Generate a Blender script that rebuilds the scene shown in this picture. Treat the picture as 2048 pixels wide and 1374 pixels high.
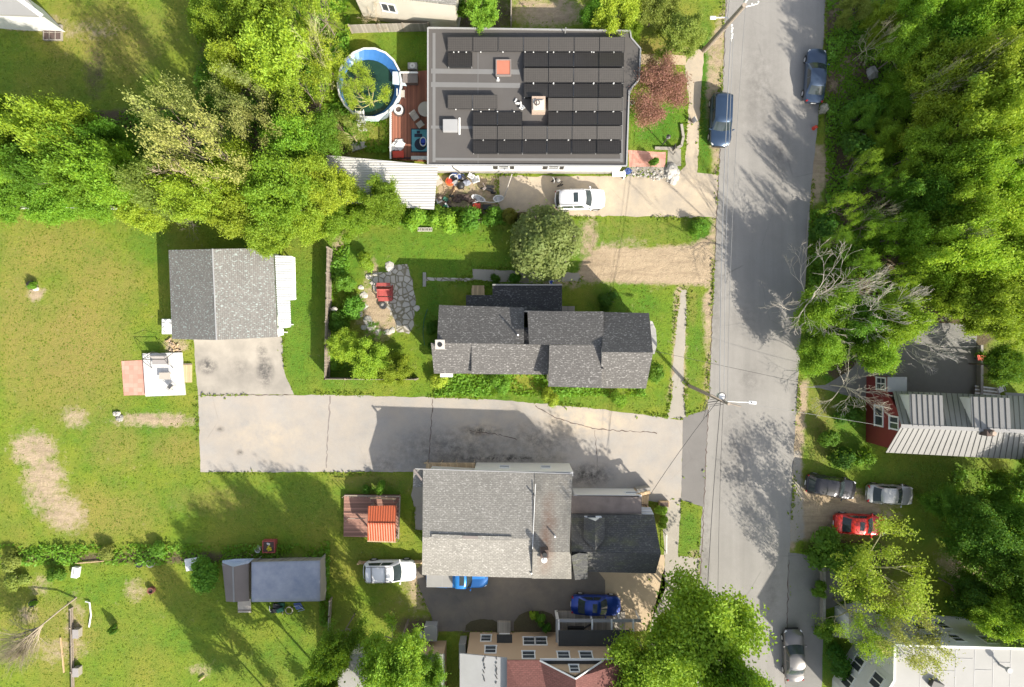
import bpy, bmesh, math, random
import numpy as np
from mathutils import Vector, Matrix
PI = math.pi; R = math.radians
CAMH = 64.0; PPM = 22.0
random.seed(7)
for o in list(bpy.data.objects): bpy.data.objects.remove(o)
sc = bpy.context.scene
col = sc.collection
# ---------------------------------------------------------------- camera (drone looking straight down)
cam = bpy.data.cameras.new('camera'); camo = bpy.data.objects.new('camera', cam); col.objects.link(camo)
camo.location = (0, 0, CAMH); camo.rotation_euler = (0, 0, 0)
cam.sensor_width = 36; cam.lens = 36*PPM*CAMH/2048; cam.clip_start = 1; cam.clip_end = 3000
sc.camera = camo
sc.render.resolution_x = 1024; sc.render.resolution_y = 687
# ---------------------------------------------------------------- light
SUN = Vector((0.93, -1.03, 1.0)).normalized()
EL = math.asin(SUN.z); AZ = math.atan2(SUN.x, SUN.y)
w = bpy.data.worlds.new('World'); sc.world = w; w.use_nodes = True
bg = w.node_tree.nodes['Background']
sky = w.node_tree.nodes.new('ShaderNodeTexSky'); sky.sky_type = 'NISHITA'; sky.sun_disc = False
sky.sun_elevation = EL; sky.sun_rotation = AZ; sky.dust_density = 2.0
hsn = w.node_tree.nodes.new('ShaderNodeHueSaturation'); hsn.inputs['Saturation'].default_value = 0.55
w.node_tree.links.new(sky.outputs[0], hsn.inputs['Color']); w.node_tree.links.new(hsn.outputs[0], bg.inputs[0]); bg.inputs[1].default_value = 0.15
sl = bpy.data.lights.new('sun', 'SUN'); sl.energy = 4.8; sl.angle = R(0.6); sl.color = (1.0, 0.925, 0.80)
so = bpy.data.objects.new('sun', sl); col.objects.link(so)
so.rotation_euler = SUN.to_track_quat('Z', 'Y').to_euler(); so.location = SUN*100
sc.view_settings.view_transform = 'Standard'; sc.view_settings.look = 'None'
sc.view_settings.exposure = 0.74; sc.view_settings.gamma = 1

def P(px, py, h=0.0):
    k = (CAMH-h)/CAMH/PPM
    return Vector(((px-1024)*k, (687-py)*k, h))

# ---------------------------------------------------------------- materials
class NT:
    def __init__(s, name, rough=0.85, **kw):
        s.m = bpy.data.materials.new(name); s.m.use_nodes = True
        s.t = s.m.node_tree; s.b = s.t.nodes['Principled BSDF']
        s.b.inputs['Roughness'].default_value = rough
        for k, v in kw.items(): s.b.inputs[k.replace('_', ' ')].default_value = v
        s._co = None
    def put(s, sock, v):
        if hasattr(v, 'is_linked') or isinstance(v, bpy.types.NodeSocket): s.t.links.new(v, sock)
        elif isinstance(v, (tuple, list)) and len(v) == 3 and len(sock.default_value) == 4: sock.default_value = (*v, 1)
        else: sock.default_value = v
    def n(s, ty, ins=None, **pr):
        nd = s.t.nodes.new(ty)
        for k, v in pr.items(): setattr(nd, k, v)
        for k, v in (ins or {}).items(): s.put(nd.inputs[k], v)
        return nd
    def pos(s): 
        if not s._co: s._co = s.n('ShaderNodeNewGeometry').outputs['Position']
        return s._co
    def obj(s): return s.n('ShaderNodeTexCoord').outputs['Object']
    def mp(s, v, sc_=(1, 1, 1), rot=(0, 0, 0)): return s.n('ShaderNodeMapping', {0: v, 'Scale': sc_, 'Rotation': rot}).outputs[0]
    def noise(s, scale, det=4, rg=0.6, v=None, dist=0.0, color=False):
        nd = s.n('ShaderNodeTexNoise', {'Vector': v or s.pos(), 'Scale': scale, 'Detail': det, 'Roughness': rg, 'Distortion': dist})
        return nd.outputs['Color' if color else 'Fac']
    def ramp(s, f, stops, interp='LINEAR'):
        nd = s.n('ShaderNodeValToRGB', {0: f}); cr = nd.color_ramp; cr.interpolation = interp
        while len(cr.elements) < len(stops): cr.elements.new(0.5)
        for e, (p, c) in zip(cr.elements, stops):
            e.position = p; e.color = (*c, 1) if isinstance(c, (tuple, list)) else (c, c, c, 1)
        return nd.outputs[0]
    def mix(s, f, a, b, bt='MIX'):
        nd = s.n('ShaderNodeMix', data_type='RGBA', blend_type=bt)
        s.put(nd.inputs[0], f); s.put(nd.inputs[6], a); s.put(nd.inputs[7], b)
        return nd.outputs[2]
    def ma(s, op, a, b=0.0, clamp=False):
        nd = s.n('ShaderNodeMath', operation=op, use_clamp=clamp); s.put(nd.inputs[0], a); s.put(nd.inputs[1], b); return nd.outputs[0]
    def col(s, c): s.put(s.b.inputs['Base Color'], c); return s
    def bump(s, h, st=0.5, d=0.05):
        nd = s.n('ShaderNodeBump', {'Height': h, 'Strength': st, 'Distance': d}); s.put(s.b.inputs['Normal'], nd.outputs[0]); return s
M = {}
def plain(name, c, rough=0.7, var=0.25, sc_=3.0, **kw):
    n = NT(name, rough, **kw)
    f = n.noise(sc_, 5, 0.65)
    n.col(n.mix(f, tuple(x*(1-var) for x in c), tuple(min(1, x*(1+var)) for x in c)))
    n.bump(n.noise(sc_*8, 3), 0.15, 0.01)
    M[name] = n.m; return n.m
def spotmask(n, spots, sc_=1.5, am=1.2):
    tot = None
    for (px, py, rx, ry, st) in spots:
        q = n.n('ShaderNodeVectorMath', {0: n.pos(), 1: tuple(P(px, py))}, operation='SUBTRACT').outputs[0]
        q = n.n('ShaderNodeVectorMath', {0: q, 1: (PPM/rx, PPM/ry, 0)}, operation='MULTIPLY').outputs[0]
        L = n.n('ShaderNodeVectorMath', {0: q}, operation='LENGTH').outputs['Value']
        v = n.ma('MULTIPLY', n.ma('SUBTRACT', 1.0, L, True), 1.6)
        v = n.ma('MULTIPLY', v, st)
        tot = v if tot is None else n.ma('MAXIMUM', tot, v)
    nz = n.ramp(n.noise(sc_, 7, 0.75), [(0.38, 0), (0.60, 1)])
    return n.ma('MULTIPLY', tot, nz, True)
def asphalt(name, c, patch=0.3, crack=1.0, tint=(0.42, 0.34, 0.24), tamt=0.0, streak=0.0, spots=None, tan=None):
    n = NT(name, 0.95)
    big = n.noise(0.22, 5, 0.6); med = n.noise(1.3, 6, 0.7); fine = n.noise(28, 3, 0.7)
    a = n.mix(n.ramp(big, [(0.3, 0), (0.7, 1)]), tuple(x*(1-patch) for x in c), tuple(x*(1+patch*0.7) for x in c))
    a = n.mix(0.55, a, n.mix(med, tuple(x*0.8 for x in c), tuple(x*1.2 for x in c)))
    if tamt: a = n.mix(n.ma('MULTIPLY', n.ramp(n.noise(0.5, 5, 0.7), [(0.35, 0), (0.65, 1)]), tamt), a, tint)
    if streak:
        st = n.noise(1.0, 4, 0.6, v=n.mp(n.pos(), (0.9, 0.03, 1)))
        a = n.mix(streak, a, n.mix(n.ramp(st, [(0.3, 0), (0.7, 1)]), tuple(x*0.72 for x in c), tuple(x*1.22 for x in c)))
        a = n.mix(n.ma('MULTIPLY', n.ramp(n.noise(1.6, 4, 0.7), [(0.66, 0), (0.72, 1)]), 0.3), a, tuple(x*0.6 for x in c))
    a = n.mix(0.35, a, n.mix(fine, (0.1,)*3, (0.75,)*3), 'OVERLAY')
    if tan: a = n.mix(spotmask(n, tan, 0.9), a, (0.50, 0.41, 0.30))
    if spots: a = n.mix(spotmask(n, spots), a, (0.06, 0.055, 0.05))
    # cracks: thin voronoi edges, broken up
    vd = n.n('ShaderNodeTexVoronoi', {'Vector': n.mix(0.12, n.pos(), n.noise(1.2, 4, 0.6, color=True)), 'Scale': 0.12}, feature='DISTANCE_TO_EDGE').outputs['Distance']
    cr = n.ma('MULTIPLY', n.ramp(vd, [(0.0, 1), (0.006, 0)]), n.ma('MULTIPLY', n.ramp(n.noise(0.35, 3), [(0.5, 0), (0.65, 1)]), crack*0.5))
    a = n.mix(cr, a, tuple(x*0.3 for x in c))
    n.col(a).bump(fine, 0.35, 0.02); M[name] = n.m; return n.m
def shingle(name, c, speck=0.5, spc=(0.5, 0.5, 0.48), rows='x', stain=None, moss=0.0):
    n = NT(name, 0.95)
    v = n.pos()
    rot = (0, 0, 0) if rows == 'x' else (0, 0, PI/2)
    v2 = n.mp(v, (1, 1, 1), rot)
    br = n.n('ShaderNodeTexBrick', {'Vector': v2, 'Color1': (0.78, 0.78, 0.78), 'Color2': (1, 1, 1), 'Mortar': (0.55, 0.55, 0.55), 'Scale': 1.0,
             'Mortar Size': 0.014, 'Brick Width': 0.30, 'Row Height': 0.145, 'Bias': 0.0}, offset=0.5)
    a = n.mix(1.0, c, br.outputs[0], 'MULTIPLY')
    a = n.mix(0.35, a, n.mix(n.noise(0.5, 4), (0.3,)*3, (0.7,)*3), 'OVERLAY')
    vs = n.mp(v, (3.4, 7.0, 1), rot)
    sp = n.ramp(n.noise(1.5, 2, 0.5, v=vs), [(0.58, 0), (0.66, 1)])
    a = n.mix(n.ma('MULTIPLY', sp, speck), a, spc)
    if moss: a = n.mix(n.ma('MULTIPLY', n.ramp(n.noise(0.8, 6, 0.7, v=n.mp(v, (0.6, 1.6, 1))), [(0.5, 0), (0.68, 1)]), moss), a, (0.16, 0.17, 0.07))
    if stain:
        (sx, sy, sx2, sy2, sw) = stain
        d = Vector((sx2-sx, sy2-sy, 0)); L = d.length; d.normalize()
        rel = n.n('ShaderNodeVectorMath', {0: v, 1: (sx, sy, 0)}, operation='SUBTRACT').outputs[0]
        along = n.n('ShaderNodeVectorMath', {0: rel, 1: tuple(d)}, operation='DOT_PRODUCT').outputs['Value']
        across = n.n('ShaderNodeVectorMath', {0: rel, 1: (-d.y, d.x, 0)}, operation='DOT_PRODUCT').outputs['Value']
        ac = n.ma('ABSOLUTE', n.ma('ADD', across, n.ma('MULTIPLY', n.ma('SUBTRACT', n.noise(0.5, 4), 0.5), 1.6)))
        m1 = n.ma('SUBTRACT', 1.0, n.ma('DIVIDE', ac, sw), True)
        m2 = n.ma('SUBTRACT', 1.0, n.ma('DIVIDE', n.ma('ABSOLUTE', n.ma('SUBTRACT', along, L/2)), L/2*1.05), True)
        mm = n.ma('MULTIPLY', n.ma('MULTIPLY', m1, n.ma('POWER', m2, 0.5)), n.ma('MULTIPLY', n.noise(2.0, 6), 1.35), True)
        a = n.mix(mm, a, (0.14, 0.068, 0.042))
        blk = n.ramp(n.noise(0.42, 4, v=n.mp(v, (1, 0.5, 1))), [(0.5, 0), (0.68, 1)])
        a = n.mix(n.ma('MULTIPLY', blk, 0.5), a, (0.08, 0.08, 0.075))
    n.col(a).bump(br.outputs['Fac'], -0.5, 0.03); M[name] = n.m; return n.m
def siding(name, c, step=0.13, dirt=0.15):
    n = NT(name, 0.6)
    z = n.n('ShaderNodeSeparateXYZ', {0: n.pos()}).outputs[2]
    fr = n.ma('FRACT', n.ma('DIVIDE', z, step))
    a = n.mix(n.ramp(fr, [(0.0, 1), (0.12, 0)]), c, tuple(x*0.7 for x in c))
    a = n.mix(n.ma('MULTIPLY', n.noise(0.8, 5), dirt*2), a, tuple(x*0.75 for x in c))
    n.col(a).bump(fr, 0.6, 0.02); M[name] = n.m; return n.m
def planks(name, c, width=0.14, ax='x', var=0.35, gap=0.25, rough=0.8):
    n = NT(name, rough)
    v = n.pos(); s = n.n('ShaderNodeSeparateXYZ', {0: v}).outputs[{'x': 0, 'y': 1, 'z': 2}[ax]]
    q = n.ma('DIVIDE', s, width); fr = n.ma('FRACT', q); fl = n.ma('FLOOR', q)
    rnd = n.n('ShaderNodeTexWhiteNoise', {'W': fl}, noise_dimensions='1D').outputs['Value']
    a = n.mix(rnd, tuple(x*(1-var) for x in c), tuple(min(1, x*(1+var)) for x in c))
    sc3 = (1.2, 9, 9) if ax != 'x' else (9, 1.2, 9)
    a = n.mix(0.5, a, n.mix(n.noise(1.6, 5, 0.7, v=n.mp(v, sc3)), (0.3,)*3, (0.72,)*3), 'OVERLAY')
    a = n.mix(n.ramp(fr, [(0.0, gap and 1.0), (0.09, 0)]), a, tuple(x*0.3 for x in c))
    n.col(a).bump(fr, 0.2, 0.01); M[name] = n.m; return n.m
def corrug(name, c, width=0.2, ax='y', rough=0.5, stain=0.3):
    n = NT(name, rough)
    s = n.n('ShaderNodeSeparateXYZ', {0: n.pos()}).outputs[{'x': 0, 'y': 1}[ax]]
    wv = n.ma('SINE', n.ma('MULTIPLY', s, 2*PI/width))
    a = n.mix(n.ramp(n.noise(0.7, 6, 0.7), [(0.4, 0), (0.75, stain)]), c, (0.32, 0.30, 0.27))
    a = n.mix(n.ramp(wv, [(0.0, 0.45), (0.35, 0)]), a, tuple(x*0.45 for x in c))
    n.col(a).bump(wv, 0.6, 0.03); M[name] = n.m; return n.m
def paint(name, c, metal=0.3, rough=0.3):
    n = NT(name, rough, Metallic=metal)
    n.b.inputs['Coat Weight'].default_value = 0.6; n.b.inputs['Coat Roughness'].default_value = 0.08
    dust = n.noise(2.0, 5, 0.6)
    n.col(n.mix(n.ma('MULTIPLY', dust, 0.15), c, tuple(min(1, x*0.85+0.02) for x in c)))
    M[name] = n.m; return n.m

# ground ---------------------------------------------------------------
def ground_mat():
    n = NT('ground_soil_and_grass', 0.95)
    def at(k): return n.n('ShaderNodeAttribute', attribute_name=k).outputs['Fac']
    med = n.noise(0.38, 7, 0.72); fine = n.noise(9, 4, 0.75); vf = n.noise(26, 3, 0.8)
    br = n.noise(0.16, 5, 0.6)
    g = n.mix(n.ramp(med, [(0.32, 0), (0.68, 1)]), (0.082, 0.178, 0.007), (0.195, 0.255, 0.013))
    g = n.mix(n.ramp(br, [(0.42, 0), (0.66, 0.75)]), g, (0.235, 0.225, 0.030))
    def soft(k, sc_, lo=0.5, wd=0.22, amt=1.0, nz=None, am=1.1):
        a = n.ma('ADD', at(k), n.ma('MULTIPLY', n.ma('SUBTRACT', nz or n.noise(sc_, 7, 0.8), 0.5), am))
        return n.ma('MULTIPLY', n.ramp(a, [(lo-wd/2, 0), (lo+wd/2, 1)]), amt)
    g = n.mix(soft('lush', 1.2, wd=0.7, amt=0.85), g, (0.055, 0.170, 0.006))
    g = n.mix(soft('dry', 1.0, wd=0.7, amt=0.9), g, (0.27, 0.215, 0.055))
    g = n.mix(soft('litter', 1.4, wd=0.5), g, n.mix(vf, (0.045, 0.040, 0.020), (0.17, 0.125, 0.07)))
    g = n.mix(0.5, g, n.mix(fine, (0.18,)*3, (0.80,)*3), 'OVERLAY')
    dirt = n.mix(n.noise(3, 5, 0.7), (0.30, 0.225, 0.14), (0.54, 0.425, 0.29))
    dirt = n.mix(n.ramp(n.noise(0.9, 5, 0.7, v=n.mp(n.pos(), (0.35, 2.2, 1))), [(0.45, 0), (0.7, 0.55)]), dirt, (0.20, 0.15, 0.10))
    dirt = n.mix(0.4, dirt, n.mix(vf, (0.25,)*3, (0.8,)*3), 'OVERLAY')
    g = n.mix(soft('dirt', 1.3, wd=0.55, am=2.3), g, dirt)
    gr = n.mix(vf, (0.20, 0.18, 0.15), (0.55, 0.50, 0.43))
    g = n.mix(soft('gravel', 2.2, wd=0.3), g, gr)
    n.col(g).bump(n.ma('ADD', fine, n.ma('MULTIPLY', med, 2.0)), 0.8, 0.12)
    M['ground'] = n.m
ground_mat()

def leafmat(name, tr=0.48, rough=0.6):
    m = bpy.data.materials.new(name); m.use_nodes = True; t = m.node_tree; t.nodes.clear()
    n = NT.__new__(NT); n.m = m; n.t = t; n._co = None
    out = t.nodes.new('ShaderNodeOutputMaterial')
    oc = n.n('ShaderNodeObjectInfo').outputs['Color']
    v = n.n('ShaderNodeAttribute', attribute_name='hue').outputs['Fac']
    hs = n.n('ShaderNodeHueSaturation', {'Hue': n.ma('ADD', 0.485, n.ma('MULTIPLY', v, 0.03)), 'Saturation': n.ma('ADD', 1.0, n.ma('MULTIPLY', v, -0.12)),
             'Value': n.ma('ADD', 0.70, n.ma('MULTIPLY', v, 0.62)), 'Color': oc}).outputs[0]
    pb = n.n('ShaderNodeBsdfPrincipled', {'Base Color': hs, 'Roughness': rough, 'Specular IOR Level': 0.3})
    tl = n.n('ShaderNodeBsdfTranslucent', {'Color': n.mix(0.5, hs, (0.34, 0.46, 0.02))})
    mx = n.n('ShaderNodeMixShader', {0: tr}); t.links.new(pb.outputs[0], mx.inputs[1]); t.links.new(tl.outputs[0], mx.inputs[2])
    t.links.new(mx.outputs[0], out.inputs[0]); M[name] = m
leafmat('leaves')
_b = NT('bark', 0.9); _oc = _b.n('ShaderNodeObjectInfo').outputs['Color']
_b.col(_b.mix(0.6, _oc, _b.mix(_b.noise(6, 4, v=_b.obj()), (0.2,)*3, (0.8,)*3), 'OVERLAY')); M['bark'] = _b.m

asphalt('road_asphalt', (0.285, 0.272, 0.252), 0.3, 0.8, streak=0.32, spots=[(1560, 300, 40, 60, .3), (1430, 560, 20, 200, .35), (1500, 760, 40, 40, .25), (1590, 900, 16, 200, .35), (1410, 1100, 16, 160, .35), (1470, 900, 40, 120, .25), (1520, 180, 60, 160, .25), (1490, 640, 50, 60, .2), (1545, 1180, 30, 120, .2)])
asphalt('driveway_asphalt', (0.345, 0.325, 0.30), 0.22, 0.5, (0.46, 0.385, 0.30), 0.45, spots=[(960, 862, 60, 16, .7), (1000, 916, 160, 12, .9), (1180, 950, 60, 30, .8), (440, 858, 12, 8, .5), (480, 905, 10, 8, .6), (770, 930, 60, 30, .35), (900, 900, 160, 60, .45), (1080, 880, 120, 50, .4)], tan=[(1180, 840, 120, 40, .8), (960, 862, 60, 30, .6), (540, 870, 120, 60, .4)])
asphalt('old_concrete', (0.52, 0.43, 0.31), 0.2, 0.4, (0.34, 0.30, 0.25), 0.75)
asphalt('tan_concrete', (0.50, 0.39, 0.26), 0.18, 0.5)
asphalt('dark_asphalt', (0.15, 0.135, 0.12), 0.35, 0.4, (0.22, 0.185, 0.145), 0.7)
asphalt('grey_asphalt', (0.22, 0.215, 0.20), 0.3, 0.5)
asphalt('walk_concrete', (0.36, 0.33, 0.28), 0.2, 0.7)
asphalt('apron_asphalt', (0.19, 0.18, 0.17), 0.25, 0.3)
shingle('shingle_grey_east', (0.125, 0.119, 0.113), 0.45, (0.42, 0.41, 0.39))
shingle('shingle_black', (0.035, 0.035, 0.038), 0.55, (0.16, 0.16, 0.16))
shingle('shingle_garage', (0.215, 0.205, 0.19), 0.45, (0.5, 0.62, 0.60), rows='y')
a_ = P(1085, 1010, 5.4); b_ = P(1092, 1110, 6.3); 
shingle('shingle_beige', (0.275, 0.262, 0.235), 0.4, (0.62, 0.60, 0.56))
shingle('shingle_stained', (0.255, 0.24, 0.21), 0.3, (0.5, 0.49, 0.46), stain=(P(1102, 985, 5.2).x, P(1102, 985, 5.2).y, P(1086, 1150, 5).x, P(1086, 1150, 5).y, 0.75))
shingle('shingle_charcoal', (0.085, 0.085, 0.085), 0.35, (0.24, 0.24, 0.21), moss=0.35)
shingle('shingle_red', (0.17, 0.070, 0.060), 0.25, (0.27, 0.14, 0.12))
siding('siding_white', (0.82, 0.81, 0.79))
siding('siding_palegrey', (0.74, 0.75, 0.75))
siding('siding_tan', (0.52, 0.37, 0.24))
siding('siding_red', (0.22, 0.030, 0.030))
siding('siding_cream', (0.62, 0.58, 0.50))
planks('deck_red', (0.27, 0.105, 0.065), 0.14, 'x')
planks('deck_brown', (0.26, 0.14, 0.105), 0.14, 'y')
planks('deck_white', (0.60, 0.59, 0.57), 0.14, 'x', 0.06, 0.3)
planks('fence_wood', (0.26, 0.215, 0.17), 0.12, 'y', 0.35)
planks('fence_wood_x', (0.12, 0.10, 0.085), 0.12, 'x', 0.35)
planks('grey_boards', (0.30, 0.27, 0.23), 0.15, 'x', 0.25)
planks('raw_wood', (0.50, 0.36, 0.21), 0.2, 'x', 0.2)
planks('red_wood', (0.36, 0.075, 0.065), 0.10, 'x', 0.15)
corrug('metal_white', (0.56, 0.55, 0.53), 0.22, 'y', 0.5, 0.35)
corrug('metal_white_clean', (0.58, 0.59, 0.60), 0.20, 'y', 0.45, 0.08)
corrug('metal_orange', (0.50, 0.105, 0.035), 0.22, 'x', 0.5, 0.06)
plain('seam_metal', (0.26, 0.255, 0.245), 0.5, 0.12, 1.2)
plain('membrane_dark', (0.090, 0.083, 0.078), 0.8, 0.12, 1.0)
plain('membrane_seam', (0.17, 0.168, 0.165), 0.8, 0.12, 1.0)
plain('membrane_white', (0.31, 0.305, 0.29), 0.7, 0.14, 0.5)
plain('membrane_grey', (0.33, 0.33, 0.33), 0.8, 0.15, 0.8)
plain('roll_roof_brown', (0.20, 0.165, 0.145), 0.9, 0.45, 1.2)
plain('roll_roof_black', (0.05, 0.05, 0.047), 0.9, 0.2, 1.2)
plain('white_trim', (0.78, 0.78, 0.76), 0.5, 0.06)
plain('grey_metal', (0.32, 0.32, 0.32), 0.45, 0.12)
plain('seam_dark', (0.10, 0.098, 0.095), 0.5, 0.2)
plain('dark_metal', (0.055, 0.052, 0.05), 0.5, 0.2)
plain('black_plastic', (0.02, 0.02, 0.021), 0.5, 0.2)
plain('white_plastic', (0.64, 0.64, 0.63), 0.4, 0.08)
plain('red_plastic', (0.60, 0.06, 0.03), 0.5, 0.12)
plain('orange_plastic', (0.60, 0.13, 0.03), 0.5, 0.15)
plain('blue_plastic', (0.02, 0.06, 0.42), 0.4, 0.15)
plain('green_plastic', (0.02, 0.12, 0.07), 0.5, 0.3)
plain('yellow_flowers', (0.62, 0.52, 0.03), 0.8, 0.3, 9)
plain('terracotta', (0.20, 0.075, 0.055), 0.8, 0.2)
plain('stone_pale', (0.50, 0.47, 0.42), 0.9, 0.25, 4)
plain('stone_grey', (0.30, 0.285, 0.26), 0.9, 0.3, 3)
plain('brick_tan', (0.42, 0.32, 0.25), 0.9, 0.25, 5)
plain('brick_dark', (0.10, 0.07, 0.06), 0.9, 0.4, 5)
plain('pole_wood', (0.30, 0.25, 0.20), 0.9, 0.3, 4)
plain('skylight_amber', (0.45, 0.17, 0.11), 0.25, 0.12)
plain('tire_rubber', (0.022, 0.022, 0.023), 0.85, 0.2)
plain('rim_alloy', (0.48, 0.48, 0.49), 0.35, 0.1)
plain('tail_red', (0.28, 0.01, 0.01), 0.2, 0.1)
plain('head_lens', (0.60, 0.62, 0.64), 0.15, 0.1)
plain('pool_liner', (0.045, 0.16, 0.42), 0.35, 0.2, 2)
plain('pale_vinyl', (0.50, 0.60, 0.66), 0.4, 0.2, 3)
plain('blue_tarp', (0.05, 0.09, 0.26), 0.5, 0.35, 3)
n_ = NT('tent_canvas', 0.8); n_.col(n_.mix(n_.ramp(n_.noise(0.6, 6, 0.7), [(0.35, 0), (0.75, 1)]), (0.24, 0.27, 0.34), (0.40, 0.41, 0.46))); M['tent_canvas'] = n_.m
plain('fabric_beige', (0.42, 0.38, 0.33), 0.9, 0.1)
plain('fabric_grey', (0.30, 0.28, 0.27), 0.9, 0.15)
plain('shed_brown', (0.21, 0.18, 0.165), 0.8, 0.15, 1)
plain('shed_light', (0.36, 0.42, 0.50), 0.5, 0.1, 1)
plain('mat_teal', (0.10, 0.33, 0.40), 0.8, 0.2)
plain('mat_navy', (0.02, 0.03, 0.055), 0.8, 0.2)
g_ = NT('window_glass', 0.08, Metallic=0.0); g_.col(g_.mix(g_.noise(0.9, 3), (0.02, 0.025, 0.03), (0.09, 0.10, 0.11))); M['window_glass'] = g_.m
g_ = NT('car_glass', 0.06); g_.col(g_.mix(g_.noise(1.5, 4), (0.012, 0.018, 0.022), (0.06, 0.08, 0.085))); M['car_glass'] = g_.m
g_ = NT('pool_water', 0.07); g_.col(g_.mix(g_.noise(1.2, 4), (0.008, 0.030, 0.020), (0.02, 0.06, 0.04))); g_.bump(g_.noise(3, 2), 0.1, 0.02); M['pool_water'] = g_.m
def solar():
    n = NT('solar_cells', 0.55)
    v = n.pos(); s = n.n('ShaderNodeSeparateXYZ', {0: v})
    fx = n.ma('FRACT', n.ma('DIVIDE', s.outputs[0], 0.19)); fy = n.ma('FRACT', n.ma('DIVIDE', s.outputs[1], 0.165))
    ln = n.ma('MAXIMUM', n.ma('LESS_THAN', fx, 0.1), n.ma('LESS_THAN', fy, 0.1))
    n.col(n.mix(ln, n.mix(n.noise(4, 4, 0.7), (0.016, 0.014, 0.012), (0.035, 0.03, 0.027)), (0.055, 0.05, 0.045))); M['solar_cells'] = n.m
solar()
def pavers():
    n = NT('pink_pavers', 0.85)
    br = n.n('ShaderNodeTexBrick', {'Vector': n.pos(), 'Color1': (0.50, 0.24, 0.18), 'Color2': (0.62, 0.33, 0.26), 'Mortar': (0.42, 0.22, 0.17), 'Scale': 1.0, 'Mortar Size': 0.008, 'Brick Width': 0.4, 'Row Height': 0.4}, offset=0.0)
    n.col(n.mix(0.5, br.outputs[0], n.mix(n.noise(1.5, 5), (0.35,)*3, (0.7,)*3), 'OVERLAY')); M['pink_pavers'] = n.m
    n = NT('flagstones', 0.9)
    vo = n.mix(0.10, n.pos(), n.noise(1.5, 3, color=True))
    d = n.n('ShaderNodeTexVoronoi', {'Vector': vo, 'Scale': 2.0}, feature='DISTANCE_TO_EDGE').outputs['Distance']
    c = n.n('ShaderNodeTexVoronoi', {'Vector': vo, 'Scale': 2.0}).outputs['Color']
    a = n.mix(n.n('ShaderNodeSeparateColor', {0: c}).outputs[0], (0.33, 0.31, 0.275), (0.46, 0.43, 0.38))
    a = n.mix(0.5, a, n.mix(n.noise(5, 5), (0.3,)*3, (0.7,)*3), 'OVERLAY')
    a = n.mix(n.ramp(d, [(0.05, 1), (0.11, 0)]), a, n.mix(n.noise(2.5, 4), (0.10, 0.10, 0.06), (0.30, 0.26, 0.19)))
    n.col(a).bump(n.ramp(d, [(0.0, 0), (0.1, 1)]), 0.5, 0.05); M['flagstones'] = n.m
    n = NT('stained_concrete', 0.9)
    c = n.mix(n.ramp(n.noise(0.5, 5), [(0.3, 0), (0.7, 1)]), (0.255, 0.235, 0.205), (0.38, 0.345, 0.295))
    st = spotmask(n, [(415, 732, 24, 22, 1.0), (530, 742, 22, 42, 1.0), (524, 705, 14, 24, .8), (480, 735, 30, 30, .35)], 1.6)
    c = n.mix(st, c, (0.09, 0.085, 0.08)); c = n.mix(0.35, c, n.mix(n.noise(30, 3), (0.2,)*3, (0.75,)*3), 'OVERLAY')
    n.col(c); M['stained_concrete'] = n.m
pavers()
n_ = NT('garden_soil', 0.95); n_.col(n_.mix(n_.noise(5, 6, 0.75), (0.03, 0.032, 0.015), (0.12, 0.10, 0.055))); M['garden_soil'] = n_.m
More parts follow.
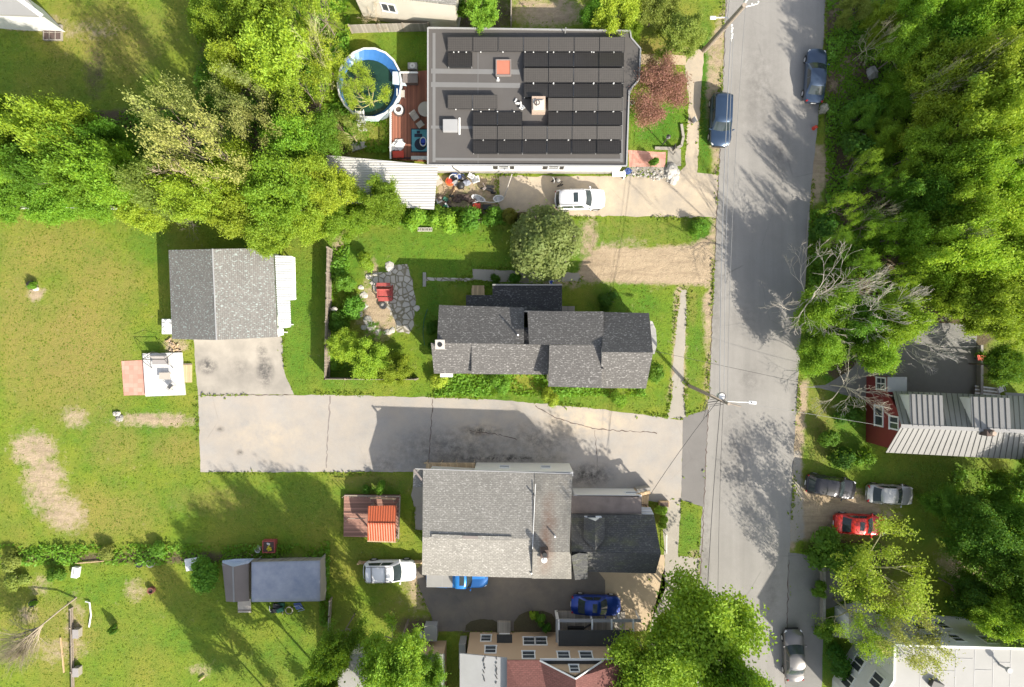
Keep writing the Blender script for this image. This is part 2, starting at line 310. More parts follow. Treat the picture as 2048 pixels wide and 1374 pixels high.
# ---------------------------------------------------------------- mesh helpers
class MB:
    def __init__(s): s.v = []; s.f = []
    def add(s, vs, fs):
        o = len(s.v); s.v += [tuple(x) for x in vs]; s.f += [tuple(i+o for i in f) for f in fs]; return s
    def box(s, c, d, rz=0.0, ry=0.0, rx=0.0):
        hx, hy, hz = d[0]/2, d[1]/2, d[2]/2
        m = Matrix.Rotation(rz, 3, 'Z') @ Matrix.Rotation(ry, 3, 'Y') @ Matrix.Rotation(rx, 3, 'X')
        vs = [m @ Vector((x*hx, y*hy, z*hz)) + Vector(c) for z in (-1, 1) for y in (-1, 1) for x in (-1, 1)]
        return s.add(vs, [(0, 2, 3, 1), (4, 5, 7, 6), (0, 1, 5, 4), (2, 6, 7, 3), (0, 4, 6, 2), (1, 3, 7, 5)])
    def prism(s, pts, z0, z1):
        n = len(pts); a = [(p[0], p[1], z0) for p in pts]; b = [(p[0], p[1], z1) for p in pts]
        ar = sum(pts[i][0]*pts[(i+1) % n][1]-pts[(i+1) % n][0]*pts[i][1] for i in range(n))
        if ar < 0: a.reverse(); b.reverse()
        return s.add(a+b, [tuple(range(n-1, -1, -1)), tuple(range(n, 2*n))]+[(i, (i+1) % n, n+(i+1) % n, n+i) for i in range(n)])
    def slab(s, pts, t):      # 3-D polygon, extruded straight down
        n = len(pts); pts = [Vector(p) for p in pts]
        ar = sum(pts[i].x*pts[(i+1) % n].y-pts[(i+1) % n].x*pts[i].y for i in range(n))
        if ar < 0: pts.reverse()
        b = [p-Vector((0, 0, t)) for p in pts]
        return s.add(b+pts, [tuple(range(n-1, -1, -1)), tuple(range(n, 2*n))]+[(i, (i+1) % n, n+(i+1) % n, n+i) for i in range(n)])
    def cyl(s, c, r, h, n=20, r2=None, cap=True):
        r2 = r if r2 is None else r2
        a = [(c[0]+r*math.cos(2*PI*i/n), c[1]+r*math.sin(2*PI*i/n), c[2]) for i in range(n)]
        b = [(c[0]+r2*math.cos(2*PI*i/n), c[1]+r2*math.sin(2*PI*i/n), c[2]+h) for i in range(n)]
        fs = [(i, (i+1) % n, n+(i+1) % n, n+i) for i in range(n)]
        if cap: fs += [tuple(range(n-1, -1, -1)), tuple(range(n, 2*n))]
        return s.add(a+b, fs)
    def ring(s, c, r0, r1, h, n=32, sx=1.0, sy=1.0):
        vs = []
        for (r, z) in ((r0, 0), (r1, 0), (r1, h), (r0, h)):
            vs += [(c[0]+sx*r*math.cos(2*PI*i/n), c[1]+sy*r*math.sin(2*PI*i/n), c[2]+z) for i in range(n)]
        fs = []
        for k in range(4):
            k2 = (k+1) % 4
            fs += [(k*n+i, k*n+(i+1) % n, k2*n+(i+1) % n, k2*n+i) for i in range(n)]
        return s.add(vs, fs)
    def tube(s, pts, r, n=6, r2=None):
        pts = [Vector(p) for p in pts]; m = len(pts); vs = []
        for i, p in enumerate(pts):
            d = (pts[min(i+1, m-1)]-pts[max(i-1, 0)])
            d = d.normalized() if d.length > 1e-9 else Vector((0, 0, 1))
            u = d.cross(Vector((0, 0, 1)) if abs(d.z) < 0.9 else Vector((1, 0, 0))).normalized(); q = d.cross(u)
            rr = r if r2 is None else r+(r2-r)*i/(m-1)
            vs += [p+(u*math.cos(2*PI*k/n)+q*math.sin(2*PI*k/n))*rr for k in range(n)]
        fs = [(i*n+k, i*n+(k+1) % n, (i+1)*n+(k+1) % n, (i+1)*n+k) for i in range(m-1) for k in range(n)]
        fs += [tuple(range(n-1, -1, -1)), tuple(range((m-1)*n, m*n))]
        return s.add(vs, fs)
    def blob(s, c, r, rx=1, ry=1, rz=1, n=8, jit=0.12, seed=0):
        rg = random.Random(seed+int(c[0]*31)+int(c[1]*57)); vs = []; fs = []
        rows = n//2+1
        for i in range(rows):
            th = PI*i/(rows-1)
            for k in range(n):
                q = r*(1+rg.uniform(-jit, jit)); ph = 2*PI*k/n
                vs.append((c[0]+q*rx*math.sin(th)*math.cos(ph), c[1]+q*ry*math.sin(th)*math.sin(ph), c[2]+q*rz*math.cos(th)))
        for i in range(rows-1):
            for k in range(n): fs.append((i*n+k, (i+1)*n+k, (i+1)*n+(k+1) % n, i*n+(k+1) % n))
        return s.add(vs, fs)
    def mesh(s, name, off=(0, 0, 0)):
        me = bpy.data.meshes.new(name)
        me.from_pydata([(x-off[0], y-off[1], z-off[2]) for x, y, z in s.v], [], s.f); me.validate(); me.update(); return me
WL = {}
def thing(name, label, cat, loc=(0, 0, 0), rz=0.0, group=None, kind=None):
    o = bpy.data.objects.new(name, None); col.objects.link(o); o.empty_display_size = 0.3
    o.location = loc; o.rotation_euler = (0, 0, rz); WL[o] = Vector(loc)
    tag(o, label, cat, group, kind); return o
def tag(o, label=None, cat=None, group=None, kind=None):
    if label: o['label'] = label
    if cat: o['category'] = cat
    if group: o['group'] = group
    if kind: o['kind'] = kind
    return o
def obj(name, mb, mat, parent=None, local=False, bevel=0.0, smooth=False, label=None):
    """link mb as one mesh object; world-space verts unless local"""
    if parent is not None: org = WL[parent]
    elif not local and mb.v:
        xs = [v[0] for v in mb.v]; ys = [v[1] for v in mb.v]; zs = [v[2] for v in mb.v]
        org = Vector(((min(xs)+max(xs))/2, (min(ys)+max(ys))/2, min(zs)))
    else: org = Vector((0, 0, 0))
    me = mb.mesh(name, (0, 0, 0) if local else org)
    me.materials.append(M[mat] if isinstance(mat, str) else mat)
    o = bpy.data.objects.new(name, me); col.objects.link(o)
    if parent is not None: o.parent = parent
    else: o.location = org
    WL[o] = Vector(org)
    if smooth:
        for p in me.polygons: p.use_smooth = True
    if bevel:
        b = o.modifiers.new('bevel', 'BEVEL'); b.width = bevel; b.segments = 2; b.limit_method = 'ANGLE'
    if label: o['label'] = label
    return o
def solo(name, mb, mat, label, cat, group=None, bevel=0.0, smooth=False):
    return tag(obj(name, mb, mat, None, False, bevel, smooth), label, cat, group)
def struct(name, mb, mat):
    o = obj(name, mb, mat); o['kind'] = 'structure'; return o
def jag(pts, step=0.5, amp=0.06, closed=True, seed=1):
    rg = random.Random(seed); out = []; n = len(pts)
    for i in range(n if closed else n-1):
        a = Vector((pts[i][0], pts[i][1])); b = Vector((pts[(i+1) % n][0], pts[(i+1) % n][1])); L = (b-a).length
        k = max(1, int(L/step)); nn = Vector((-(b-a).y, (b-a).x)).normalized() if L > 0 else Vector((0, 0))
        for j in range(k):
            q = a+(b-a)*j/k+nn*(rg.uniform(-amp, amp) if j else 0); out.append((q.x, q.y))
    return out
PAVE = []          # polygons (px) where no grass grows
def sheet(name, px, mat, z, amp=0.06, step=0.5, nograss=True, kind=True):
    if nograss: PAVE.append(px)
    pts = jag([P(x, y, 0)[:2] for x, y in px], step, amp, seed=len(px)*7+int(px[0][0]))
    ar = sum(pts[i][0]*pts[(i+1) % len(pts)][1]-pts[(i+1) % len(pts)][0]*pts[i][1] for i in range(len(pts)))
    if ar < 0: pts.reverse()
    mb = MB(); mb.add([(x, y, z) for x, y in pts], [tuple(range(len(pts)))])
    return struct(name, mb, mat)

# ---------------------------------------------------------------- ground sheet
def inpoly(X, Y, poly):
    ins = np.zeros(X.shape, bool); n = len(poly)
    for i in range(n):
        x1, y1 = poly[i]; x2, y2 = poly[(i+1) % n]
        c = ((y1 > Y) != (y2 > Y)) & (X < (x2-x1)*(Y-y1)/((y2-y1) if y2 != y1 else 1e-9)+x1)
        ins ^= c
    return ins
def polydist(X, Y, poly):
    D = np.full(X.shape, 1e9); n = len(poly)
    for i in range(n):
        x1, y1 = poly[i]; x2, y2 = poly[(i+1) % n]; dx, dy = x2-x1, y2-y1
        t = np.clip(((X-x1)*dx+(Y-y1)*dy)/(dx*dx+dy*dy+1e-9), 0, 1)
        D = np.minimum(D, np.hypot(X-x1-t*dx, Y-y1-t*dy))
    return D
# kind, blob(cx,cy,rx,ry,rot) or polygon, strength
PATCH = [
 ('dirt', (68, 900, 44, 34, 10), 0.8), ('dirt', (88, 955, 40, 46, 0), 0.8), ('dirt', (128, 1025, 44, 34, 20), 0.78), ('dirt', (95, 990, 40, 40, 0), 0.7), ('dirt', (150, 835, 26, 22, 0), 0.6),
 ('dirt', (310, 840, 75, 13, 0), 0.8), ('dirt', (72, 585, 16, 16, 0), 0.8), ('dirt', (270, 1180, 22, 22, 0), 0.55), ('dirt', (55, 1230, 22, 20, 0), 0.5),
 ('dirt', (400, 1340, 22, 14, 0), 0.5), ('dirt', (80, 1170, 24, 18, 0), 0.5), ('dirt', (150, 1250, 18, 50, 0), 0.55), ('dirt', (350, 690, 24, 16, 0), 0.7),
 ('dirt', [(1165, 520), (1200, 492), (1300, 496), (1380, 488), (1426, 470), (1424, 572), (1240, 566), (1150, 560)], 1.0),
 ('dirt', (1178, 480, 20, 50, 0), 0.62), ('dirt', (1120, 560, 60, 14, 0), 0.7), ('dirt', (1250, 500, 60, 22, 0), 0.5),
 ('dirt', [(1350, 575), (1374, 575), (1370, 690), (1374, 800), (1338, 800), (1346, 690)], 0.9),
 ('dirt', (755, 620, 36, 52, 0), 0.9), ('dirt', (745, 540, 12, 20, 0), 0.8), ('dirt', (680, 500, 12, 40, 0), 0.6), ('dirt', (790, 650, 40, 14, 0), 0.7),
 ('dirt', [(1416, 90), (1448, 0), (1452, 0), (1442, 340), (1434, 560), (1418, 560), (1426, 340), (1410, 200)], 0.72),
 ('dirt', [(1404, 600), (1426, 560), (1420, 840), (1412, 840), (1412, 700)], 0.85),
 ('dirt', [(1636, 0), (1656, 0), (1648, 90), (1640, 90)], 0.8), ('dirt', [(1620, 290), (1645, 290), (1665, 330), (1640, 400), (1614, 420)], 0.85),
 ('dirt', [(1590, 760), (1618, 760), (1606, 900), (1590, 1100), (1570, 1100)], 0.9), ('dirt', [(1600, 960), (1700, 1010), (1680, 1080), (1600, 1080)], 0.95),
 ('dirt', (1700, 1010, 80, 30, 10), 0.9), ('dirt', (1100, 25, 70, 30, 0), 0.8), ('dirt', (1060, 15, 40, 20, 0), 0.7),
 ('dirt', [(875, 350), (1000, 352), (1000, 425), (868, 425)], 0.75), ('dirt', (880, 1180, 60, 40, 0), 0.9), ('dirt', (845, 1160, 30, 30, 0), 0.8),
 ('dirt', (180, 60, 60, 20, 0), 0.4), ('dirt', (60, 45, 60, 16, 0), 0.9), ('dirt', (1940, 1150, 60, 26, 30), 0.9), ('dirt', (1400, 1130, 24, 30, 0), 0.8),
 ('dirt', (1260, 1215, 60, 40, 0), 0.6), ('dirt', (1380, 130, 20, 60, 0), 0.4), ('dirt', (120, 1300, 50, 26, 0), 0.5),
 ('litter', [(1650, 0), (2060, 0), (2060, 620), (1960, 700), (1700, 780), (1640, 740), (1650, 420)], 0.9), ('litter', (460, 190, 60, 180, 0), 0.75),
 ('litter', (1750, 70, 70, 90, 0), 0.9), ('litter', (1680, 50, 26, 60, 0), 1.0), ('dirt', (1685, 145, 30, 60, 0), 0.5), ('dirt', (1672, 20, 16, 40, 0), 0.45), ('litter', [(0, 230), (640, 200), (650, 400), (0, 400)], 0.85), ('litter', (680, 270, 40, 40, 0), 0.9), ('litter', (960, 30, 60, 40, 0), 0.9),
 ('litter', (940, 420, 90, 16, 0), 0.6), ('litter', (980, 1250, 80, 20, 0), 0.9), ('litter', (1920, 720, 70, 60, 0), 0.7), ('litter', (300, 1115, 300, 12, 0), 0.75), ('litter', (1990, 1080, 70, 80, 0), 0.6),
 ('litter', (840, 1250, 60, 16, 0), 0.8), ('litter', (190, 140, 25, 60, 0), 0.55), ('litter', (1700, 1120, 90, 50, 0), 0.8),
 ('dry', (200, 60, 150, 60, 0), 0.5), ('dry', (260, 100, 60, 60, 30), 0.55), ('dry', (150, 700, 110, 130, 0), 0.72), ('dry', (40, 650, 50, 180, 0), 0.6), ('dry', (210, 560, 80, 60, 0), 0.6), ('dry', (110, 500, 120, 50, 0), 0.5), ('dry', (230, 900, 60, 50, 0), 0.5), ('dry', (420, 1000, 90, 30, 0), 0.45),
 ('dry', (200, 1030, 120, 60, 0), 0.5), ('dry', (350, 900, 60, 40, 0), 0.5), ('dry', (100, 1260, 90, 70, 0), 0.55), ('dry', (1310, 105, 50, 26, 0), 0.8), ('dry', (860, 970, 60, 20, 0), 0.5),
 ('dry', (740, 960, 80, 18, 0), 0.5), ('dry', (1240, 460, 110, 26, 0), 0.35), ('dry', (1640, 850, 30, 90, 0), 0.55), ('dry', (1300, 130, 60, 14, 0), 0.5), ('dry', (700, 270, 60, 50, 0), 0.6),
 ('dry', (1385, 610, 10, 40, 0), 0.5), ('dry', (850, 1200, 90, 70, 0), 0.4),
 ('lush', (760, 500, 130, 50, 0), 0.6), ('lush', (900, 460, 140, 40, 0), 0.55), ('lush', (1000, 540, 220, 40, 0), 0.6), ('lush', (600, 640, 40, 160, 0), 0.65), ('lush', (870, 620, 40, 100, 0), 0.7),
 ('lush', (1260, 640, 80, 90, 0), 0.6), ('lush', (1310, 250, 60, 50, 0), 0.85), ('lush', (1410, 200, 16, 180, 0), 0.9), ('lush', (1250, 465, 130, 28, 0), 0.6), ('lush', (1390, 700, 20, 120, 0), 0.6),
 ('lush', (1100, 800, 260, 20, 0), 0.55), ('lush', (1380, 1060, 24, 50, 0), 0.7), ('lush', (300, 850, 160, 40, 0), 0.5), ('lush', (260, 1250, 90, 60, 0), 0.35), ('lush', (760, 970, 60, 16, 0), 0.8),
 ('lush', (1680, 870, 70, 90, 0), 0.7), ('lush', (1850, 950, 160, 50, 0), 0.6), ('lush', (830, 100, 60, 40, 0), 0.6), ('lush', (560, 1000, 220, 50, 0), 0.45), ('lush', (700, 740, 80, 40, 0), 0.7),
 ('lush', (1660, 640, 60, 200, 0), 0.8), ('lush', (300, 470, 40, 60, 0), 0.6), ('lush', (1650, 1300, 40, 60, 0), 0.7), ('lush', (1400, 455, 22, 30, 0), 0.9), ('lush', (560, 1330, 160, 40, 0), 0.4),
 ('gravel', [(1584, 900), (1604, 900), (1612, 1080), (1574, 1090)], 0.7), ('gravel', (1300, 345, 55, 16, 0), 0.85),
]
def field(PX, PY, kind):
    F = np.zeros(PX.shape)
    for k, sh, st in PATCH:
        if k != kind: continue
        if isinstance(sh, list):
            d = polydist(PX, PY, sh); d = np.where(inpoly(PX, PY, sh), d, -d)
            v = np.clip(d/14+0.5, 0, 1)
        else:
            cx, cy, rx, ry, rot = sh; c, s_ = math.cos(R(rot)), math.sin(R(rot)); dx, dy = PX-cx, PY-cy
            u = (dx*c+dy*s_)/rx; w_ = (-dx*s_+dy*c)/ry; q = np.sqrt(u*u+w_*w_)
            v = np.clip(1.35-q*0.75, 0, 1)*np.clip(2.2-q*1.2, 0, 1)
        F = np.maximum(F, v*st)
    return F
def make_ground():
    xs = np.concatenate([[-900, -300, -120, -75], np.arange(-54, 54.01, 0.3), [75, 120, 300, 900]])
    ys = np.concatenate([[-900, -300, -120, -60], np.arange(-38, 38.01, 0.3), [60, 120, 300, 900]])
    X, Y = np.meshgrid(xs, ys); nx, ny = len(xs), len(ys)
    co = np.stack([X.ravel(), Y.ravel(), np.zeros(X.size)], 1)
    I = np.arange(nx*ny).reshape(ny, nx); f = np.stack([I[:-1, :-1], I[:-1, 1:], I[1:, 1:], I[1:, :-1]], -1).reshape(-1, 4)
    me = bpy.data.meshes.new('ground'); me.from_pydata(co.tolist(), [], f.tolist()); me.update()
    PX = X*PPM+1024; PY = 687-Y*PPM
    for k in ('dirt', 'litter', 'dry', 'lush', 'gravel'):
        a = me.attributes.new(k, 'FLOAT', 'POINT'); a.data.foreach_set('value', field(PX, PY, k).ravel().astype(np.float32))
    me.materials.append(M['ground']); o = bpy.data.objects.new('ground', me); col.objects.link(o); o['kind'] = 'structure'
make_ground()

# roads, drives and walks (pixel outlines on the ground plane)
sheet('road', [(1452, -60), (1446, 150), (1440, 280), (1428, 560), (1418, 780), (1412, 900), (1402, 1060), (1396, 1200), (1390, 1440), (1572, 1440), (1576, 1200), (1582, 1020), (1590, 860), (1600, 700), (1613, 500), (1622, 380), (1640, 200), (1648, 60), (1652, -60)], 'road_asphalt', 0.010, 0.05)
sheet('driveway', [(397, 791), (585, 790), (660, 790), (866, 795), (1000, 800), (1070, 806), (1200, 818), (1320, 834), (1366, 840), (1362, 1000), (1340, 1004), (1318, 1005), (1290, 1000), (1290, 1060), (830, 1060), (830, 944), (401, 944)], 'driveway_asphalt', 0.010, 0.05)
sheet('garage_pad', [(384, 640), (562, 640), (567, 730), (572, 755), (588, 789), (396, 790)], 'stained_concrete', 0.006, 0.04)
sheet('north_driveway', [(998, 352), (1232, 352), (1345, 356), (1372, 330), (1372, 300), (1378, 200), (1370, 130), (1382, 100), (1408, 100), (1400, 220), (1394, 345), (1437, 350), (1433, 436), (1370, 434), (1250, 432), (1150, 433), (1050, 424), (998, 424)], 'old_concrete', 0.010, 0.09)
sheet('drive_apron', [(1366, 836), (1374, 832), (1416, 818), (1408, 1014), (1362, 1000)], 'apron_asphalt', 0.014, 0.03)
sheet('south_sidewalk', [(1335, 1004), (1362, 1000), (1356, 1112), (1398, 1116), (1394, 1200), (1340, 1440), (1290, 1440), (1300, 1260), (1318, 1180), (1330, 1130), (1326, 1060)], 'walk_concrete', 0.006, 0.05)
sheet('worn_sidewalk', [(1336, 838), (1344, 790), (1350, 690), (1356, 620), (1362, 580), (1374, 580), (1372, 640), (1370, 700), (1368, 790), (1372, 836)], 'walk_concrete', 0.006, 0.14)
sheet('parking_asphalt', [(830, 1140), (840, 1180), (862, 1230), (868, 1262), (1115, 1262), (1115, 1250), (1150, 1240), (1210, 1245), (1210, 1160), (1180, 1120), (860, 1120)], 'dark_asphalt', 0.010, 0.06)
sheet('tan_driveway', [(1150, 1110), (1330, 1110), (1330, 1180), (1292, 1262), (1120, 1262), (1210, 1240)], 'tan_concrete', 0.006, 0.05)
sheet('east_sidewalk', [(1576, 1105), (1640, 1112), (1648, 1200), (1642, 1440), (1568, 1440)], 'grey_asphalt', 0.014, 0.03)
sheet('east_parking_pad', [(1600, 775), (1650, 770), (1700, 740), (1785, 640), (1953, 650), (1953, 790), (1785, 800), (1730, 800), (1640, 776)], 'grey_asphalt', 0.008, 0.05)
sheet('stepping_walk', [(945, 538), (1100, 544), (1158, 546), (1162, 562), (1050, 566), (945, 560)], 'walk_concrete', 0.008, 0.05)
sheet('flagstone_walk', [(846, 554), (946, 556), (946, 562), (846, 561)], 'flagstones', 0.008, 0.05, 0.3)
sheet('flagstone_patio', [(790, 530), (815, 528), (826, 560), (832, 600), (828, 650), (818, 668), (795, 665), (780, 620), (768, 606), (742, 570), (744, 548), (775, 545)], 'flagstones', 0.012, 0.12, 0.4)
sheet('front_walk', [(1262, 110), (1330, 108), (1372, 112), (1372, 130), (1262, 128)], 'tan_concrete', 0.014, 0.03)
sheet('brick_entry', [(1256, 300), (1332, 304), (1330, 334), (1258, 334)], 'pink_pavers', 0.006, 0.05)
sheet('entry_slab', [(1336, 300), (1362, 298), (1362, 332), (1334, 332)], 'walk_concrete', 0.016, 0.02)
sheet('side_walk', [(830, 950), (846, 946), (850, 1036), (832, 1022), (822, 990)], 'walk_concrete', 0.014, 0.05)
sheet('paver_patio', [(243, 722), (290, 720), (293, 790), (248, 791)], 'pink_pavers', 0.03, 0.01)
sheet('forest_path', [(1640, 1110), (1680, 1120), (1690, 1200), (1650, 1220)], 'apron_asphalt', 0.006, 0.1)
# kerb and cracks
mb = MB()
for a, b in [((1618, 424), (1612, 500)), ((1612, 500), (1606, 600))]:
    p, q = P(*a), P(*b); d = (q-p); mb.box(((p.x+q.x)/2, (p.y+q.y)/2, 0.06), (0.16, d.length, 0.12), math.atan2(-d.x, d.y))
struct('kerb', mb, 'walk_concrete')
mb = MB()
pts = [(1374, 285), (1372, 300), (1362, 302), (1338, 300)]
for a, b in zip([(1362, 250), (1366, 275), (1362, 292), (1352, 298)], [(1366, 275), (1362, 292), (1352, 298), (1310, 297)]):
    p, q = P(*a), P(*b); d = (q-p); mb.box(((p.x+q.x)/2, (p.y+q.y)/2, 0.12), (0.22, d.length*1.04, 0.24), math.atan2(-d.x, d.y))
struct('garden_kerb', mb, 'walk_concrete')
def crack(name, px, wd, seed, mat='brick_dark', z=0.0145):
    rg = random.Random(seed); pts = []
    for (a, b) in zip(px[:-1], px[1:]):
        a, b = P(*a), P(*b); k = max(2, int((b-a).length/0.25))
        for i in range(k): 
            q = a+(b-a)*i/k; pts.append(Vector((q.x+rg.uniform(-.07, .07), q.y+rg.uniform(-.07, .07), z)))
    mb = MB(); vs = []
    for i, p in enumerate(pts):
        d = (pts[min(i+1, len(pts)-1)]-pts[max(i-1, 0)]).normalized(); nn = Vector((-d.y, d.x, 0)); h = wd*rg.uniform(0.3, 1)
        vs += [p+nn*h, p-nn*h]
    mb.add(vs, [(2*i, 2*i+1, 2*i+3, 2*i+2) for i in range(len(pts)-1)]); struct(name, mb, mat)
crack('pavement_crack', [(661, 792), (658, 830), (655, 870), (652, 943)], 0.07, 3, 'shed_brown')
crack('pavement_crack', [(866, 797), (862, 850), (858, 905), (857, 940)], 0.05, 4)
crack('pavement_crack', [(397, 791), (500, 790), (585, 790)], 0.04, 5)
crack('pavement_crack', [(1070, 812), (1110, 835), (1180, 856), (1250, 862), (1320, 866)], 0.05, 6)
crack('pavement_crack', [(940, 862), (990, 868), (1040, 880)], 0.04, 8)
crack('pavement_crack', [(1190, 860), (1196, 940)], 0.03, 9)
crack('pavement_crack', [(1416, 820), (1410, 960), (1404, 1100), (1396, 1200)], 0.05, 10)
crack('pavement_crack', [(1453, 0), (1440, 300), (1427, 560), (1418, 800)], 0.04, 11)
crack('pavement_crack', [(1578, 1120), (1574, 1250), (1570, 1374)], 0.05, 12)
sheet('garden_bed', [(930, 1262), (932, 1250), (942, 1242), (960, 1238), (985, 1239), (998, 1246), (1002, 1262)], 'garden_soil', 0.018, 0.03, 0.3)
sheet('garden_bed', [(1028, 1264), (1028, 1244), (1038, 1230), (1056, 1222), (1085, 1221), (1104, 1228), (1112, 1242), (1112, 1264)], 'garden_soil', 0.018, 0.03, 0.3)
# ---------------------------------------------------------------- vegetation
def leaf_mesh(name, pts, size, rng, up=0.9, clump=None, elong=1.3, out=None):
    """one rhombic leaf per point"""
    n = len(pts); pts = np.asarray(pts, float)
    nm = rng.normal(size=(n, 3))*0.75; nm[:, 2] = np.abs(nm[:, 2])+up
    if out is not None: nm = nm*0.5+out*1.1
    nm /= np.linalg.norm(nm, axis=1)[:, None]
    t = np.cross(nm, rng.normal(size=(n, 3))); t /= np.linalg.norm(t, axis=1)[:, None]+1e-9; b = np.cross(nm, t)
    s = (size*rng.uniform(0.6, 1.35, n))[:, None]
    v = np.stack([pts-t*s*elong*0.5, pts+b*s*0.42, pts+t*s*elong*0.5, pts-b*s*0.42], 1).reshape(-1, 3)
    me = bpy.data.meshes.new(name); me.vertices.add(4*n); me.loops.add(4*n); me.polygons.add(n)
    me.vertices.foreach_set('co', v.ravel().astype(np.float32)); me.loops.foreach_set('vertex_index', np.arange(4*n, dtype=np.int32))
    me.polygons.foreach_set('loop_start', np.arange(0, 4*n, 4, dtype=np.int32)); me.polygons.foreach_set('loop_total', np.full(n, 4, dtype=np.int32))
    hue = rng.uniform(0, 1, n)*0.55+(0.22 if clump is None else clump*0.45)
    a = me.attributes.new('hue', 'FLOAT', 'POINT'); a.data.foreach_set('value', np.repeat(hue, 4).astype(np.float32))
    me.materials.append(M['leaves']); me.update(); return me
def limbs(mb, rng, p, d, L, r, depth, kids, terms, spread=0.7, lift=0.15, taper=0.6, twig=0.5, ns=None):
    n = 4; pts = [Vector(p)]; q = Vector(p); dd = Vector(d).normalized()
    for i in range(n):
        dd = (dd+Vector(rng.normal(size=3))*0.13+Vector((0, 0, lift*0.3))).normalized(); q = q+dd*L/n; pts.append(q.copy())
    r = max(r, 0.013 if twig > 0.9 else 0.007)
    mb.tube(pts, r, ns or (7 if depth > 2 else (5 if depth > 1 else 3)), r*taper)
    if depth <= 1:
        for k in (0.4, 0.7, 1.0): terms.append((pts[int(k*n)], dd.copy()))
    if depth <= 0: return
    k = kids+(1 if rng.uniform() < 0.4 else 0)
    for i in range(k):
        base = pts[-1] if i == 0 else pts[2+int(rng.integers(0, n-1))]
        ax = Vector(rng.normal(size=3)); nd = (dd+ax.normalized()*spread*rng.uniform(0.7, 1.3)); nd.z += lift
        limbs(mb, rng, base, nd, L*rng.uniform(0.55, 0.85), r*taper*0.8, depth-1, kids, terms, spread, lift, taper, twig)
PROTO = {}
def proto_tree(kind, seed, H=9.0, RC=4.0, main=8, kids=3, depth=3, leaf=0.26, per=48, clump_r=0.55, spread=0.75, lift=0.18, el0=0.15, el1=1.2, lean=(0, 0), flat=0.6, trunk_r=0.2, elong=1.3, crown=None):
    rng = np.random.default_rng(seed); mb = MB(); terms = []
    th = H*0.33; top = Vector((lean[0]*0.4, lean[1]*0.4, th))
    mb.tube([(0, 0, -0.2), (lean[0]*0.15, lean[1]*0.15, th*0.5), top], trunk_r, 9, trunk_r*0.75)
    for i in range(main):
        az = 2*PI*i/main+rng.uniform(-0.3, 0.3); e = el0+(el1-el0)*rng.uniform()**1.0
        d = Vector((math.cos(az)*math.cos(e)+lean[0]*0.25, math.sin(az)*math.cos(e)+lean[1]*0.25, math.sin(e)))
        Lm = RC*0.52*(0.8+0.4*math.cos(e)) if e < 0.9 else (H-th)*0.42
        limbs(mb, rng, top-Vector((0, 0, rng.uniform(0, th*0.25))), d, Lm, trunk_r*0.55, depth, kids, terms, spread, lift, 0.6, 1.0 if not per else 0.5)
    tm = mb.mesh(kind+'_limbs'); tm.materials.append(M['bark'])
    lm = None
    if per:
        T = np.array([t[0][:] for t in terms]); D = np.array([t[1][:] for t in terms]); n = len(T)
        # keep clusters inside a rough crown
        idx = np.repeat(np.arange(n), per); cl = rng.uniform(size=n)[idx]
        g = rng.normal(size=(len(idx), 3))*clump_r*rng.uniform(0.6, 1.3, n)[idx][:, None]; g[:, 2] *= flat
        al = rng.uniform(-0.6, 1.0, len(idx))[:, None]*clump_r*1.3
        pts = T[idx]+g+D[idx]*al; keep = pts[:, 2] > 0.6; 
        lm = leaf_mesh(kind+'_leaves', pts[keep], leaf, rng, clump=cl[keep], elong=elong)
        q = np.hypot(pts[:, 0]-lean[0]*.7, pts[:, 1]-lean[1]*.7); rr = float(np.percentile(q, 93)); hh = float(np.percentile(pts[:, 2], 97))
    else:
        T = np.array([t[0][:] for t in terms]); rr = float(np.percentile(np.hypot(T[:, 0], T[:, 1]), 93)); hh = float(T[:, 2].max())
    PROTO.setdefault(kind, []).append((tm, lm, rr, hh))
def proto_shrub(kind, seed, n=5000, leaf=0.10, lob=7, H=1.3, dens=0.25, spray=0.0):
    rng = np.random.default_rng(seed); q = []
    # lobes spread through a rough dome: each lobe is a small ball of leaves
    C = []
    for i in range(lob):
        a = rng.uniform(0, 2*PI); k = math.sqrt(rng.uniform(0.02, 1)); C.append((0.68*k*math.cos(a), 0.68*k*math.sin(a), H*(0.30+0.42*(1-k*k))*rng.uniform(0.75, 1.15), rng.uniform(*( (0.30, 0.46) if lob < 20 else (0.20, 0.30)))))
    C = np.array(C); per = n//lob; P_ = []; O_ = []; K_ = []
    for c in C:
        d = rng.normal(size=(per, 3)); d /= np.linalg.norm(d, axis=1)[:, None]; d[:, 2] = np.where(rng.uniform(size=per) < .8, np.abs(d[:, 2]), d[:, 2])
        r = c[3]*(1-dens*rng.uniform(size=per)**1.5)+(rng.uniform(size=per) < spray)*rng.uniform(0, .22, per)
        P_.append(c[:3]+d*r[:, None]*np.array([1, 1, 0.85])); O_.append(d); K_.append(np.full(per, rng.uniform()))
    pts = np.concatenate(P_); O_ = np.concatenate(O_); K_ = np.concatenate(K_); kp = pts[:, 2] > 0.0; d = O_
    lm = leaf_mesh(kind+'_leaves', pts[kp], leaf, rng, clump=K_[kp], out=O_[kp])
    mb = MB(); 
    for i in range(7):
        a = rng.uniform(0, 2*PI); mb.tube([(0, 0, -0.05), (0.3*math.cos(a), 0.3*math.sin(a), 0.4*H), (0.62*math.cos(a), 0.62*math.sin(a), 0.72*H)], 0.035, 4, 0.012)
    tm = mb.mesh(kind+'_stems'); tm.materials.append(M['bark']); PROTO.setdefault(kind, []).append((tm, lm, 0.98, H*0.9))
for s_ in (11, 12, 13): proto_tree('maple', s_, per=30, leaf=0.21, clump_r=0.44, kids=3, depth=3, main=10, spread=0.9)
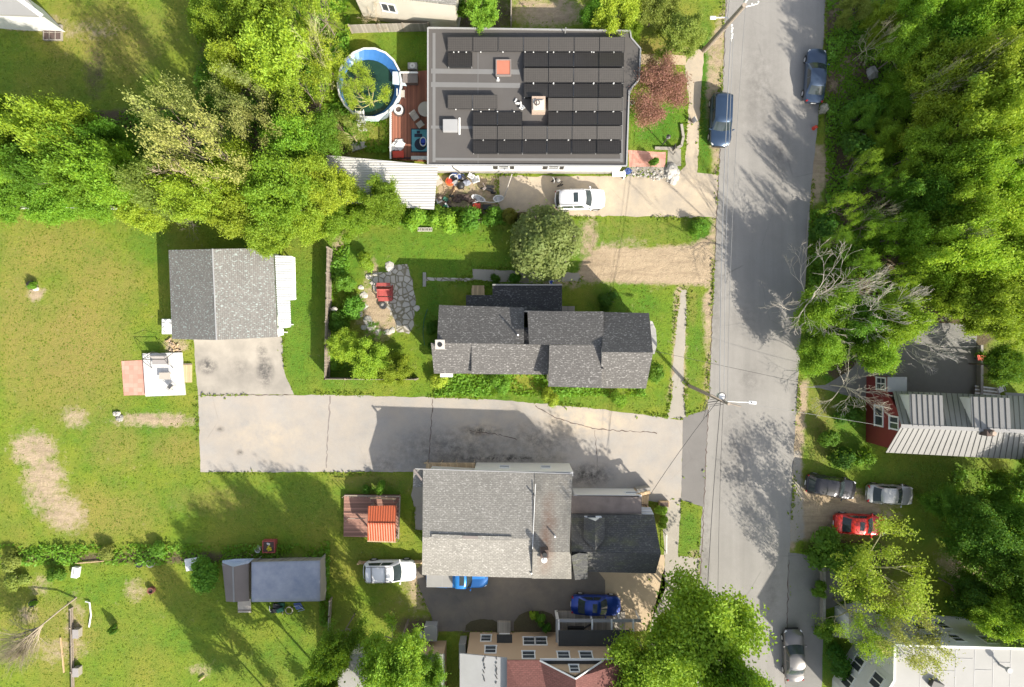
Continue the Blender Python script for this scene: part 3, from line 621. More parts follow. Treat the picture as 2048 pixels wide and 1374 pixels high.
for s_ in (21, 22, 23): proto_tree('ash', s_, per=25, leaf=0.17, clump_r=0.36, kids=3, depth=3, main=10, spread=0.72, elong=1.9, lift=0.10)
for s_ in (31, 32): proto_tree('sparse', s_, per=8, leaf=0.16, clump_r=0.35, kids=2, depth=4, main=7, spread=0.62, elong=1.4, lift=0.1, el0=0.1, el1=0.9)
for s_ in (41, 42): proto_tree('bare', s_, per=0, kids=2, depth=5, main=9, spread=0.42, lift=0.02, el0=0.05, el1=1.1, trunk_r=0.11)
proto_tree('leaning', 51, per=0, kids=3, depth=3, main=30, spread=0.30, lift=0.02, el0=0.3, el1=1.1, trunk_r=0.13, lean=(-7, -7.0))
for s_ in (61, 62): proto_tree('blossom', s_, per=26, leaf=0.11, clump_r=0.42, kids=2, depth=4, main=9, spread=0.75, elong=1.6, H=5, RC=3, trunk_r=0.08)
proto_tree('fir', 71, per=60, leaf=0.13, clump_r=0.22, kids=2, depth=2, main=16, spread=0.35, elong=1.8, H=6, RC=3, el0=0.2, el1=1.3, trunk_r=0.12)
for s_ in (81, 82, 83, 84, 85): proto_shrub('shrub', s_, 4500, 0.115, 9, 1.0, 0.6, 0.25)
for s_ in (91, 92): proto_shrub('dense_shrub', s_, 26000, 0.05, 70, 1.25, 0.35, 0.05)
NT_ = [0]
def tree(kind, px, py, r, h, leafc, label, cat='tree', group=None, name=None, rot=None, barkc=(0.16, 0.13, 0.10), vi=None, base=None):
    """px,py,r: crown centre and radius as seen; h: height in metres"""
    NT_[0] += 1; rg = random.Random(NT_[0]*17+int(px)); pr = PROTO[kind]; tm, lm, rr, hh = pr[vi if vi is not None else rg.randrange(len(pr))]
    hc = h*0.62; c = P(px, py, hc); rw = r/PPM*(CAMH-hc)/CAMH
    if base is not None: c = P(base[0], base[1], 0)
    name = name or {'maple': 'maple_tree', 'ash': 'ash_tree', 'sparse': 'birch_tree', 'bare': 'bare_tree', 'leaning': 'bare_tree', 'blossom': 'blossom_tree', 'fir': 'fir_tree', 'shrub': 'shrub', 'dense_shrub': 'shrub'}[kind]
    o = thing(name, label, cat, (c.x, c.y, 0), rot if rot is not None else rg.uniform(0, 6.28), group)
    k = 0.90*rw/rr; o.scale = (k, k, h/hh)
    t = bpy.data.objects.new('stems' if 'shrub' in kind else 'trunk', tm); col.objects.link(t); t.parent = o; t.color = (*barkc, 1)
    if lm:
        l = bpy.data.objects.new('foliage' if 'shrub' in kind else 'crown', lm); col.objects.link(l); l.parent = o
        j = rg.uniform(0.78, 1.18); l.color = (leafc[0]*j*rg.uniform(.85, 1.12), leafc[1]*j, leafc[2]*j, 1)
    return o
# greens (base colours)
BR = (0.225, 0.390, 0.010); YG = (0.330, 0.450, 0.014); MG = (0.125, 0.280, 0.010); DG = (0.055, 0.165, 0.008); OL = (0.290, 0.345, 0.050); PL = (0.390, 0.400, 0.100); LM = (0.23, 0.41, 0.02)
G_E = 'trees of the wood east of the street'
ORD = ['nearest the road', 'second', 'third', 'fourth', 'fifth', 'sixth', 'seventh', 'eighth', 'ninth', 'tenth']
ORW = ['first', 'second', 'third', 'fourth', 'fifth', 'sixth', 'seventh', 'eighth', 'ninth', 'tenth', 'eleventh', 'twelfth', 'thirteenth']
def wood(lst, labels, group):
    east = 'east' in group
    bands = ([(78, 'along the top edge of the east wood'), (150, 'level with the slate blue sedan'), (235, 'level with the dark blue wagon roof'), (312, 'level with the brick entry bed'), (375, 'level with the boulder ring'), (455, 'level with the white SUV by the north driveway'), (545, 'level with the dirt driveway'), (2000, 'just above the grey parking pad')]
             if east else [(80, 'along the top edge left of the pool'), (175, 'level with the upper half of the pool'), (262, 'on the north fringe of the hedgerow'), (315, 'in the upper row of the hedgerow'), (365, 'in the middle row of the hedgerow'), (412, 'in the lower row of the hedgerow'), (2000, 'at the garage side of the hedgerow')])
    rows = {}
    for t in lst: rows.setdefault(next(b for q, b in bands if t[2] < q), []).append(t)
    for b, ts in rows.items():
        for i, (kind, x, y, r, h, c, li) in enumerate(sorted(ts, key=lambda t: t[1])):
            w_ = ('tree nearest the road ' if i == 0 else ORD[i]+' tree from the road ') if east else ORW[i]+' tree from the left '
            tree(kind, x, y, r, h, c, labels[li]+' '+w_+b, 'tree', group)
WL_E = ['bright green', 'mid-green', 'yellow-green', 'pale olive']
WG = (0.24, 0.42, 0.010); WB = (0.33, 0.49, 0.012)
wood([
 ('ash', 1712, 18, 33, 3.2, OL, 3), ('ash', 1770, 40, 43, 3.2, WB, 0), ('ash', 1845, 20, 51, 7.0, WG, 1), ('ash', 1925, 45, 53, 8.0, WB, 0), ('maple', 2005, 25, 57, 10.8, WG, 1), ('ash', 2060, 90, 57, 8.9, WG, 1),
 ('ash', 1905, 85, 49, 7.0, MG, 1), ('ash', 1800, 105, 44, 6.4, WG, 1), ('ash', 1860, 140, 64, 7.0, WB, 0), ('ash', 1945, 150, 72, 11.0, YG, 2), ('ash', 2030, 175, 57, 10.1, YG, 2),
 ('ash', 1790, 190, 43, 3.2, WG, 1), ('ash', 1870, 225, 65, 7.0, YG, 2), ('ash', 1960, 250, 74, 11.7, YG, 2), ('maple', 2045, 275, 56, 10.9, WB, 0),
 ('ash', 1725, 235, 33, 3.2, MG, 1), ('ash', 1770, 270, 39, 3.2, WG, 1), ('ash', 1840, 305, 49, 7.0, WB, 0), ('maple', 1925, 335, 52, 10.8, WG, 1), ('ash', 2010, 355, 63, 9.6, WB, 0),
 ('sparse', 1720, 335, 33, 6.5, WG, 1), ('sparse', 1770, 370, 36, 6.5, MG, 1), ('ash', 1845, 390, 57, 7.0, MG, 1), ('ash', 1915, 425, 54, 9.4, WB, 0), ('ash', 1990, 440, 58, 8.7, WB, 0), ('ash', 2055, 420, 58, 8.4, YG, 2),
 ('sparse', 1690, 415, 33, 6.5, WG, 1), ('sparse', 1740, 450, 37, 6.5, WG, 1), ('ash', 1810, 470, 50, 7.0, WG, 1), ('ash', 1885, 510, 58, 10.5, WB, 0), ('maple', 1965, 525, 63, 9.3, YG, 2), ('maple', 2045, 540, 59, 9.8, YG, 2),
 ('sparse', 1668, 480, 30, 6.5, MG, 1), ('sparse', 1720, 530, 36, 6.5, WG, 1), ('sparse', 1790, 560, 41, 6.5, WB, 0), ('ash', 1890, 590, 46, 8.0, WB, 0), ('ash', 1975, 620, 57, 10.0, YG, 2), ('ash', 2045, 650, 49, 8.8, WB, 0),
], WL_E, G_E)
tree('maple', 1650, 615, 52, 7, BR, 'bright maple overhanging the east edge of the road beside the bare pale limbs', rot=1.0)
tree('maple', 1715, 650, 46, 7, MG, 'leafy maple right behind the pale bare branches at the roadside wood')
tree('maple', 1785, 645, 52, 9, BR, 'maple at the lower edge of the wood overhanging the grey parking pad')
tree('maple', 1640, 705, 44, 6, BR, 'low leafy maple beside the road just above the sidewalk spur')
tree('maple', 1745, 705, 42, 7, BR, 'small leafy maple whose drooping tip reaches the red house gable')
tree('bare', 1672, 592, 128, 15, None, 'pale leafless tree reaching over the street in front of the wood', barkc=(0.50, 0.45, 0.38), vi=0, rot=2.2)
tree('bare', 1780, 620, 100, 14, None, 'pale leafless tree above the grey parking pad behind the first bare one', barkc=(0.55, 0.50, 0.44), vi=1, rot=0.5)
tree('bare', 1722, 778, 84, 9, None, 'leafless twiggy tree in front of the red house gable', barkc=(0.52, 0.47, 0.38), vi=0, rot=4.4)
tree('bare', 1850, 680, 90, 9, None, 'leafless tree with twigs spread over the grey parking pad', barkc=(0.48, 0.45, 0.41), vi=1, rot=3.2)
tree('ash', 1995, 730, 40, 6, MG, 'dark leafy tree behind the red house yard corner')
for i, (x, y, r, h, c, lb) in enumerate([
 (1655, 460, 34, 2.2, DG, 'low dark bush at the east kerb where the kerb begins'),

 (1712, 300, 42, 3, DG, 'dark thicket bush at the fallen birch log'), (1660, 530, 36, 2.4, MG, 'green bush between road edge and pale bare tree'),
 (1740, 215, 40, 2.6, MG, 'green bush below the pale boulder in the wood edge'),
 (1640, 640, 34, 2.2, BR, 'bright bush at the road edge under the overhanging maple'), (1700, 690, 40, 2.5, DG, 'dark bush beneath the maple beside the parking pad')]):
    tree('shrub', x, y, r, h, c, lb, 'bush')
for x, y, r, h, lb in [(1935, 140, 46, 13, 'pale leafless crown poking out of the sunlit wood level with the slate blue sedan'), (1870, 165, 34, 11, 'smaller pale leafless crown left of the other one in the wood'), (1760, 75, 34, 8, 'thin pale leafless sapling in the wood above the boulder'),
                       (1770, 425, 40, 9, 'leafless grey crown in the wood level with the white SUV'), (1930, 470, 44, 13, 'leafless twigs above the bright crowns level with the dirt driveway'), (2010, 330, 40, 14, 'leafless crown near the right edge of the wood')]:
    tree('bare', x, y, r, h, None, lb, barkc=(0.42, 0.38, 0.26))
# south-east yard
tree('sparse', 1770, 1160, 120, 10, YG, 'tall pale thin-leaved tree arching over the red car', barkc=(0.42, 0.40, 0.22), vi=0, rot=1.2)
tree('sparse', 1720, 1240, 70, 8, YG, 'thin-leaved tree in front of the white two-storey house steps', barkc=(0.38, 0.36, 0.20), vi=1)
tree('sparse', 1800, 1250, 90, 9.5, PL, 'nearly leafless tree with twigs over the white house roof corner', barkc=(0.30, 0.27, 0.2), vi=1, rot=4.0)
tree('shrub', 1650, 1100, 46, 3, MG, 'big dark green bush at the driveway mouth below the red car', 'bush')
tree('shrub', 1690, 1120, 46, 3, MG, 'green bush right of the driveway-mouth bush below the red car', 'bush')
tree('maple', 1960, 1060, 62, 7, MG, 'dark leafy tree right of the silver coupe in the shaded yard')
tree('maple', 2030, 1040, 50, 7, MG, 'dark leafy tree at the photo edge below the red house')
tree('maple', 2010, 1130, 62, 8, MG, 'dark leafy tree beside the tan path in the south-east yard')
tree('maple', 1930, 1185, 46, 6, DG, 'leafy tree touching the wall of the white two-storey house')
tree('maple', 2030, 1225, 66, 9, BR, 'bright maple overhanging the far corner of the white two-storey house')
tree('ash', 1975, 1220, 44, 8, BR, 'feathery tree between the tan path and the white two-storey house')
tree('ash', 1880, 1000, 34, 3.5, MG, 'small feathery tree just right of the silver coupe')
for x, y, r, lb in [(1655, 1260, 26, 'dark bush beside the concrete steps of the white house'), (1680, 1330, 36, 'wide dark bush against the white house front'), (1640, 1180, 18, 'small bush by the retaining wall of the dark sidewalk'), (1705, 1365, 30, 'dark bush at the bottom edge by the white house front'),
                    (1660, 870, 26, 'bush left of the red house gable wall'), (1690, 920, 30, 'green bush on the grass below the red gable'), (1730, 915, 24, 'low bush at the foot of the red gable'), (1700, 830, 30, 'bush under the twiggy tree at the red house')]:
    tree('shrub', x, y, r, 1.8, DG if r > 28 else MG, lb, 'bush')
# left wood strip
G_W = 'trees of the western hedgerow'
WL_W = ['yellow-green', 'mid-green', 'pale olive half-leafed']
wood([
 ('ash', 30, 255, 46, 10.5, BR, 1), ('ash', 20, 330, 50, 9.5, BR, 1), ('maple', 85, 275, 36, 9.5, MG, 1), ('ash', 140, 270, 58, 12.5, YG, 0), ('ash', 95, 345, 46, 10.5, MG, 1), ('ash', 175, 340, 60, 11.5, BR, 0),
 ('ash', 235, 290, 44, 9.5, MG, 1), ('ash', 250, 360, 56, 11.5, BR, 0), ('sparse', 355, 245, 84, 13.5, PL, 2), ('sparse', 420, 320, 92, 14.5, PL, 2), ('ash', 330, 375, 62, 11.5, OL, 2), ('ash', 400, 395, 52, 10.5, YG, 0),
 ('sparse', 495, 190, 78, 10.0, PL, 2), ('sparse', 520, 265, 80, 10.0, PL, 2), ('ash', 480, 350, 58, 8.0, YG, 0), ('ash', 560, 385, 66, 9.0, BR, 0), ('ash', 545, 460, 50, 6.0, YG, 0), ('ash', 480, 430, 50, 6.0, YG, 0),
 ('ash', 455, 65, 50, 7.0, YG, 0), ('ash', 420, 40, 38, 5.0, YG, 0), ('ash', 530, 40, 62, 9.0, YG, 0), ('sparse', 600, 35, 62, 9.0, YG, 0), ('ash', 475, 130, 55, 8.0, YG, 0), ('ash', 560, 120, 72, 10.0, YG, 0), ('sparse', 640, 110, 60, 8.0, YG, 0),
 ('sparse', 620, 200, 78, 9.0, YG, 2), ('maple', 645, 270, 44, 7.0, MG, 1), ('ash', 590, 300, 54, 8.0, BR, 0), ('ash', 625, 350, 50, 8.0, YG, 0), ('ash', 30, 400, 46, 5.0, BR, 1), ('ash', 110, 410, 46, 5.0, BR, 1), ('ash', 200, 405, 40, 5.0, BR, 1),
 ('ash', 290, 420, 44, 5.0, YG, 0), ('ash', 610, 440, 44, 5.0, YG, 0), ('sparse', 640, 20, 50, 8.0, YG, 0),
], WL_W, G_W)
tree('bare', 40, 295, 44, 9, None, 'pale leafless crown poking out of the hedgerow at the left edge', barkc=(0.40, 0.33, 0.25))
tree('bare', 390, 330, 96, 13, None, 'tan leafless tree standing in the middle of the hedgerow', barkc=(0.58, 0.46, 0.34), vi=1)
tree('bare', 375, 445, 34, 4, None, 'small leafless bush behind the grey garage', barkc=(0.28, 0.24, 0.2), vi=0)
tree('bare', 620, 90, 66, 12, None, 'tan bare-branched tree left of the round pool', barkc=(0.45, 0.42, 0.22), vi=0)
tree('sparse', 735, 190, 50, 5.5, YG, 'thin yellow-green tree leaning over the round pool', barkc=(0.45, 0.40, 0.18), vi=1, rot=2.0)
tree('sparse', 700, 265, 50, 5, OL, 'thin tree between the round pool and the white carport roof', barkc=(0.34, 0.30, 0.16), vi=0)
tree('sparse', 700, 150, 36, 6, YG, 'feathery tree covering the left rim of the round pool')
tree('ash', 668, 385, 46, 6, YG, 'feathery tree over the lower left corner of the white carport roof')
tree('ash', 760, 410, 46, 4.5, BR, 'green tree in front of the white carport roof')
tree('ash', 690, 440, 46, 4, BR, 'green tree at the top of the tall wooden fence')
tree('shrub', 830, 440, 34, 2.4, BR, 'bright bush below the right end of the carport roof', 'bush')
tree('shrub', 885, 438, 34, 2.2, BR, 'bright bush behind the row of cinder blocks', 'bush')
tree('shrub', 945, 440, 34, 2.2, MG, 'green bush below the red wagon and plastic boats', 'bush')
tree('shrub', 985, 432, 24, 1.8, MG, 'small green bush left of the golden rounded bush', 'bush')
tree('dense_shrub', 1019, 430, 20, 2.2, (0.19, 0.17, 0.02), 'golden rounded bush beside the junk yard fence pole', 'bush')
tree('dense_shrub', 1045, 436, 17, 1.6, (0.13, 0.09, 0.05), 'brownish rounded bush left of the big evergreen', 'bush')
tree('dense_shrub', 1094, 485, 96, 5.2, (0.26, 0.275, 0.07), 'big round olive-gold evergreen by the dirt driveway', 'tree', name='evergreen_tree', vi=0)
tree('blossom', 1326, 180, 72, 4.6, (0.42, 0.205, 0.165), 'pink-leaved crabapple tree on the front lawn of the solar-roof house', 'tree', name='crabapple_tree', barkc=(0.22, 0.15, 0.12), vi=0)
tree('ash', 1235, 25, 50, 6, YG, 'round yellow-green tree above the solar-roof house', rot=0)
tree('maple', 1195, 20, 30, 5, MG, 'green tree left of the round yellow-green one at the top edge')
tree('ash', 1310, 20, 44, 5, OL, 'olive tree between the round yellow-green tree and the pole')
tree('ash', 1365, 70, 48, 5, OL, 'olive leafy tree left of the top utility pole')
tree('maple', 1262, 55, 24, 4, BR, 'small bright tree at the notched corner of the solar-roof house')
tree('fir', 968, 25, 38, 5, LM, 'lime green fir above the solar-roof house')
tree('fir', 930, 25, 20, 3, MG, 'small darker fir left of the lime green fir')
tree('bare', 745, 25, 30, 4.5, None, 'small bare sapling below the white house at the top edge', barkc=(0.50, 0.40, 0.26), vi=0)
tree('shrub', 850, 35, 15, 1.2, YG, 'low bush against the white house at the top edge', 'bush')
# back yard of the grey house
tree('ash', 735, 715, 40, 3.8, YG, 'feathery young tree over the corner of the fenced back yard', vi=1)
tree('ash', 790, 740, 34, 3.4, YG, 'second feathery young tree nearer the grey house', vi=2)
tree('ash', 690, 690, 32, 3.2, YG, 'small feathery tree leaning over the tall wooden fence', vi=0)
tree('sparse', 745, 665, 24, 2.2, MG, 'low feathery tree just below the flagstone patio')
for x, y, r, c, lb in [(690, 560, 26, MG, 'weedy bush along the fence beside the patio'), (700, 610, 30, MG, 'weedy bush left of the red glider bench'), (672, 640, 24, MG, 'weedy bush hugging the tall fence at its middle'),
                       (730, 520, 24, BR, 'bright bush above the flagstone patio'), (860, 655, 18, DG, 'dark bush against the west wall of the grey house'), (868, 690, 14, DG, 'small dark bush at the chimney corner of the grey house'),
                       (1215, 600, 24, DG, 'dark bush in the shade behind the grey house front'), (1318, 745, 26, MG, 'rounded bush at the front corner of the grey house'), (1100, 795, 22, YG, 'low bright bush below the stepped grey roof'),
                       (1000, 765, 26, MG, 'low green bush under the eave of the grey house'), (880, 765, 24, YG, 'bright low bush below the white window unit'), (1240, 795, 22, BR, 'bright low bush near the big driveway mouth'),
                       (990, 560, 14, DG, 'dark bush beside the wooden porch steps'), (1030, 560, 16, DG, 'dark bush behind the black porch roof'), (1320, 1020, 16, LM, 'bright upper bush in front of the charcoal roof'), (1326, 1046, 14, LM, 'bright lower bush in front of the charcoal roof'),
                       (760, 978, 16, MG, 'green bush behind the brown gazebo deck'), (735, 980, 12, DG, 'small dark bush behind the brown gazebo deck'), (1080, 1240, 16, MG, 'leafy bush between the tan house and the blue sedan'), (1092, 1254, 12, DG, 'dark low plant in the bed by the porch side wall'), (1066, 1232, 9, BR, 'small pale-tipped plant at the top of the round garden bed'),
                       (1310, 325, 12, MG, 'small green shrub in the brick entry bed'), (1398, 455, 20, MG, 'green shrub at the mouth of the dirt driveway'), (225, 1260, 10, DG, 'small dark plant beside the wooden frames')]:
    tree('shrub', x, y, r, 1.3 if r < 25 else 1.8, c, lb, 'bush')
tree('shrub', 1650, 217, 12, 1.0, (0.60, 0.50, 0.45), 'white blossoming bush behind the parked blue sedan', 'bush')
# bottom trees
tree('maple', 1388, 1242, 108, 11, BR, 'large green maple at the street between tan house and road', rot=0.4, vi=0)
tree('maple', 1300, 1335, 90, 9, BR, 'large maple covering the right end of the tan house', vi=1)
tree('maple', 1466, 1352, 66, 16, BR, 'maple at the bottom edge overhanging the road', vi=2)
tree('ash', 790, 1312, 62, 12, LM, 'bright feathery tree beside the white-roofed building at the bottom', vi=0)
tree('ash', 852, 1340, 38, 7, LM, 'bright feathery tree overhanging the tan shed', vi=1)
tree('maple', 672, 1292, 38, 11, MG, 'dark green tree over the white roof at the bottom edge', vi=0)
tree('ash', 650, 1350, 34, 9, BR, 'feathery tree at the bottom edge left of the white roof', vi=2)
tree('shrub', 415, 1165, 38, 2.6, MG, 'large green bush left of the brown garden shed', 'bush')
tree('shrub', 395, 1135, 26, 2.0, MG, 'smaller green bush above the large one by the brown shed', 'bush')
tree('leaning', 90, 1290, 150, 7, None, 'leafless tree leaning out over the bottom left corner', barkc=(0.30, 0.25, 0.18), base=(154, 1194), rot=0)
for i, (x, y, r, lb) in enumerate([(20, 1125, 26, 'green bush at the left end of the weedy hedge line'), (110, 1150, 20, 'weedy bush left of the white garden box'), (210, 1105, 20, 'brownish weed bush in the hedge line above the lawn'),
                                   (310, 1100, 20, 'weed bush left of the two old tires'), (30, 1165, 26, 'green bush below the hedge line at the left edge')]):
    tree('shrub', x, y, r, 1.1, MG if i % 2 else OL, lb, 'bush')
# trees standing just outside the picture whose shade falls on the lawns
for i, (x, y, r, h, k) in enumerate([(600, 1450, 66, 13, 'ash'), (720, 1460, 74, 14, 'maple'), (480, 1470, 60, 11, 'ash'), (2090, 980, 60, 9, 'ash'), (1960, 1410, 40, 7, 'ash')]):
    tree(k, x, y, r, h, MG, 'leafy tree just beyond the edge of the view', 'tree', 'trees just beyond the edge of the view')

# lawn grass and weeds: uncountable
def grass():
    rng = np.random.default_rng(5)
    n = 70000
    px = rng.uniform(-30, 2080, n); py = rng.uniform(-30, 1404, n); keep = np.ones(n, bool)
    for pl in PAVE: keep &= ~inpoly(px, py, pl)
    D = field(px[None], py[None], 'dirt')[0]; L = field(px[None], py[None], 'litter')[0]; U = field(px[None], py[None], 'lush')[0]
    keep &= rng.uniform(size=n) > np.maximum(D*1.25, L*0.6)
    px, py, U, D = px[keep], py[keep], U[keep], D[keep]; m = len(px)
    pts = np.stack([(px-1024)/PPM, (687-py)/PPM, rng.uniform(0.005, 0.035, m)], 1)
    cl = 0.5+0.25*np.sin(px/23)+0.25*np.cos(py/31+px/57)
    me = leaf_mesh('grass', pts, 0.10, rng, up=3.0, clump=cl*0.8, elong=1.8); 
    o = bpy.data.objects.new('grass', me); col.objects.link(o); o.color = (0.155, 0.235, 0.010, 1); tag(o, 'short green and yellowish lawn grass between the houses', 'grass', kind='stuff')
    # fringe along pavements
    P2 = []
    for pl in PAVE[:9]+PAVE[11:13]:
        k = len(pl)
        for i in range(k):
            a, b = pl[i], pl[(i+1) % k]; Ls = math.hypot(b[0]-a[0], b[1]-a[1]); q = int(Ls*2.2)
            t = rng.uniform(size=q); nx, ny = -(b[1]-a[1])/Ls, (b[0]-a[0])/Ls; off = rng.normal(size=q)*4
            P2.append(np.stack([a[0]+(b[0]-a[0])*t+nx*off, a[1]+(b[1]-a[1])*t+ny*off], 1))
    P2 = np.concatenate(P2); ins = np.zeros(len(P2), int)
    for pl in PAVE: ins += inpoly(P2[:, 0], P2[:, 1], pl)
    P2 = P2[(ins == 0) | ((ins == 1) & (rng.uniform(size=len(P2)) < 0.02))]
    keep = rng.uniform(size=len(P2)) < 0.25+0.5*np.sin(P2[:, 0]/37+P2[:, 1]/29)
    P2 = P2[keep]
    pts = np.stack([(P2[:, 0]-1024)/PPM, (687-P2[:, 1])/PPM, rng.uniform(0.03, 0.16, len(P2))], 1)
    me = leaf_mesh('verge_weeds', pts, 0.16, rng, up=0.6, elong=1.7); o = bpy.data.objects.new('verge_weeds', me); col.objects.link(o); o.color = (0.17, 0.25, 0.014, 1)
    tag(o, 'weeds and grass tufts fringing the pavement edges', 'weeds', kind='stuff')
    # undergrowth of the woods
    C = []
    for (x0, y0, x1, y1, q) in [(1650, 0, 2070, 620, 60000), (0, 225, 640, 420, 30000), (395, 0, 700, 240, 22000), (655, 480, 700, 740, 5000), (1615, 420, 1760, 740, 9000), (1900, 940, 2060, 1240, 9000), (650, 415, 1010, 450, 6000), (0, 1088, 640, 1128, 3800), (640, 1080, 660, 1250, 1500), (1600, 1085, 1760, 1210, 5000), (690, 240, 775, 305, 2500),
                                (870, 748, 1290, 792, 5000)]:
        a = rng.uniform(size=(q, 2)); C.append(np.stack([x0+a[:, 0]*(x1-x0), y0+a[:, 1]*(y1-y0)], 1))
    C = np.concatenate(C); k = np.ones(len(C), bool)
    for pl in PAVE: k &= ~inpoly(C[:, 0], C[:, 1], pl)
    nz = np.sin(C[:, 0]/13)*np.cos(C[:, 1]/17)+np.sin(C[:, 0]/31+C[:, 1]/23)
    k &= (nz > -0.5+rng.normal(size=len(C))*0.5); C = C[k]; nz = nz[k]
    pts = np.stack([(C[:, 0]-1024)/PPM, (687-C[:, 1])/PPM, rng.uniform(0.05, 0.25, len(C))+np.clip(nz, 0, 1.5)*0.45*rng.uniform(0, 1, len(C))], 1)
    me = leaf_mesh('undergrowth', pts, 0.20, rng, up=0.8, clump=np.clip(nz*0.4+0.4, 0, 1)); o = bpy.data.objects.new('undergrowth', me); col.objects.link(o); o.color = (0.16, 0.34, 0.008, 1)
    tag(o, 'leafy green undergrowth beneath the trees and along the hedgerows', 'undergrowth', kind='stuff')
grass()

# ---------------------------------------------------------------- cars
def fixn(me, d):
    b = bmesh.new(); b.from_mesh(me); bmesh.ops.remove_doubles(b, verts=b.verts, dist=d); bmesh.ops.recalc_face_normals(b, faces=b.faces); b.to_mesh(me); b.free()
def smooth_poly(o): 
    for p in o.data.polygons: p.use_smooth = True
def car(px, py, heading, L, W, H, paintm, label, ty='sedan', name='parked_car', cat='car', sunroof=False, rails=False, group=None):
    c = P(px, py, 0.9); root = thing(name, label, cat, (c.x, c.y, 0), R(heading), group)
    hl, hw = L/2, W/2
    prof = {  # belt height, hood height, deck height ; cabin rear base, rear roof, front roof, front base (fractions of half length)
     'sedan': (0.92, 0.88, 0.98, -0.74, -0.45, 0.16, 0.47), 'suv': (1.02, 1.02, 1.02, -0.97, -0.84, 0.20, 0.48), 'hatch': (0.96, 0.94, 0.96, -0.95, -0.76, 0.22, 0.52),
     'coupe': (0.90, 0.86, 0.95, -0.80, -0.50, 0.20, 0.52), 'pickup': (1.02, 1.06, 1.02, -0.10, -0.06, 0.32, 0.50)}[ty]
    belt, hood, deck, xr0, xr1, xf1, xf0 = prof
    def wid(t): return hw*(1-0.09*abs(t)**3-0.20*(max(0, abs(t)-0.84)/0.16)**2.2)
    def top(t):
        if t > xf0: u = (t-xf0)/(1-xf0); return belt*(1-u)+hood*u-0.20*u*u*u-0.02
        if t < xr0: u = (xr0-t)/(1+xr0+1e-6); return belt+(deck-belt)*u-0.10*u*u
        return belt
    S = 31; mb = MB(); vs = []; sec = 13
    for i in range(S):
        t = math.sin(PI/2*(-1+2*i/(S-1))); w_ = wid(t); z = top(t); x = t*hl; e = max(0, abs(t)-0.9)/0.1; zb = 0.24+0.10*e
        half = [(w_*0.90, zb), (w_*0.985, zb+0.16), (w_, 0.5*(zb+z)), (w_*0.985, z-0.16), (w_*0.93, z-0.045), (w_*0.74, z), (0, z+0.035)]
        if ty == 'pickup' and t < xr0-0.02: half[-1] = (0, z)
        ee = max(0, abs(t)-0.7)/0.3; xx = [x-(0.045*L*abs(q[0]/hw)**2.5*(1 if t > 0 else -1)*ee) for q in half]
        row = [(xx[k], half[k][0], half[k][1]) for k in range(7)]+[(xx[k], -half[k][0], half[k][1]) for k in range(5, -1, -1)]
        vs += row
    fs = []
    for i in range(S-1):
        for k in range(sec-1): fs.append((i*sec+k, i*sec+k+1, (i+1)*sec+k+1, (i+1)*sec+k))
        fs.append((i*sec+sec-1, i*sec, (i+1)*sec, (i+1)*sec+sec-1))
    fs += [tuple(range(sec-1, -1, -1)), tuple(range((S-1)*sec, S*sec))]
    mb.add(vs, fs); body = obj('body', mb, paintm, root, local=True); fixn(body.data, 0.0005); smooth_poly(body)
    bv = body.modifiers.new('bevel', 'BEVEL'); bv.width = 0.06; bv.segments = 3; bv.limit_method = 'ANGLE'; bv.angle_limit = R(40)
    # cabin
    wb, wr = hw*0.90, hw*(0.74 if ty != 'suv' else 0.78)
    zr = H; bow_f, bow_r = 0.17, 0.10
    def base(x, s): return x
    def cab(u, v):   # u across -1..1 , returns functions for the front/back surfaces
        pass
    def front(u, v): # v 0 base .. 1 roof
        x0, x1 = xf0*hl, xf1*hl; y = u*(wb*(1-v)+wr*v); x = x0*(1-v)+x1*v-bow_f*(u*u)*(1-v*0.4); return Vector((x, y, (belt-0.03)*(1-v)+zr*v-0.05*u*u*v))
    def back(u, v):
        x0, x1 = xr0*hl, xr1*hl; y = u*(wb*(1-v)*0.97+wr*v); x = x0*(1-v)+x1*v+bow_r*(u*u); return Vector((x, y, (belt-0.03)*(1-v)+zr*v-0.05*u*u*v))
    U = [-1, -0.6, -0.2, 0.2, 0.6, 1]
    mb = MB()
    def grid(fn, us, vs_, flip=False):
        pts = [fn(u, v) for v in vs_ for u in us]; n = len(us)
        f = [(j*n+i, j*n+i+1, (j+1)*n+i+1, (j+1)*n+i) for j in range(len(vs_)-1) for i in range(n-1)]
        return pts, ([tuple(reversed(q)) for q in f] if flip else f)
    mb.add(*grid(front, U, [0, 0.5, 1])); mb.add(*grid(back, U, [0, 0.5, 1], True))
    def roof(u, v):
        a, b = back(u, 1), front(u, 1); p = a.lerp(b, v); p.z += 0.06*math.sin(PI*v)*(1-0.4*u*u); return p
    mb.add(*grid(roof, U, [0, 0.2, 0.4, 0.6, 0.8, 1], True))
    def side(s):
        def fn(u, v):
            a = back(s, v); b = front(s, v); p = a.lerp(b, u); p.z += 0.06*math.sin(PI*u)*0.6*v; p.y += s*0.04*math.sin(PI*u)*(1-v)*0.6; return p
        return fn
    for s in (-1, 1): mb.add(*grid(side(s), [0, .25, .5, .75, 1], [0, 0.5, 1], s > 0))
    cb = obj('cabin', mb, paintm, root, local=True); smooth_poly(cb)
    fixn(cb.data, 0.004)
    def pane(nm, fn, us, vs_, off):
        m = MB(); pts, f = grid(fn, us, vs_); pts = [p+Vector(off) for p in pts]; m.add(pts, f); o = obj(nm, m, 'car_glass', root, local=True); smooth_poly(o); return o
    pane('windshield', front, [-0.88, -0.5, 0, 0.5, 0.88], [0.06, 0.5, 0.95], (0.012, 0, 0.012))
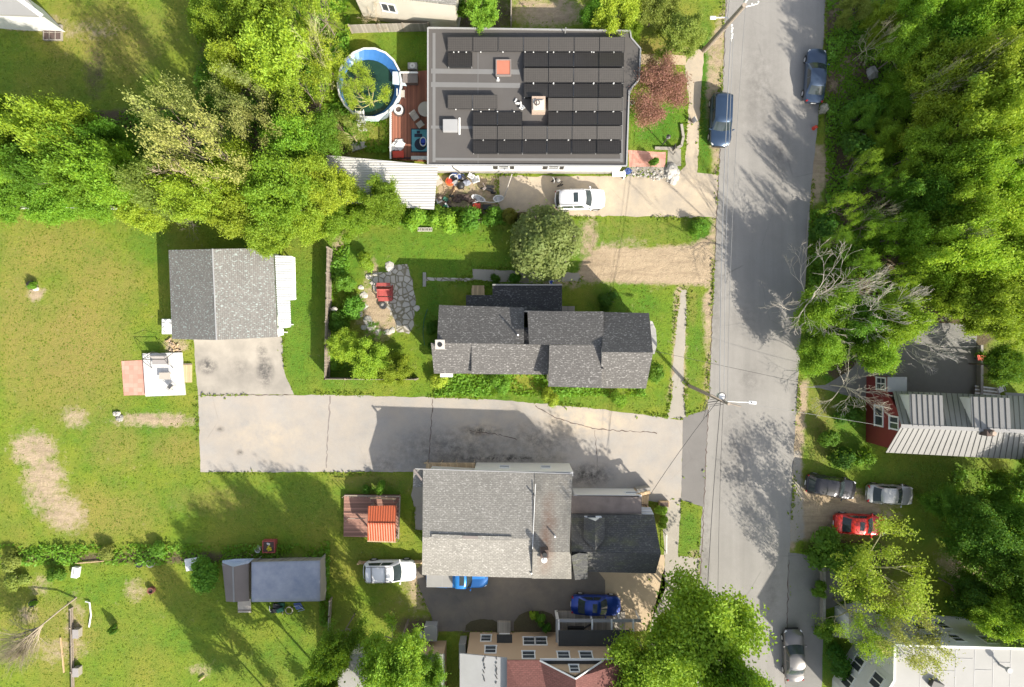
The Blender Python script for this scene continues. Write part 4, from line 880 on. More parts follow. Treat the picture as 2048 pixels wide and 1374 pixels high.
    pane('rear_window', back, [-0.84, -0.5, 0, 0.5, 0.84], [0.12 if ty != 'sedan' else 0.06, 0.5, 0.92], (-0.014, 0, 0.012))
    for s in (-1, 1):
        f = side(s)
        if ty != 'pickup':
            pane('side_window', f, [0.10, 0.3, 0.49], [0.16, 0.5, 0.86], (0, s*0.012, 0.006)); pane('side_window', f, [0.53, 0.72, 0.86], [0.16, 0.5, 0.86], (0, s*0.012, 0.006))
        else: pane('side_window', f, [0.12, 0.5, 0.86], [0.16, 0.5, 0.86], (0, s*0.012, 0.006))
    # wheels
    rw = 0.33 if ty not in ('suv', 'pickup') else 0.37
    for sx in (-1, 1):
        for sy in (-1, 1):
            cx, cy = sx*hl*0.62, sy*(hw-0.10)
            m = MB(); vs = []; n = 20
            for (yy, rr) in ((-0.11, rw-0.03), (-0.08, rw), (0.08, rw), (0.11, rw-0.03)): vs += [(cx+rr*math.cos(2*PI*k/n), cy+yy, rw+rr*math.sin(2*PI*k/n)) for k in range(n)]
            m.add(vs, [(a*n+k, a*n+(k+1) % n, (a+1)*n+(k+1) % n, (a+1)*n+k) for a in range(3) for k in range(n)]+[tuple(range(n)), tuple(range(4*n-1, 3*n-1, -1))])
            wh = obj('wheel', m, 'tire_rubber', root, local=True)
            m = MB(); rr = rw*0.62; yy = cy+sy*0.115
            m.add([(cx+rr*math.cos(2*PI*k/10), yy, rw+rr*math.sin(2*PI*k/10)) for k in range(10)]+[(cx, yy+sy*0.02, rw)], [((k, (k+1) % 10, 10) if sy < 0 else ((k+1) % 10, k, 10)) for k in range(10)])
            rm = obj('rim', m, 'rim_alloy', None, local=True); rm.parent = wh
            m = MB(); vs = []; n = 14; ar = rw+0.06
            for k in range(n+1):
                a = PI*k/n; vs += [(cx+ar*math.cos(a), sy*(hw*0.90), rw+ar*math.sin(a)*0.97), (cx+ar*math.cos(a), sy*(hw*1.004-0.004), rw+ar*math.sin(a)*0.97)]
            m.add(vs+[(cx, sy*(hw*1.0), rw)], [(2*k, 2*k+1, 2*k+3, 2*k+2) for k in range(n)]+[((2*k+1, 2*k+3, 2*n+2)) for k in range(n)])
            obj('wheel_arch', m, 'black_plastic', root, local=True)
    for sy in (-1, 1):
        m = MB().box((hl*0.885, sy*hw*0.66, top(0.92)-0.10), (0.26, 0.34, 0.12), rz=-sy*0.5); obj('headlight', m, 'head_lens', root, local=True, bevel=0.03)
        m = MB().box((-hl*0.925, sy*hw*0.68, 0.80), (0.14, 0.30, 0.20), rz=sy*0.45); obj('tail_light', m, 'tail_red', root, local=True, bevel=0.03)
        m = MB().box((xf0*hl-0.18, sy*(hw+0.07), belt+0.04), (0.12, 0.20, 0.13), rz=sy*0.3); obj('wing_mirror', m, paintm, root, local=True, bevel=0.03)
        for k in range(2): m = MB().box((hl*(0.08-0.42*k), sy*(wid(0)+0.004), belt-0.17), (0.16, 0.03, 0.03)); obj('door_handle', m, paintm, root, local=True)
    m = MB().box((hl*0.985, 0, 0.50), (0.06, hw*1.05, 0.22)).box((hl*0.97, 0, 0.28), (0.08, hw*1.3, 0.09)); obj('grille', m, 'black_plastic', root, local=True, bevel=0.02)
    m = MB().box((-hl*0.995, 0, 0.62), (0.03, 0.42, 0.13)); obj('licence_plate', m, 'white_trim', root, local=True)
    if sunroof:
        cx = (xf1*0.62+xr1*0.38)*hl; m = MB().box((cx, 0, zr+0.052), (0.42, wr*1.15, 0.02)); obj('sunroof', m, 'car_glass', root, local=True, bevel=0.008)
    if rails:
        for sy in (-1, 1): m = MB().tube([(xr1*hl*0.95, sy*wr*0.9, zr+0.06), (0, sy*wr*0.9, zr+0.11), (xf1*hl*0.7, sy*wr*0.9, zr+0.06)], 0.022, 6); obj('roof_rail', m, 'dark_metal', root, local=True)
        if rails == 2:
            for xx in (0.22, 0.72): X = xr1*hl*(1-xx)+xf1*hl*xx; obj('crossbar', MB().box((X, 0, zr+0.12), (0.06, wr*1.9, 0.03)), 'dark_metal', root, local=True)
        mm = MB()
        for k in range(6): mm.box(((xr1*0.9+xf1*0.1)*hl*0.5+0.1, wr*(-0.65+0.26*k), zr+0.045), ((xf1-xr1)*hl*0.62, 0.03, 0.016))
        obj('roof_rib', mm, paintm, root, local=True)
    if ty == 'pickup':
        x0, x1 = -hl*0.97, xr0*hl-0.10
        obj('bed_cover', MB().box(((x0+x1)/2, 0, deck+0.03), (x1-x0, hw*1.72, 0.06)), 'seam_metal', root, local=True, bevel=0.02)
        obj('bed_seam', MB().box((x0+(x1-x0)*0.6, 0, deck+0.064), (0.03, hw*1.7, 0.012)), 'grey_metal', root, local=True)
    return root
paint('paint_navy', (0.035, 0.065, 0.12), 0.5); paint('paint_slate', (0.055, 0.085, 0.14), 0.5); paint('paint_white', (0.78, 0.78, 0.79), 0.0, 0.35); paint('paint_blue', (0.03, 0.22, 0.62), 0.4)
paint('paint_royal', (0.012, 0.05, 0.30), 0.5); paint('paint_dark', (0.025, 0.025, 0.03), 0.5); paint('paint_silver', (0.36, 0.37, 0.36), 0.4); paint('paint_red', (0.50, 0.018, 0.012), 0.3); paint('paint_champagne', (0.15, 0.145, 0.14), 0.6)
car(1443, 238, -92, 4.85, 1.95, 1.68, 'paint_navy', 'dark blue wagon parked on the west side of the street', 'suv')
car(1633, 150, 86, 4.95, 1.86, 1.45, 'paint_slate', 'slate blue sedan parked on the east edge of the street beside the wood', 'sedan')
car(1160, 398, 1.5, 4.55, 1.86, 1.68, 'paint_white', 'white SUV with sunroof parked beside the solar-roof house', 'suv', sunroof=True, rails=1)
car(779, 1143, 1, 4.75, 1.92, 1.72, 'paint_white', 'white SUV with black roof rack parked on the lawn', 'suv', rails=2)
car(914, 1155, -0.5, 5.6, 1.95, 1.80, 'paint_blue', 'bright blue pickup with grey bed cover tucked under the beige roof eave', 'pickup', name='pickup_truck', cat='pickup truck', sunroof=True)
car(1192, 1212, -2, 4.5, 1.82, 1.48, 'paint_royal', 'royal blue sedan parked on the dark asphalt by the tan house', 'sedan', sunroof=True)
car(1663, 974, -9, 4.55, 1.86, 1.60, 'paint_dark', 'black hatchback parked nearest the road in the dirt lot', 'hatch')
car(1782, 990, -3.5, 4.25, 1.78, 1.38, 'paint_silver', 'silver coupe parked behind the black hatchback on grass', 'coupe')
car(1722, 1050, -3, 4.75, 1.86, 1.46, 'paint_red', 'red sedan parked under the thin-leaved tree in the dirt lot', 'sedan', sunroof=True)
car(1590, 1312, 91.5, 4.65, 1.84, 1.46, 'paint_champagne', 'silver-grey sedan parked on the dark asphalt at the bottom by the white house', 'sedan')
# ---------------------------------------------------------------- building helpers
def XY(px, py, h=0): p = P(px, py, h); return (p.x, p.y)
def walls(parent, pts, mat, name='wall', z0=-0.2, t=0.18, label=None):
    """pts: [(x,y,ztop)...] closed outline, solid walls with thickness"""
    mb = MB(); n = len(pts); cx = sum(p[0] for p in pts)/n; cy = sum(p[1] for p in pts)/n
    out = [(p[0], p[1]) for p in pts]
    inn = [(p[0]+(cx-p[0])*t/max(0.5, math.hypot(cx-p[0], cy-p[1]))*1.3, p[1]+(cy-p[1])*t/max(0.5, math.hypot(cx-p[0], cy-p[1]))*1.3) for p in pts]
    ar = sum(out[i][0]*out[(i+1) % n][1]-out[(i+1) % n][0]*out[i][1] for i in range(n))
    vs = [(x, y, z0) for x, y in out]+[(out[i][0], out[i][1], pts[i][2]) for i in range(n)]+[(x, y, z0) for x, y in inn]+[(inn[i][0], inn[i][1], pts[i][2]-0.02) for i in range(n)]
    fs = []
    for i in range(n):
        j = (i+1) % n; q = [(i, j, n+j, n+i), (2*n+j, 2*n+i, 3*n+i, 3*n+j), (n+i, n+j, 3*n+j, 3*n+i)]
        fs += q if ar > 0 else [tuple(reversed(k)) for k in q]
    mb.add(vs, fs); return obj(name, mb, mat, parent, label=label)
def window(parent, a, b, s, z, wd, ht, mull='h', frame='white_trim', shut=None, fw=0.09, pane_mat='window_glass'):
    """window on the wall from a to b (outside on the right of a->b when walking clockwise: we pass outward normal sign)"""
    a = Vector((a[0], a[1])); b = Vector((b[0], b[1])); d = (b-a).normalized(); nn = Vector((d.y, -d.x))
    c = a+(b-a)*s; rz = math.atan2(d.y, d.x)
    def bx(mb, u, zz, w_, h_, dep, off): 
        q = c+d*u+nn*off; mb.box((q.x, q.y, zz), (w_, dep, h_), rz); return mb
    m = MB(); dp = 0.07
    bx(m, 0, z+ht/2-fw/2, wd, fw, dp, dp/2-.005); bx(m, 0, z-ht/2+fw/2, wd+0.08, fw, dp+0.04, dp/2+.012)
    for s_ in (-1, 1): bx(m, s_*(wd/2-fw/2), z, fw, ht-2*fw, dp-0.006, dp/2-.007)
    if 'h' in mull: bx(m, 0, z, wd-2*fw, 0.05, dp-0.02, dp/2-.012)
    if 'v' in mull: bx(m, 0, z, 0.09, ht-2*fw-.002, dp-0.016, dp/2-.010)
    w_ = obj('window', m, frame, parent); p = MB(); bx(p, 0, z, wd-2*fw+.01, ht-2*fw+.01, 0.03, 0.012); obj('pane', p, pane_mat, w_)
    if shut:
        for s_ in (-1, 1): q = MB(); bx(q, s_*(wd/2+0.24), z, 0.36, ht, 0.05, 0.022); obj('shutter', q, shut, parent)
    return w_
def roofs(parent, quads, mat, t=0.16, name='roof', label=None, bevel=0):
    mb = MB()
    for q in quads: mb.slab([P(*p) for p in q], t)
    return obj(name, mb, mat, parent, label=label, bevel=bevel)
def strip(mb, a, b, wd, th, up=0.0):
    a, b = Vector(a), Vector(b); d = b-a; L = d.length; m = (a+b)/2; rz = math.atan2(d.y, d.x); ry = -math.asin(max(-1, min(1, d.z/L)))
    mb.box((m.x, m.y, m.z+up), (L, wd, th), rz, ry)
def inset(px, h, k):    # wall corner px from roof corner list shrunk toward centroid by k metres
    W = [Vector(XY(x, y, h)) for x, y in px]; c = sum(W, Vector((0, 0)))/len(W); out = []
    for q in W:
        d = c-q; out.append((q.x+math.copysign(min(k, abs(d.x)), d.x), q.y+math.copysign(min(k, abs(d.y)), d.y)))
    return out

# ================= solar-roof house
Hh = 3.3
c0 = P(1060, 190, Hh); B = thing('flat_roof_house', 'white-walled house with wide dark flat roof carrying rows of solar panels', 'house', (c0.x, c0.y, 0))
out = [(856, 56), (1260, 62), (1262, 76), (1281, 98), (1278, 160), (1258, 182), (1253, 332), (856, 330)]
W = inset(out, Hh, 0.22)
walls(B, [(x, y, Hh-0.2) for x, y in W], 'siding_white')
mb = MB().prism([XY(x, y, Hh) for x, y in out], Hh-0.28, Hh-0.02); rf = obj('roof', mb, 'membrane_dark', B)
mb = MB(); n = len(out)
for i in range(n): strip(mb, P(*out[i], Hh), P(*out[(i+1) % n], Hh), 0.12, 0.16, 0.02+0.003*i)
obj('parapet_cap', mb, 'grey_metal', rf)
mb = MB()
for y in (142, 169, 254): strip(mb, P(862, y, Hh-0.014), P(1040, y+2, Hh-0.014), 0.42 if y != 254 else 0.25, 0.012)
strip(mb, P(868, 66, Hh-.012), P(868, 324, Hh-.012), 0.25, 0.010); strip(mb, P(1245, 70, Hh-.012), P(1243, 324, Hh-.012), 0.22, 0.010); strip(mb, P(866, 318, Hh-.008), P(1246, 320, Hh-.008), 0.22, 0.010); strip(mb, P(956, 60, Hh-.006), P(956, 330, Hh-.006), 0.05, 0.008)
obj('roof_seam', mb, 'membrane_seam', rf)
a, b = W[7], W[6]      # south wall west->east
Ls = Vector(b)-Vector(a)
for px_ in (1007, 1109):
    s = (px_-(856+5))/(1253-856-10); window(B, a, b, s, 1.9, 1.0, 1.3, 'h', shut='dark_metal')
for s in (0.10,): window(B, a, b, s, 2.0, 1.3, 0.35, '')
mb = MB(); strip(mb, Vector((a[0], a[1]-.06, 0.25)), Vector((b[0], b[1]-.06, 0.25)), 0.12, 0.5); obj('foundation', mb, 'stone_grey', B)
mb = MB().tube([(a[0]+1.8, a[1]-.08, Hh-0.3), (a[0]+1.85, a[1]-.09, 1.6), (a[0]+2.3, a[1]-.09, 0.3)], 0.05, 6); obj('downspout', mb, 'dark_metal', B)
mb = MB().box((P(1236, 345).x, a[1]-0.35, 0.55), (1.2, 0.45, 0.08)).box((P(1226, 345).x, a[1]-0.25, 0.3), (0.08, 0.4, 0.6)).box((P(1246, 345).x, a[1]-0.35, 0.3), (0.08, 0.7, 0.6)); obj('side_step', mb, 'white_trim', B)
# chimney, vents, hatches on that roof (fixed to the house)
c = P(1077, 210, Hh+0.6); mb = MB().box((c.x, c.y, Hh+0.45), (1.15, 1.3, 0.95)); ch = obj('chimney', mb, 'brick_tan', B, bevel=0.02)
obj('chimney_cap', MB().box((c.x, c.y-.1, Hh+0.97), (0.95, 0.9, 0.08)).box((c.x+.12, c.y, Hh+1.06), (0.55, 0.5, 0.10)), 'stone_pale', ch, bevel=0.02)
obj('flue', MB().ring((c.x-.14, c.y+.04, Hh+1.0), 0.17, 0.24, 0.12, 16), 'brick_dark', ch)
c = P(1007, 137, Hh); obj('skylight', MB().box((c.x, c.y, Hh+0.10), (1.25, 1.30, 0.2)), 'skylight_amber', B, bevel=0.03); mb = MB()
for sx in (-1, 1): mb.box((c.x+sx*.62, c.y, Hh+.12), (0.09, 1.4, 0.26)); mb.box((c.x, c.y+sx*.66, Hh+.125), (1.15, 0.09, 0.26))
obj('skylight_kerb', mb, 'shed_brown', B)
c = P(901, 253, Hh); obj('roof_hatch', MB().box((c.x, c.y, Hh+0.18), (1.25, 1.05, 0.42)), 'membrane_grey', B, bevel=0.03); obj('hatch_flashing', MB().box((c.x+.78, c.y+.02, Hh+.03), (0.16, 1.45, 0.05)), 'white_trim', B)
c = P(996, 160, Hh); obj('vent_pipe', MB().cyl((c.x, c.y, Hh-.05), 0.07, 0.55, 10), 'white_trim', B); obj('pipe_flashing', MB().cyl((c.x, c.y, Hh-.03), 0.17, 0.05, 12), 'membrane_grey', B)
c = P(1130, 68, Hh); mb = MB().tube([(c.x, c.y, Hh-.1), (c.x, c.y+.1, Hh+1.0)], 0.04, 6).box((c.x, c.y+.1, Hh+0.7), (0.4, 0.05, 0.05)); obj('vent_mast', mb, 'grey_metal', B)
for x, y, lb in [(1038, 208, 'crumpled white plastic wrap lying left of the brick chimney on the flat roof')]:
    mb = MB(); rg = random.Random(3)
    for k in range(9): c = P(x-4+k*1.6, y-6+k*2.2, Hh); mb.box((c.x+rg.uniform(-.2, .2), c.y+rg.uniform(-.15, .15), Hh+.10+.01*k), (0.35, 0.12, 0.05), rg.uniform(0, 3), rg.uniform(-.5, .5))
    solo('plastic_sheet', mb, 'white_plastic', lb, 'plastic sheet')
# solar arrays: each racked row is one thing, its panels are parts
rows = [('light', 74, 103, 895, 1250, 7, 'full-width row of seven panels at the north edge of the flat roof'),
 ('dark', 105, 133, 895, 945, 1, 'lone short panel pair under the west end of the northmost solar row'),
 ('dark', 105, 133, 1047, 1248, 4, 'second solar row from the north at the east side, four panels'),
 ('light', 136, 165, 1047, 1248, 4, 'third solar row from the north at the east side, four panels'),
 ('dark', 168, 194, 1047, 1247, 4, 'fourth solar row from the north, just above the brick chimney'),
 ('light', 190, 218, 895, 995, 2, 'isolated solar row of two panels on the west part of the flat roof'),
 ('light', 196, 222, 1096, 1246, 3, 'three-panel solar row just right of the brick chimney'),
 ('dark', 224, 250, 945, 1045, 2, 'two-panel solar row left of and below the brick chimney'),
 ('dark', 224, 250, 1096, 1245, 3, 'three-panel solar row right of and below the brick chimney'),
 ('light', 252, 279, 945, 1244, 6, 'second solar row from the south edge, six panels'),
 ('dark', 281, 306, 945, 1243, 6, 'southmost solar row on the flat roof, six panels')]
for kind, y0, y1, x0, x1, npn, lb in rows:
    lo, hi = 0.14, 0.56
    hN, hS = (hi, lo) if kind == 'light' else (lo, hi)
    cc = P((x0+x1)/2, (y0+y1)/2, Hh); root = thing('solar_array', 'black '+lb if lb[0] in 'ft' or True else lb, 'solar array', (cc.x, cc.y, Hh), 0, 'solar panel rows on the flat roof')
    pw = (x1-x0)/npn
    for k in range(npn):
        xa, xb = x0+k*pw+0.7, x0+(k+1)*pw-0.7
        q = [P(xa, y0, Hh+hN), P(xb, y0, Hh+hN), P(xb, y1, Hh+hS), P(xa, y1, Hh+hS)]
        pn = obj('solar_panel', MB().slab(q, 0.035), 'solar_cells', root)
        m_ = MB()
        for (u, v) in ((0, 1), (1, 2), (2, 3), (3, 0)): strip(m_, q[u], q[v], 0.02, 0.04, 0.001*u)
        obj('frame', m_, 'black_plastic', pn)
    m_ = MB(); nc = npn+1
    for k in range(nc):
        xx = x0+(x1-x0)*(k+0.5)/nc; yy = y1+0.8 if kind == 'light' else y0-0.8; c = P(xx, yy, Hh+lo+0.05); m_.box((c.x, c.y, Hh+lo+0.02), (0.09, 0.07, 0.08))
    obj('clamp', m_, 'white_trim', root)
    m_ = MB()
    for k in range(npn+1):
        xx = x0+2+(x1-x0-4)*k/npn; a_, b_ = P(xx, y0+1, Hh+hN-.06), P(xx, y1-1, Hh+hS-.06); strip(m_, a_, b_, 0.06, 0.05); hgh = a_ if hN > hS else b_; m_.box((hgh.x, hgh.y, Hh+(hi-.08)/2), (0.05, 0.05, hi-0.10))
    obj('rack', m_, 'grey_metal', root)
    hp = y0 if hN > hS else y1
    m_ = MB(); a_, b_ = P(x0+1, hp+(1 if hN > hS else -1), Hh+hi-.06), P(x1-1, hp+(1 if hN > hS else -1), Hh+hi-.06)
    m_.box(((a_.x+b_.x)/2, a_.y, Hh+0.24), (b_.x-a_.x, 0.02, 0.44)); obj('wind_deflector', m_, 'black_plastic', root)

# ================= carport roof
C = thing('carport', 'open carport with long white corrugated metal roof below the pool', 'carport', tuple(P(765, 365, 0)))
roofs(C, [[(653, 310, 2.6), (760, 320, 2.6), (876, 331, 2.7), (868, 419, 2.3), (760, 411, 2.25), (655, 404, 2.2)]], 'metal_white', 0.05)
for x, y in [(660, 318), (868, 338), (660, 398), (862, 412), (760, 404)]:
    p = P(x, y, 2.3); obj('post', MB().box((p.x, p.y, 1.1), (0.12, 0.12, 2.2)), 'pole_wood', C)

# ================= pool and deck
c = P(739, 166, 1.2); PL_ = thing('swimming_pool', 'round above-ground pool with white rim, blue liner and dark green water', 'pool', (c.x, c.y, 0))
R0 = 3.0; RX, RY = 0.96, 1.05
obj('wall', MB().ring((c.x, c.y, 0), R0-.06, R0, 1.2, 18, RX, RY), 'pale_vinyl', PL_)
obj('rim', MB().ring((c.x, c.y, 1.19), R0-0.11, R0+0.05, 0.06, 18, RX, RY), 'white_plastic', PL_)
mb = MB(); n = 36; vs = [(c.x+RX*(R0-.08)*math.cos(2*PI*k/n), c.y+RY*(R0-.08)*math.sin(2*PI*k/n), 1.16) for k in range(n)]+[(c.x-0.22+RX*(R0-.62)*math.cos(2*PI*k/n), c.y-0.24+RY*(R0-.62)*math.sin(2*PI*k/n), 0.62) for k in range(n)]
mb.add(vs, [(k, (k+1) % n, n+(k+1) % n, n+k) for k in range(n)]); obj('liner', mb, 'pool_liner', PL_)
obj('water', MB().cyl((c.x-.20, c.y-.22, 0.60), R0-0.52, 0.09, 36), 'pool_water', PL_)
q = P(721, 236, 1.2); L_ = thing('pool_ladder', 'white plastic steps outside the lower edge of the pool', 'ladder', (q.x, q.y, 0)); mb = MB()
for k in range(5): obj('step', MB().box((q.x, q.y+0.45-.3*k, 1.3-0.26*k), (0.7, 0.28, 0.06)), 'white_plastic', L_)
for s in (-1, 1): obj('side_rail', MB().tube([(q.x+s*.36, q.y+.6, 1.7), (q.x+s*.36, q.y+.1, 1.5), (q.x+s*.36, q.y-.8, 0.2)], 0.035, 6), 'white_plastic', L_)
D = thing('pool_deck', 'red-brown plank deck between the pool and the solar-roof house', 'deck', tuple(P(818, 225)))
dz = 0.5
obj('deck_boards', MB().prism([XY(x, y, dz) for x, y in [(806, 145), (860, 140), (862, 322), (782, 318), (782, 222), (800, 205), (806, 175)]], 0.15, dz), 'deck_red', D)
mb = MB()
for k in range(24):
    y = 220+k*4.1; p = P(781, y, 1.0); mb.box((p.x, p.y, 0.95), (0.04, 0.07, 0.85))
strip(mb, P(781, 219, 1.4), P(781, 318, 1.4), 0.13, 0.06); strip(mb, P(781, 219, .62), P(781, 318, .62), 0.06, 0.05); obj('railing', mb, 'white_trim', D)
mb = MB()
for k in range(11): p = P(803+k*3, 146, 1.0); mb.box((p.x, p.y, 0.95), (0.07, 0.04, 0.85))
strip(mb, P(800, 145, 1.4), P(836, 145, 1.4), 0.13, 0.06); obj('gate_railing', mb, 'white_trim', D)
obj('deck_skirt', MB().box((P(820, 320).x, P(820, 319.5).y, 0.35), (3.4, 0.06, 0.7)), 'mat_navy', D)
obj('entry_platform', MB().slab([P(785, 143, 1.15), P(795, 143, 1.15), P(814, 172, 1.15), P(785, 168, 1.15)], 0.06), 'pale_vinyl', D, bevel=0.01)
def legs(root, cx, cy, dx, dy, h, rz=0, mat='dark_metal', r=0.03, z0=0):
    for sx in (-1, 1):
        for sy in (-1, 1):
            v = Matrix.Rotation(rz, 2)@Vector((sx*dx, sy*dy)); obj('leg', MB().box((cx+v.x, cy+v.y, z0+h/2), (2*r, 2*r, h), rz), mat, root)
def chair(name, px, py, rz, label, z0=0, mat='fabric_grey', fr='dark_metal', cat='chair', w=0.6, group=None):
    c = P(px, py, z0+.4); t = thing(name, label, cat, (c.x, c.y, z0), 0, group); r = R(rz)
    def off(u, v): q = Matrix.Rotation(r, 2)@Vector((u, v)); return c.x+q.x, c.y+q.y
    x, y = off(0, 0); obj('seat', MB().box((x, y, z0+.42), (w, w*.9, .07), r), mat, t, bevel=0.02)
    x, y = off(0, w*.5); obj('backrest', MB().box((x, y, z0+.72), (w, .08, .55), r, 0, -0.3), mat, t, bevel=0.02)
    for s in (-1, 1):
        x, y = off(s*w*.54, 0.02); obj('armrest', MB().box((x, y, z0+.62), (.06, w*.9, .04), r), fr, t)
    legs(t, c.x, c.y, w*.45, w*.4, .4, r, fr, .02, z0); return t
def table(name, px, py, wx, wy, h, label, mat, z0=0, rz=0, round_=False, legm='dark_metal'):
    c = P(px, py, h+z0); t = thing(name, label, 'table', (c.x, c.y, z0))
    mb = MB().cyl((c.x, c.y, z0+h-.05), wx/2, .05, 28) if round_ else MB().box((c.x, c.y, z0+h-.03), (wx, wy, .06), R(rz))
    obj('tabletop', mb, mat, t, bevel=0.01); legs(t, c.x, c.y, wx*.35, wy*.35, h-.06, R(rz), legm, .025, z0); return t
table('patio_table', 851, 218, 1.35, 1.35, 0.72, 'round beige patio table half under the solar-roof house eave', 'fabric_beige', dz, 0, True)
chair('patio_chair', 830, 234, 35, 'light grey patio chair beside the round patio table', dz, 'fabric_beige')
chair('patio_chair', 840, 249, 215, 'light grey patio chair just above the teal play mat', dz, 'fabric_beige')
c = P(797, 219, .8); f = thing('fire_pit', 'round white-rimmed fire pit bowl on the red-brown deck', 'fire pit', (c.x, c.y, dz)); obj('bowl', MB().ring((c.x, c.y, dz), 0.26, 0.42, 0.42, 24), 'white_plastic', f); obj('lava_rock', MB().cyl((c.x, c.y, dz+.15), 0.28, 0.12, 16), 'brick_dark', f); obj('base_ring', MB().ring((c.x, c.y, dz), 0.40, 0.55, 0.1, 24), 'brick_dark', f)
c = P(821, 158, 1.0); f = thing('pump_cabinet', 'dark box under the white gate railing at the pool', 'cabinet', (c.x, c.y, dz)); obj('box_body', MB().box((c.x, c.y, dz+.35), (1.3, 0.8, .7)), 'brick_dark', f, bevel=0.03); obj('lid', MB().box((c.x, c.y, dz+.73), (1.34, 0.84, .05)), 'shed_brown', f)
c = P(825, 132, .6); f = thing('pool_filter', 'grey air unit on the grass above the deck', 'air unit', (c.x, c.y, 0)); obj('casing', MB().box((c.x, c.y, .35), (.85, .6, .7)), 'grey_metal', f, bevel=0.04); obj('fan_grille', MB().ring((c.x, c.y, .70), 0.08, 0.25, 0.02, 20), 'white_plastic', f)
c = P(803, 188, .8); f = thing('deck_chair', 'pale folding deck seat against the pool wall', 'chair', (c.x, c.y, dz)); obj('seat', MB().box((c.x, c.y, dz+.4), (.62, .62, .06)), 'fabric_beige', f); obj('backrest', MB().box((c.x-.33, c.y, dz+.6), (.06, .62, .45)), 'white_trim', f); legs(f, c.x, c.y, .27, .27, .4, 0, 'white_trim', .02, dz)
c = P(839, 281, dz); f = thing('play_mat', 'teal play mat with navy border on the deck', 'mat', (c.x, c.y, dz)); obj('border', MB().box((c.x, c.y, dz+.012), (1.55, 2.15, .02)), 'mat_navy', f); obj('field', MB().box((c.x, c.y, dz+.026), (1.38, 1.95, .012)), 'mat_teal', f)
obj('shapes', MB().box((c.x-.1, c.y+.45, dz+.035), (.7, .3, .01)).box((c.x-.1, c.y+.75, dz+.035), (.3, .25, .01)).cyl((c.x+.1, c.y-.35, dz+.030), .55, .01, 20), 'mat_navy', f)
c = P(846, 283, dz+.3); f = thing('toy_lounger', 'blue and white child seat standing on the teal play mat', 'toy seat', (c.x, c.y, dz+.03)); obj('frame', MB().ring((c.x, c.y, dz+.2), .30, .38, .1, 20, .8, 1.15), 'white_plastic', f); obj('seat', MB().box((c.x, c.y+.1, dz+.15), (.42, .42, .2)), 'blue_plastic', f, bevel=0.05); obj('footrest', MB().box((c.x, c.y-.26, dz+.12), (.3, .2, .12)), 'blue_plastic', f, bevel=0.03)
c = P(795, 290, dz); mb = MB(); rg = random.Random(5)
for k in range(6): mb.box((c.x+rg.uniform(-.35, .35), c.y+rg.uniform(-.3, .3), dz+.06+.04*k), (.75, .5, .05), rg.uniform(0, 3), rg.uniform(-.12, .12))
solo('towel_pile', mb, 'white_plastic', 'crumpled white towels lying on the lower left of the deck', 'towels', bevel=0.02)
c = P(798, 311, dz); f = thing('storage_box', 'orange-red plastic box at the deck corner', 'box', (c.x, c.y, dz)); obj('tub', MB().box((c.x, c.y, dz+.2), (.95, .55, .4)), 'red_plastic', f, bevel=0.04); obj('lid', MB().box((c.x, c.y, dz+.42), (1.0, .6, .05), .06), 'red_plastic', f, bevel=0.02)
c = P(840, 318, dz); f = thing('bench', 'narrow white bench at the deck edge beside the carport roof', 'bench', (c.x, c.y, dz)); obj('seat', MB().box((c.x, c.y, dz+.42), (1.5, .32, .06)), 'white_plastic', f, bevel=.02); legs(f, c.x, c.y, .6, .12, .4, 0, 'white_plastic', .03, dz)
for x, y, w_, h_, rz, lb in [(716, 292, 1.6, .9, .35, 'grey-white tarp sheet lying between the pool and the carport'), (675, 272, .7, .4, .3, 'small pale board left of the tarp near the pool'), (697, 266, .6, .25, .6, 'narrow pale board below the pool steps')]:
    c = P(x, y, .2); mb = MB(); 
    for k in range(4): mb.box((c.x-w_*.3+k*w_*.2, c.y+.04*k, .12+.05*(k % 2)), (w_*.26, h_*(1-.1*k), .05), rz, .2 if k % 2 else -.2)
    solo('tarp_sheet', mb, 'membrane_white', lb, 'sheet')

# ================= grey stepped house in the middle
B = thing('grey_house', 'long grey-shingled house with stepped roofs in the middle of the view', 'house', tuple(P(1085, 690)))
roofs(B, [[(878, 610, 4.4), (1048, 615, 4.4), (1048, 688, 5.9), (874, 686, 5.9)]], 'shingle_grey_east')
roofs(B, [[(862, 686, 5.9), (943, 686, 5.9), (943, 747, 4.2), (868, 747, 4.2)]], 'shingle_grey_east')
roofs(B, [[(943.2, 686, 5.9), (1100, 690, 5.9), (1096, 749, 4.75), (943.2, 748, 4.75)]], 'shingle_grey_east')
roofs(B, [[(1055, 622, 5.5), (1207, 623, 5.5), (1207, 690, 6.7), (1058, 689, 6.7)]], 'shingle_grey_east')
roofs(B, [[(1099, 690, 6.7), (1205, 690, 6.7), (1203, 776, 6.2), (1096.5, 773, 6.2)]], 'shingle_grey_east')
roofs(B, [[(1207.2, 624, 4.8), (1298, 626, 4.8), (1306, 705, 7.4), (1204, 704, 7.4)]], 'shingle_grey_east')
roofs(B, [[(1204, 704.2, 7.4), (1306, 705.2, 7.4), (1292, 777, 5.0), (1200, 776, 5.0)]], 'shingle_grey_east')
roofs(B, [[(932, 590, 2.9), (985, 590, 2.9), (985, 571, 2.75), (1124, 571, 2.75), (1124, 628, 3.9), (932, 622, 3.9)]], 'shingle_black')
roofs(B, [[(1046, 655, 5.0), (1060, 655, 5.0), (1060, 690, 5.75), (1046, 690, 5.75)]], 'shingle_black')
def wp(px, py, h, zt, dx=0, dy=0): x, y = XY(px, py, h); return (x+dx, y+dy, zt)
I = 0.3
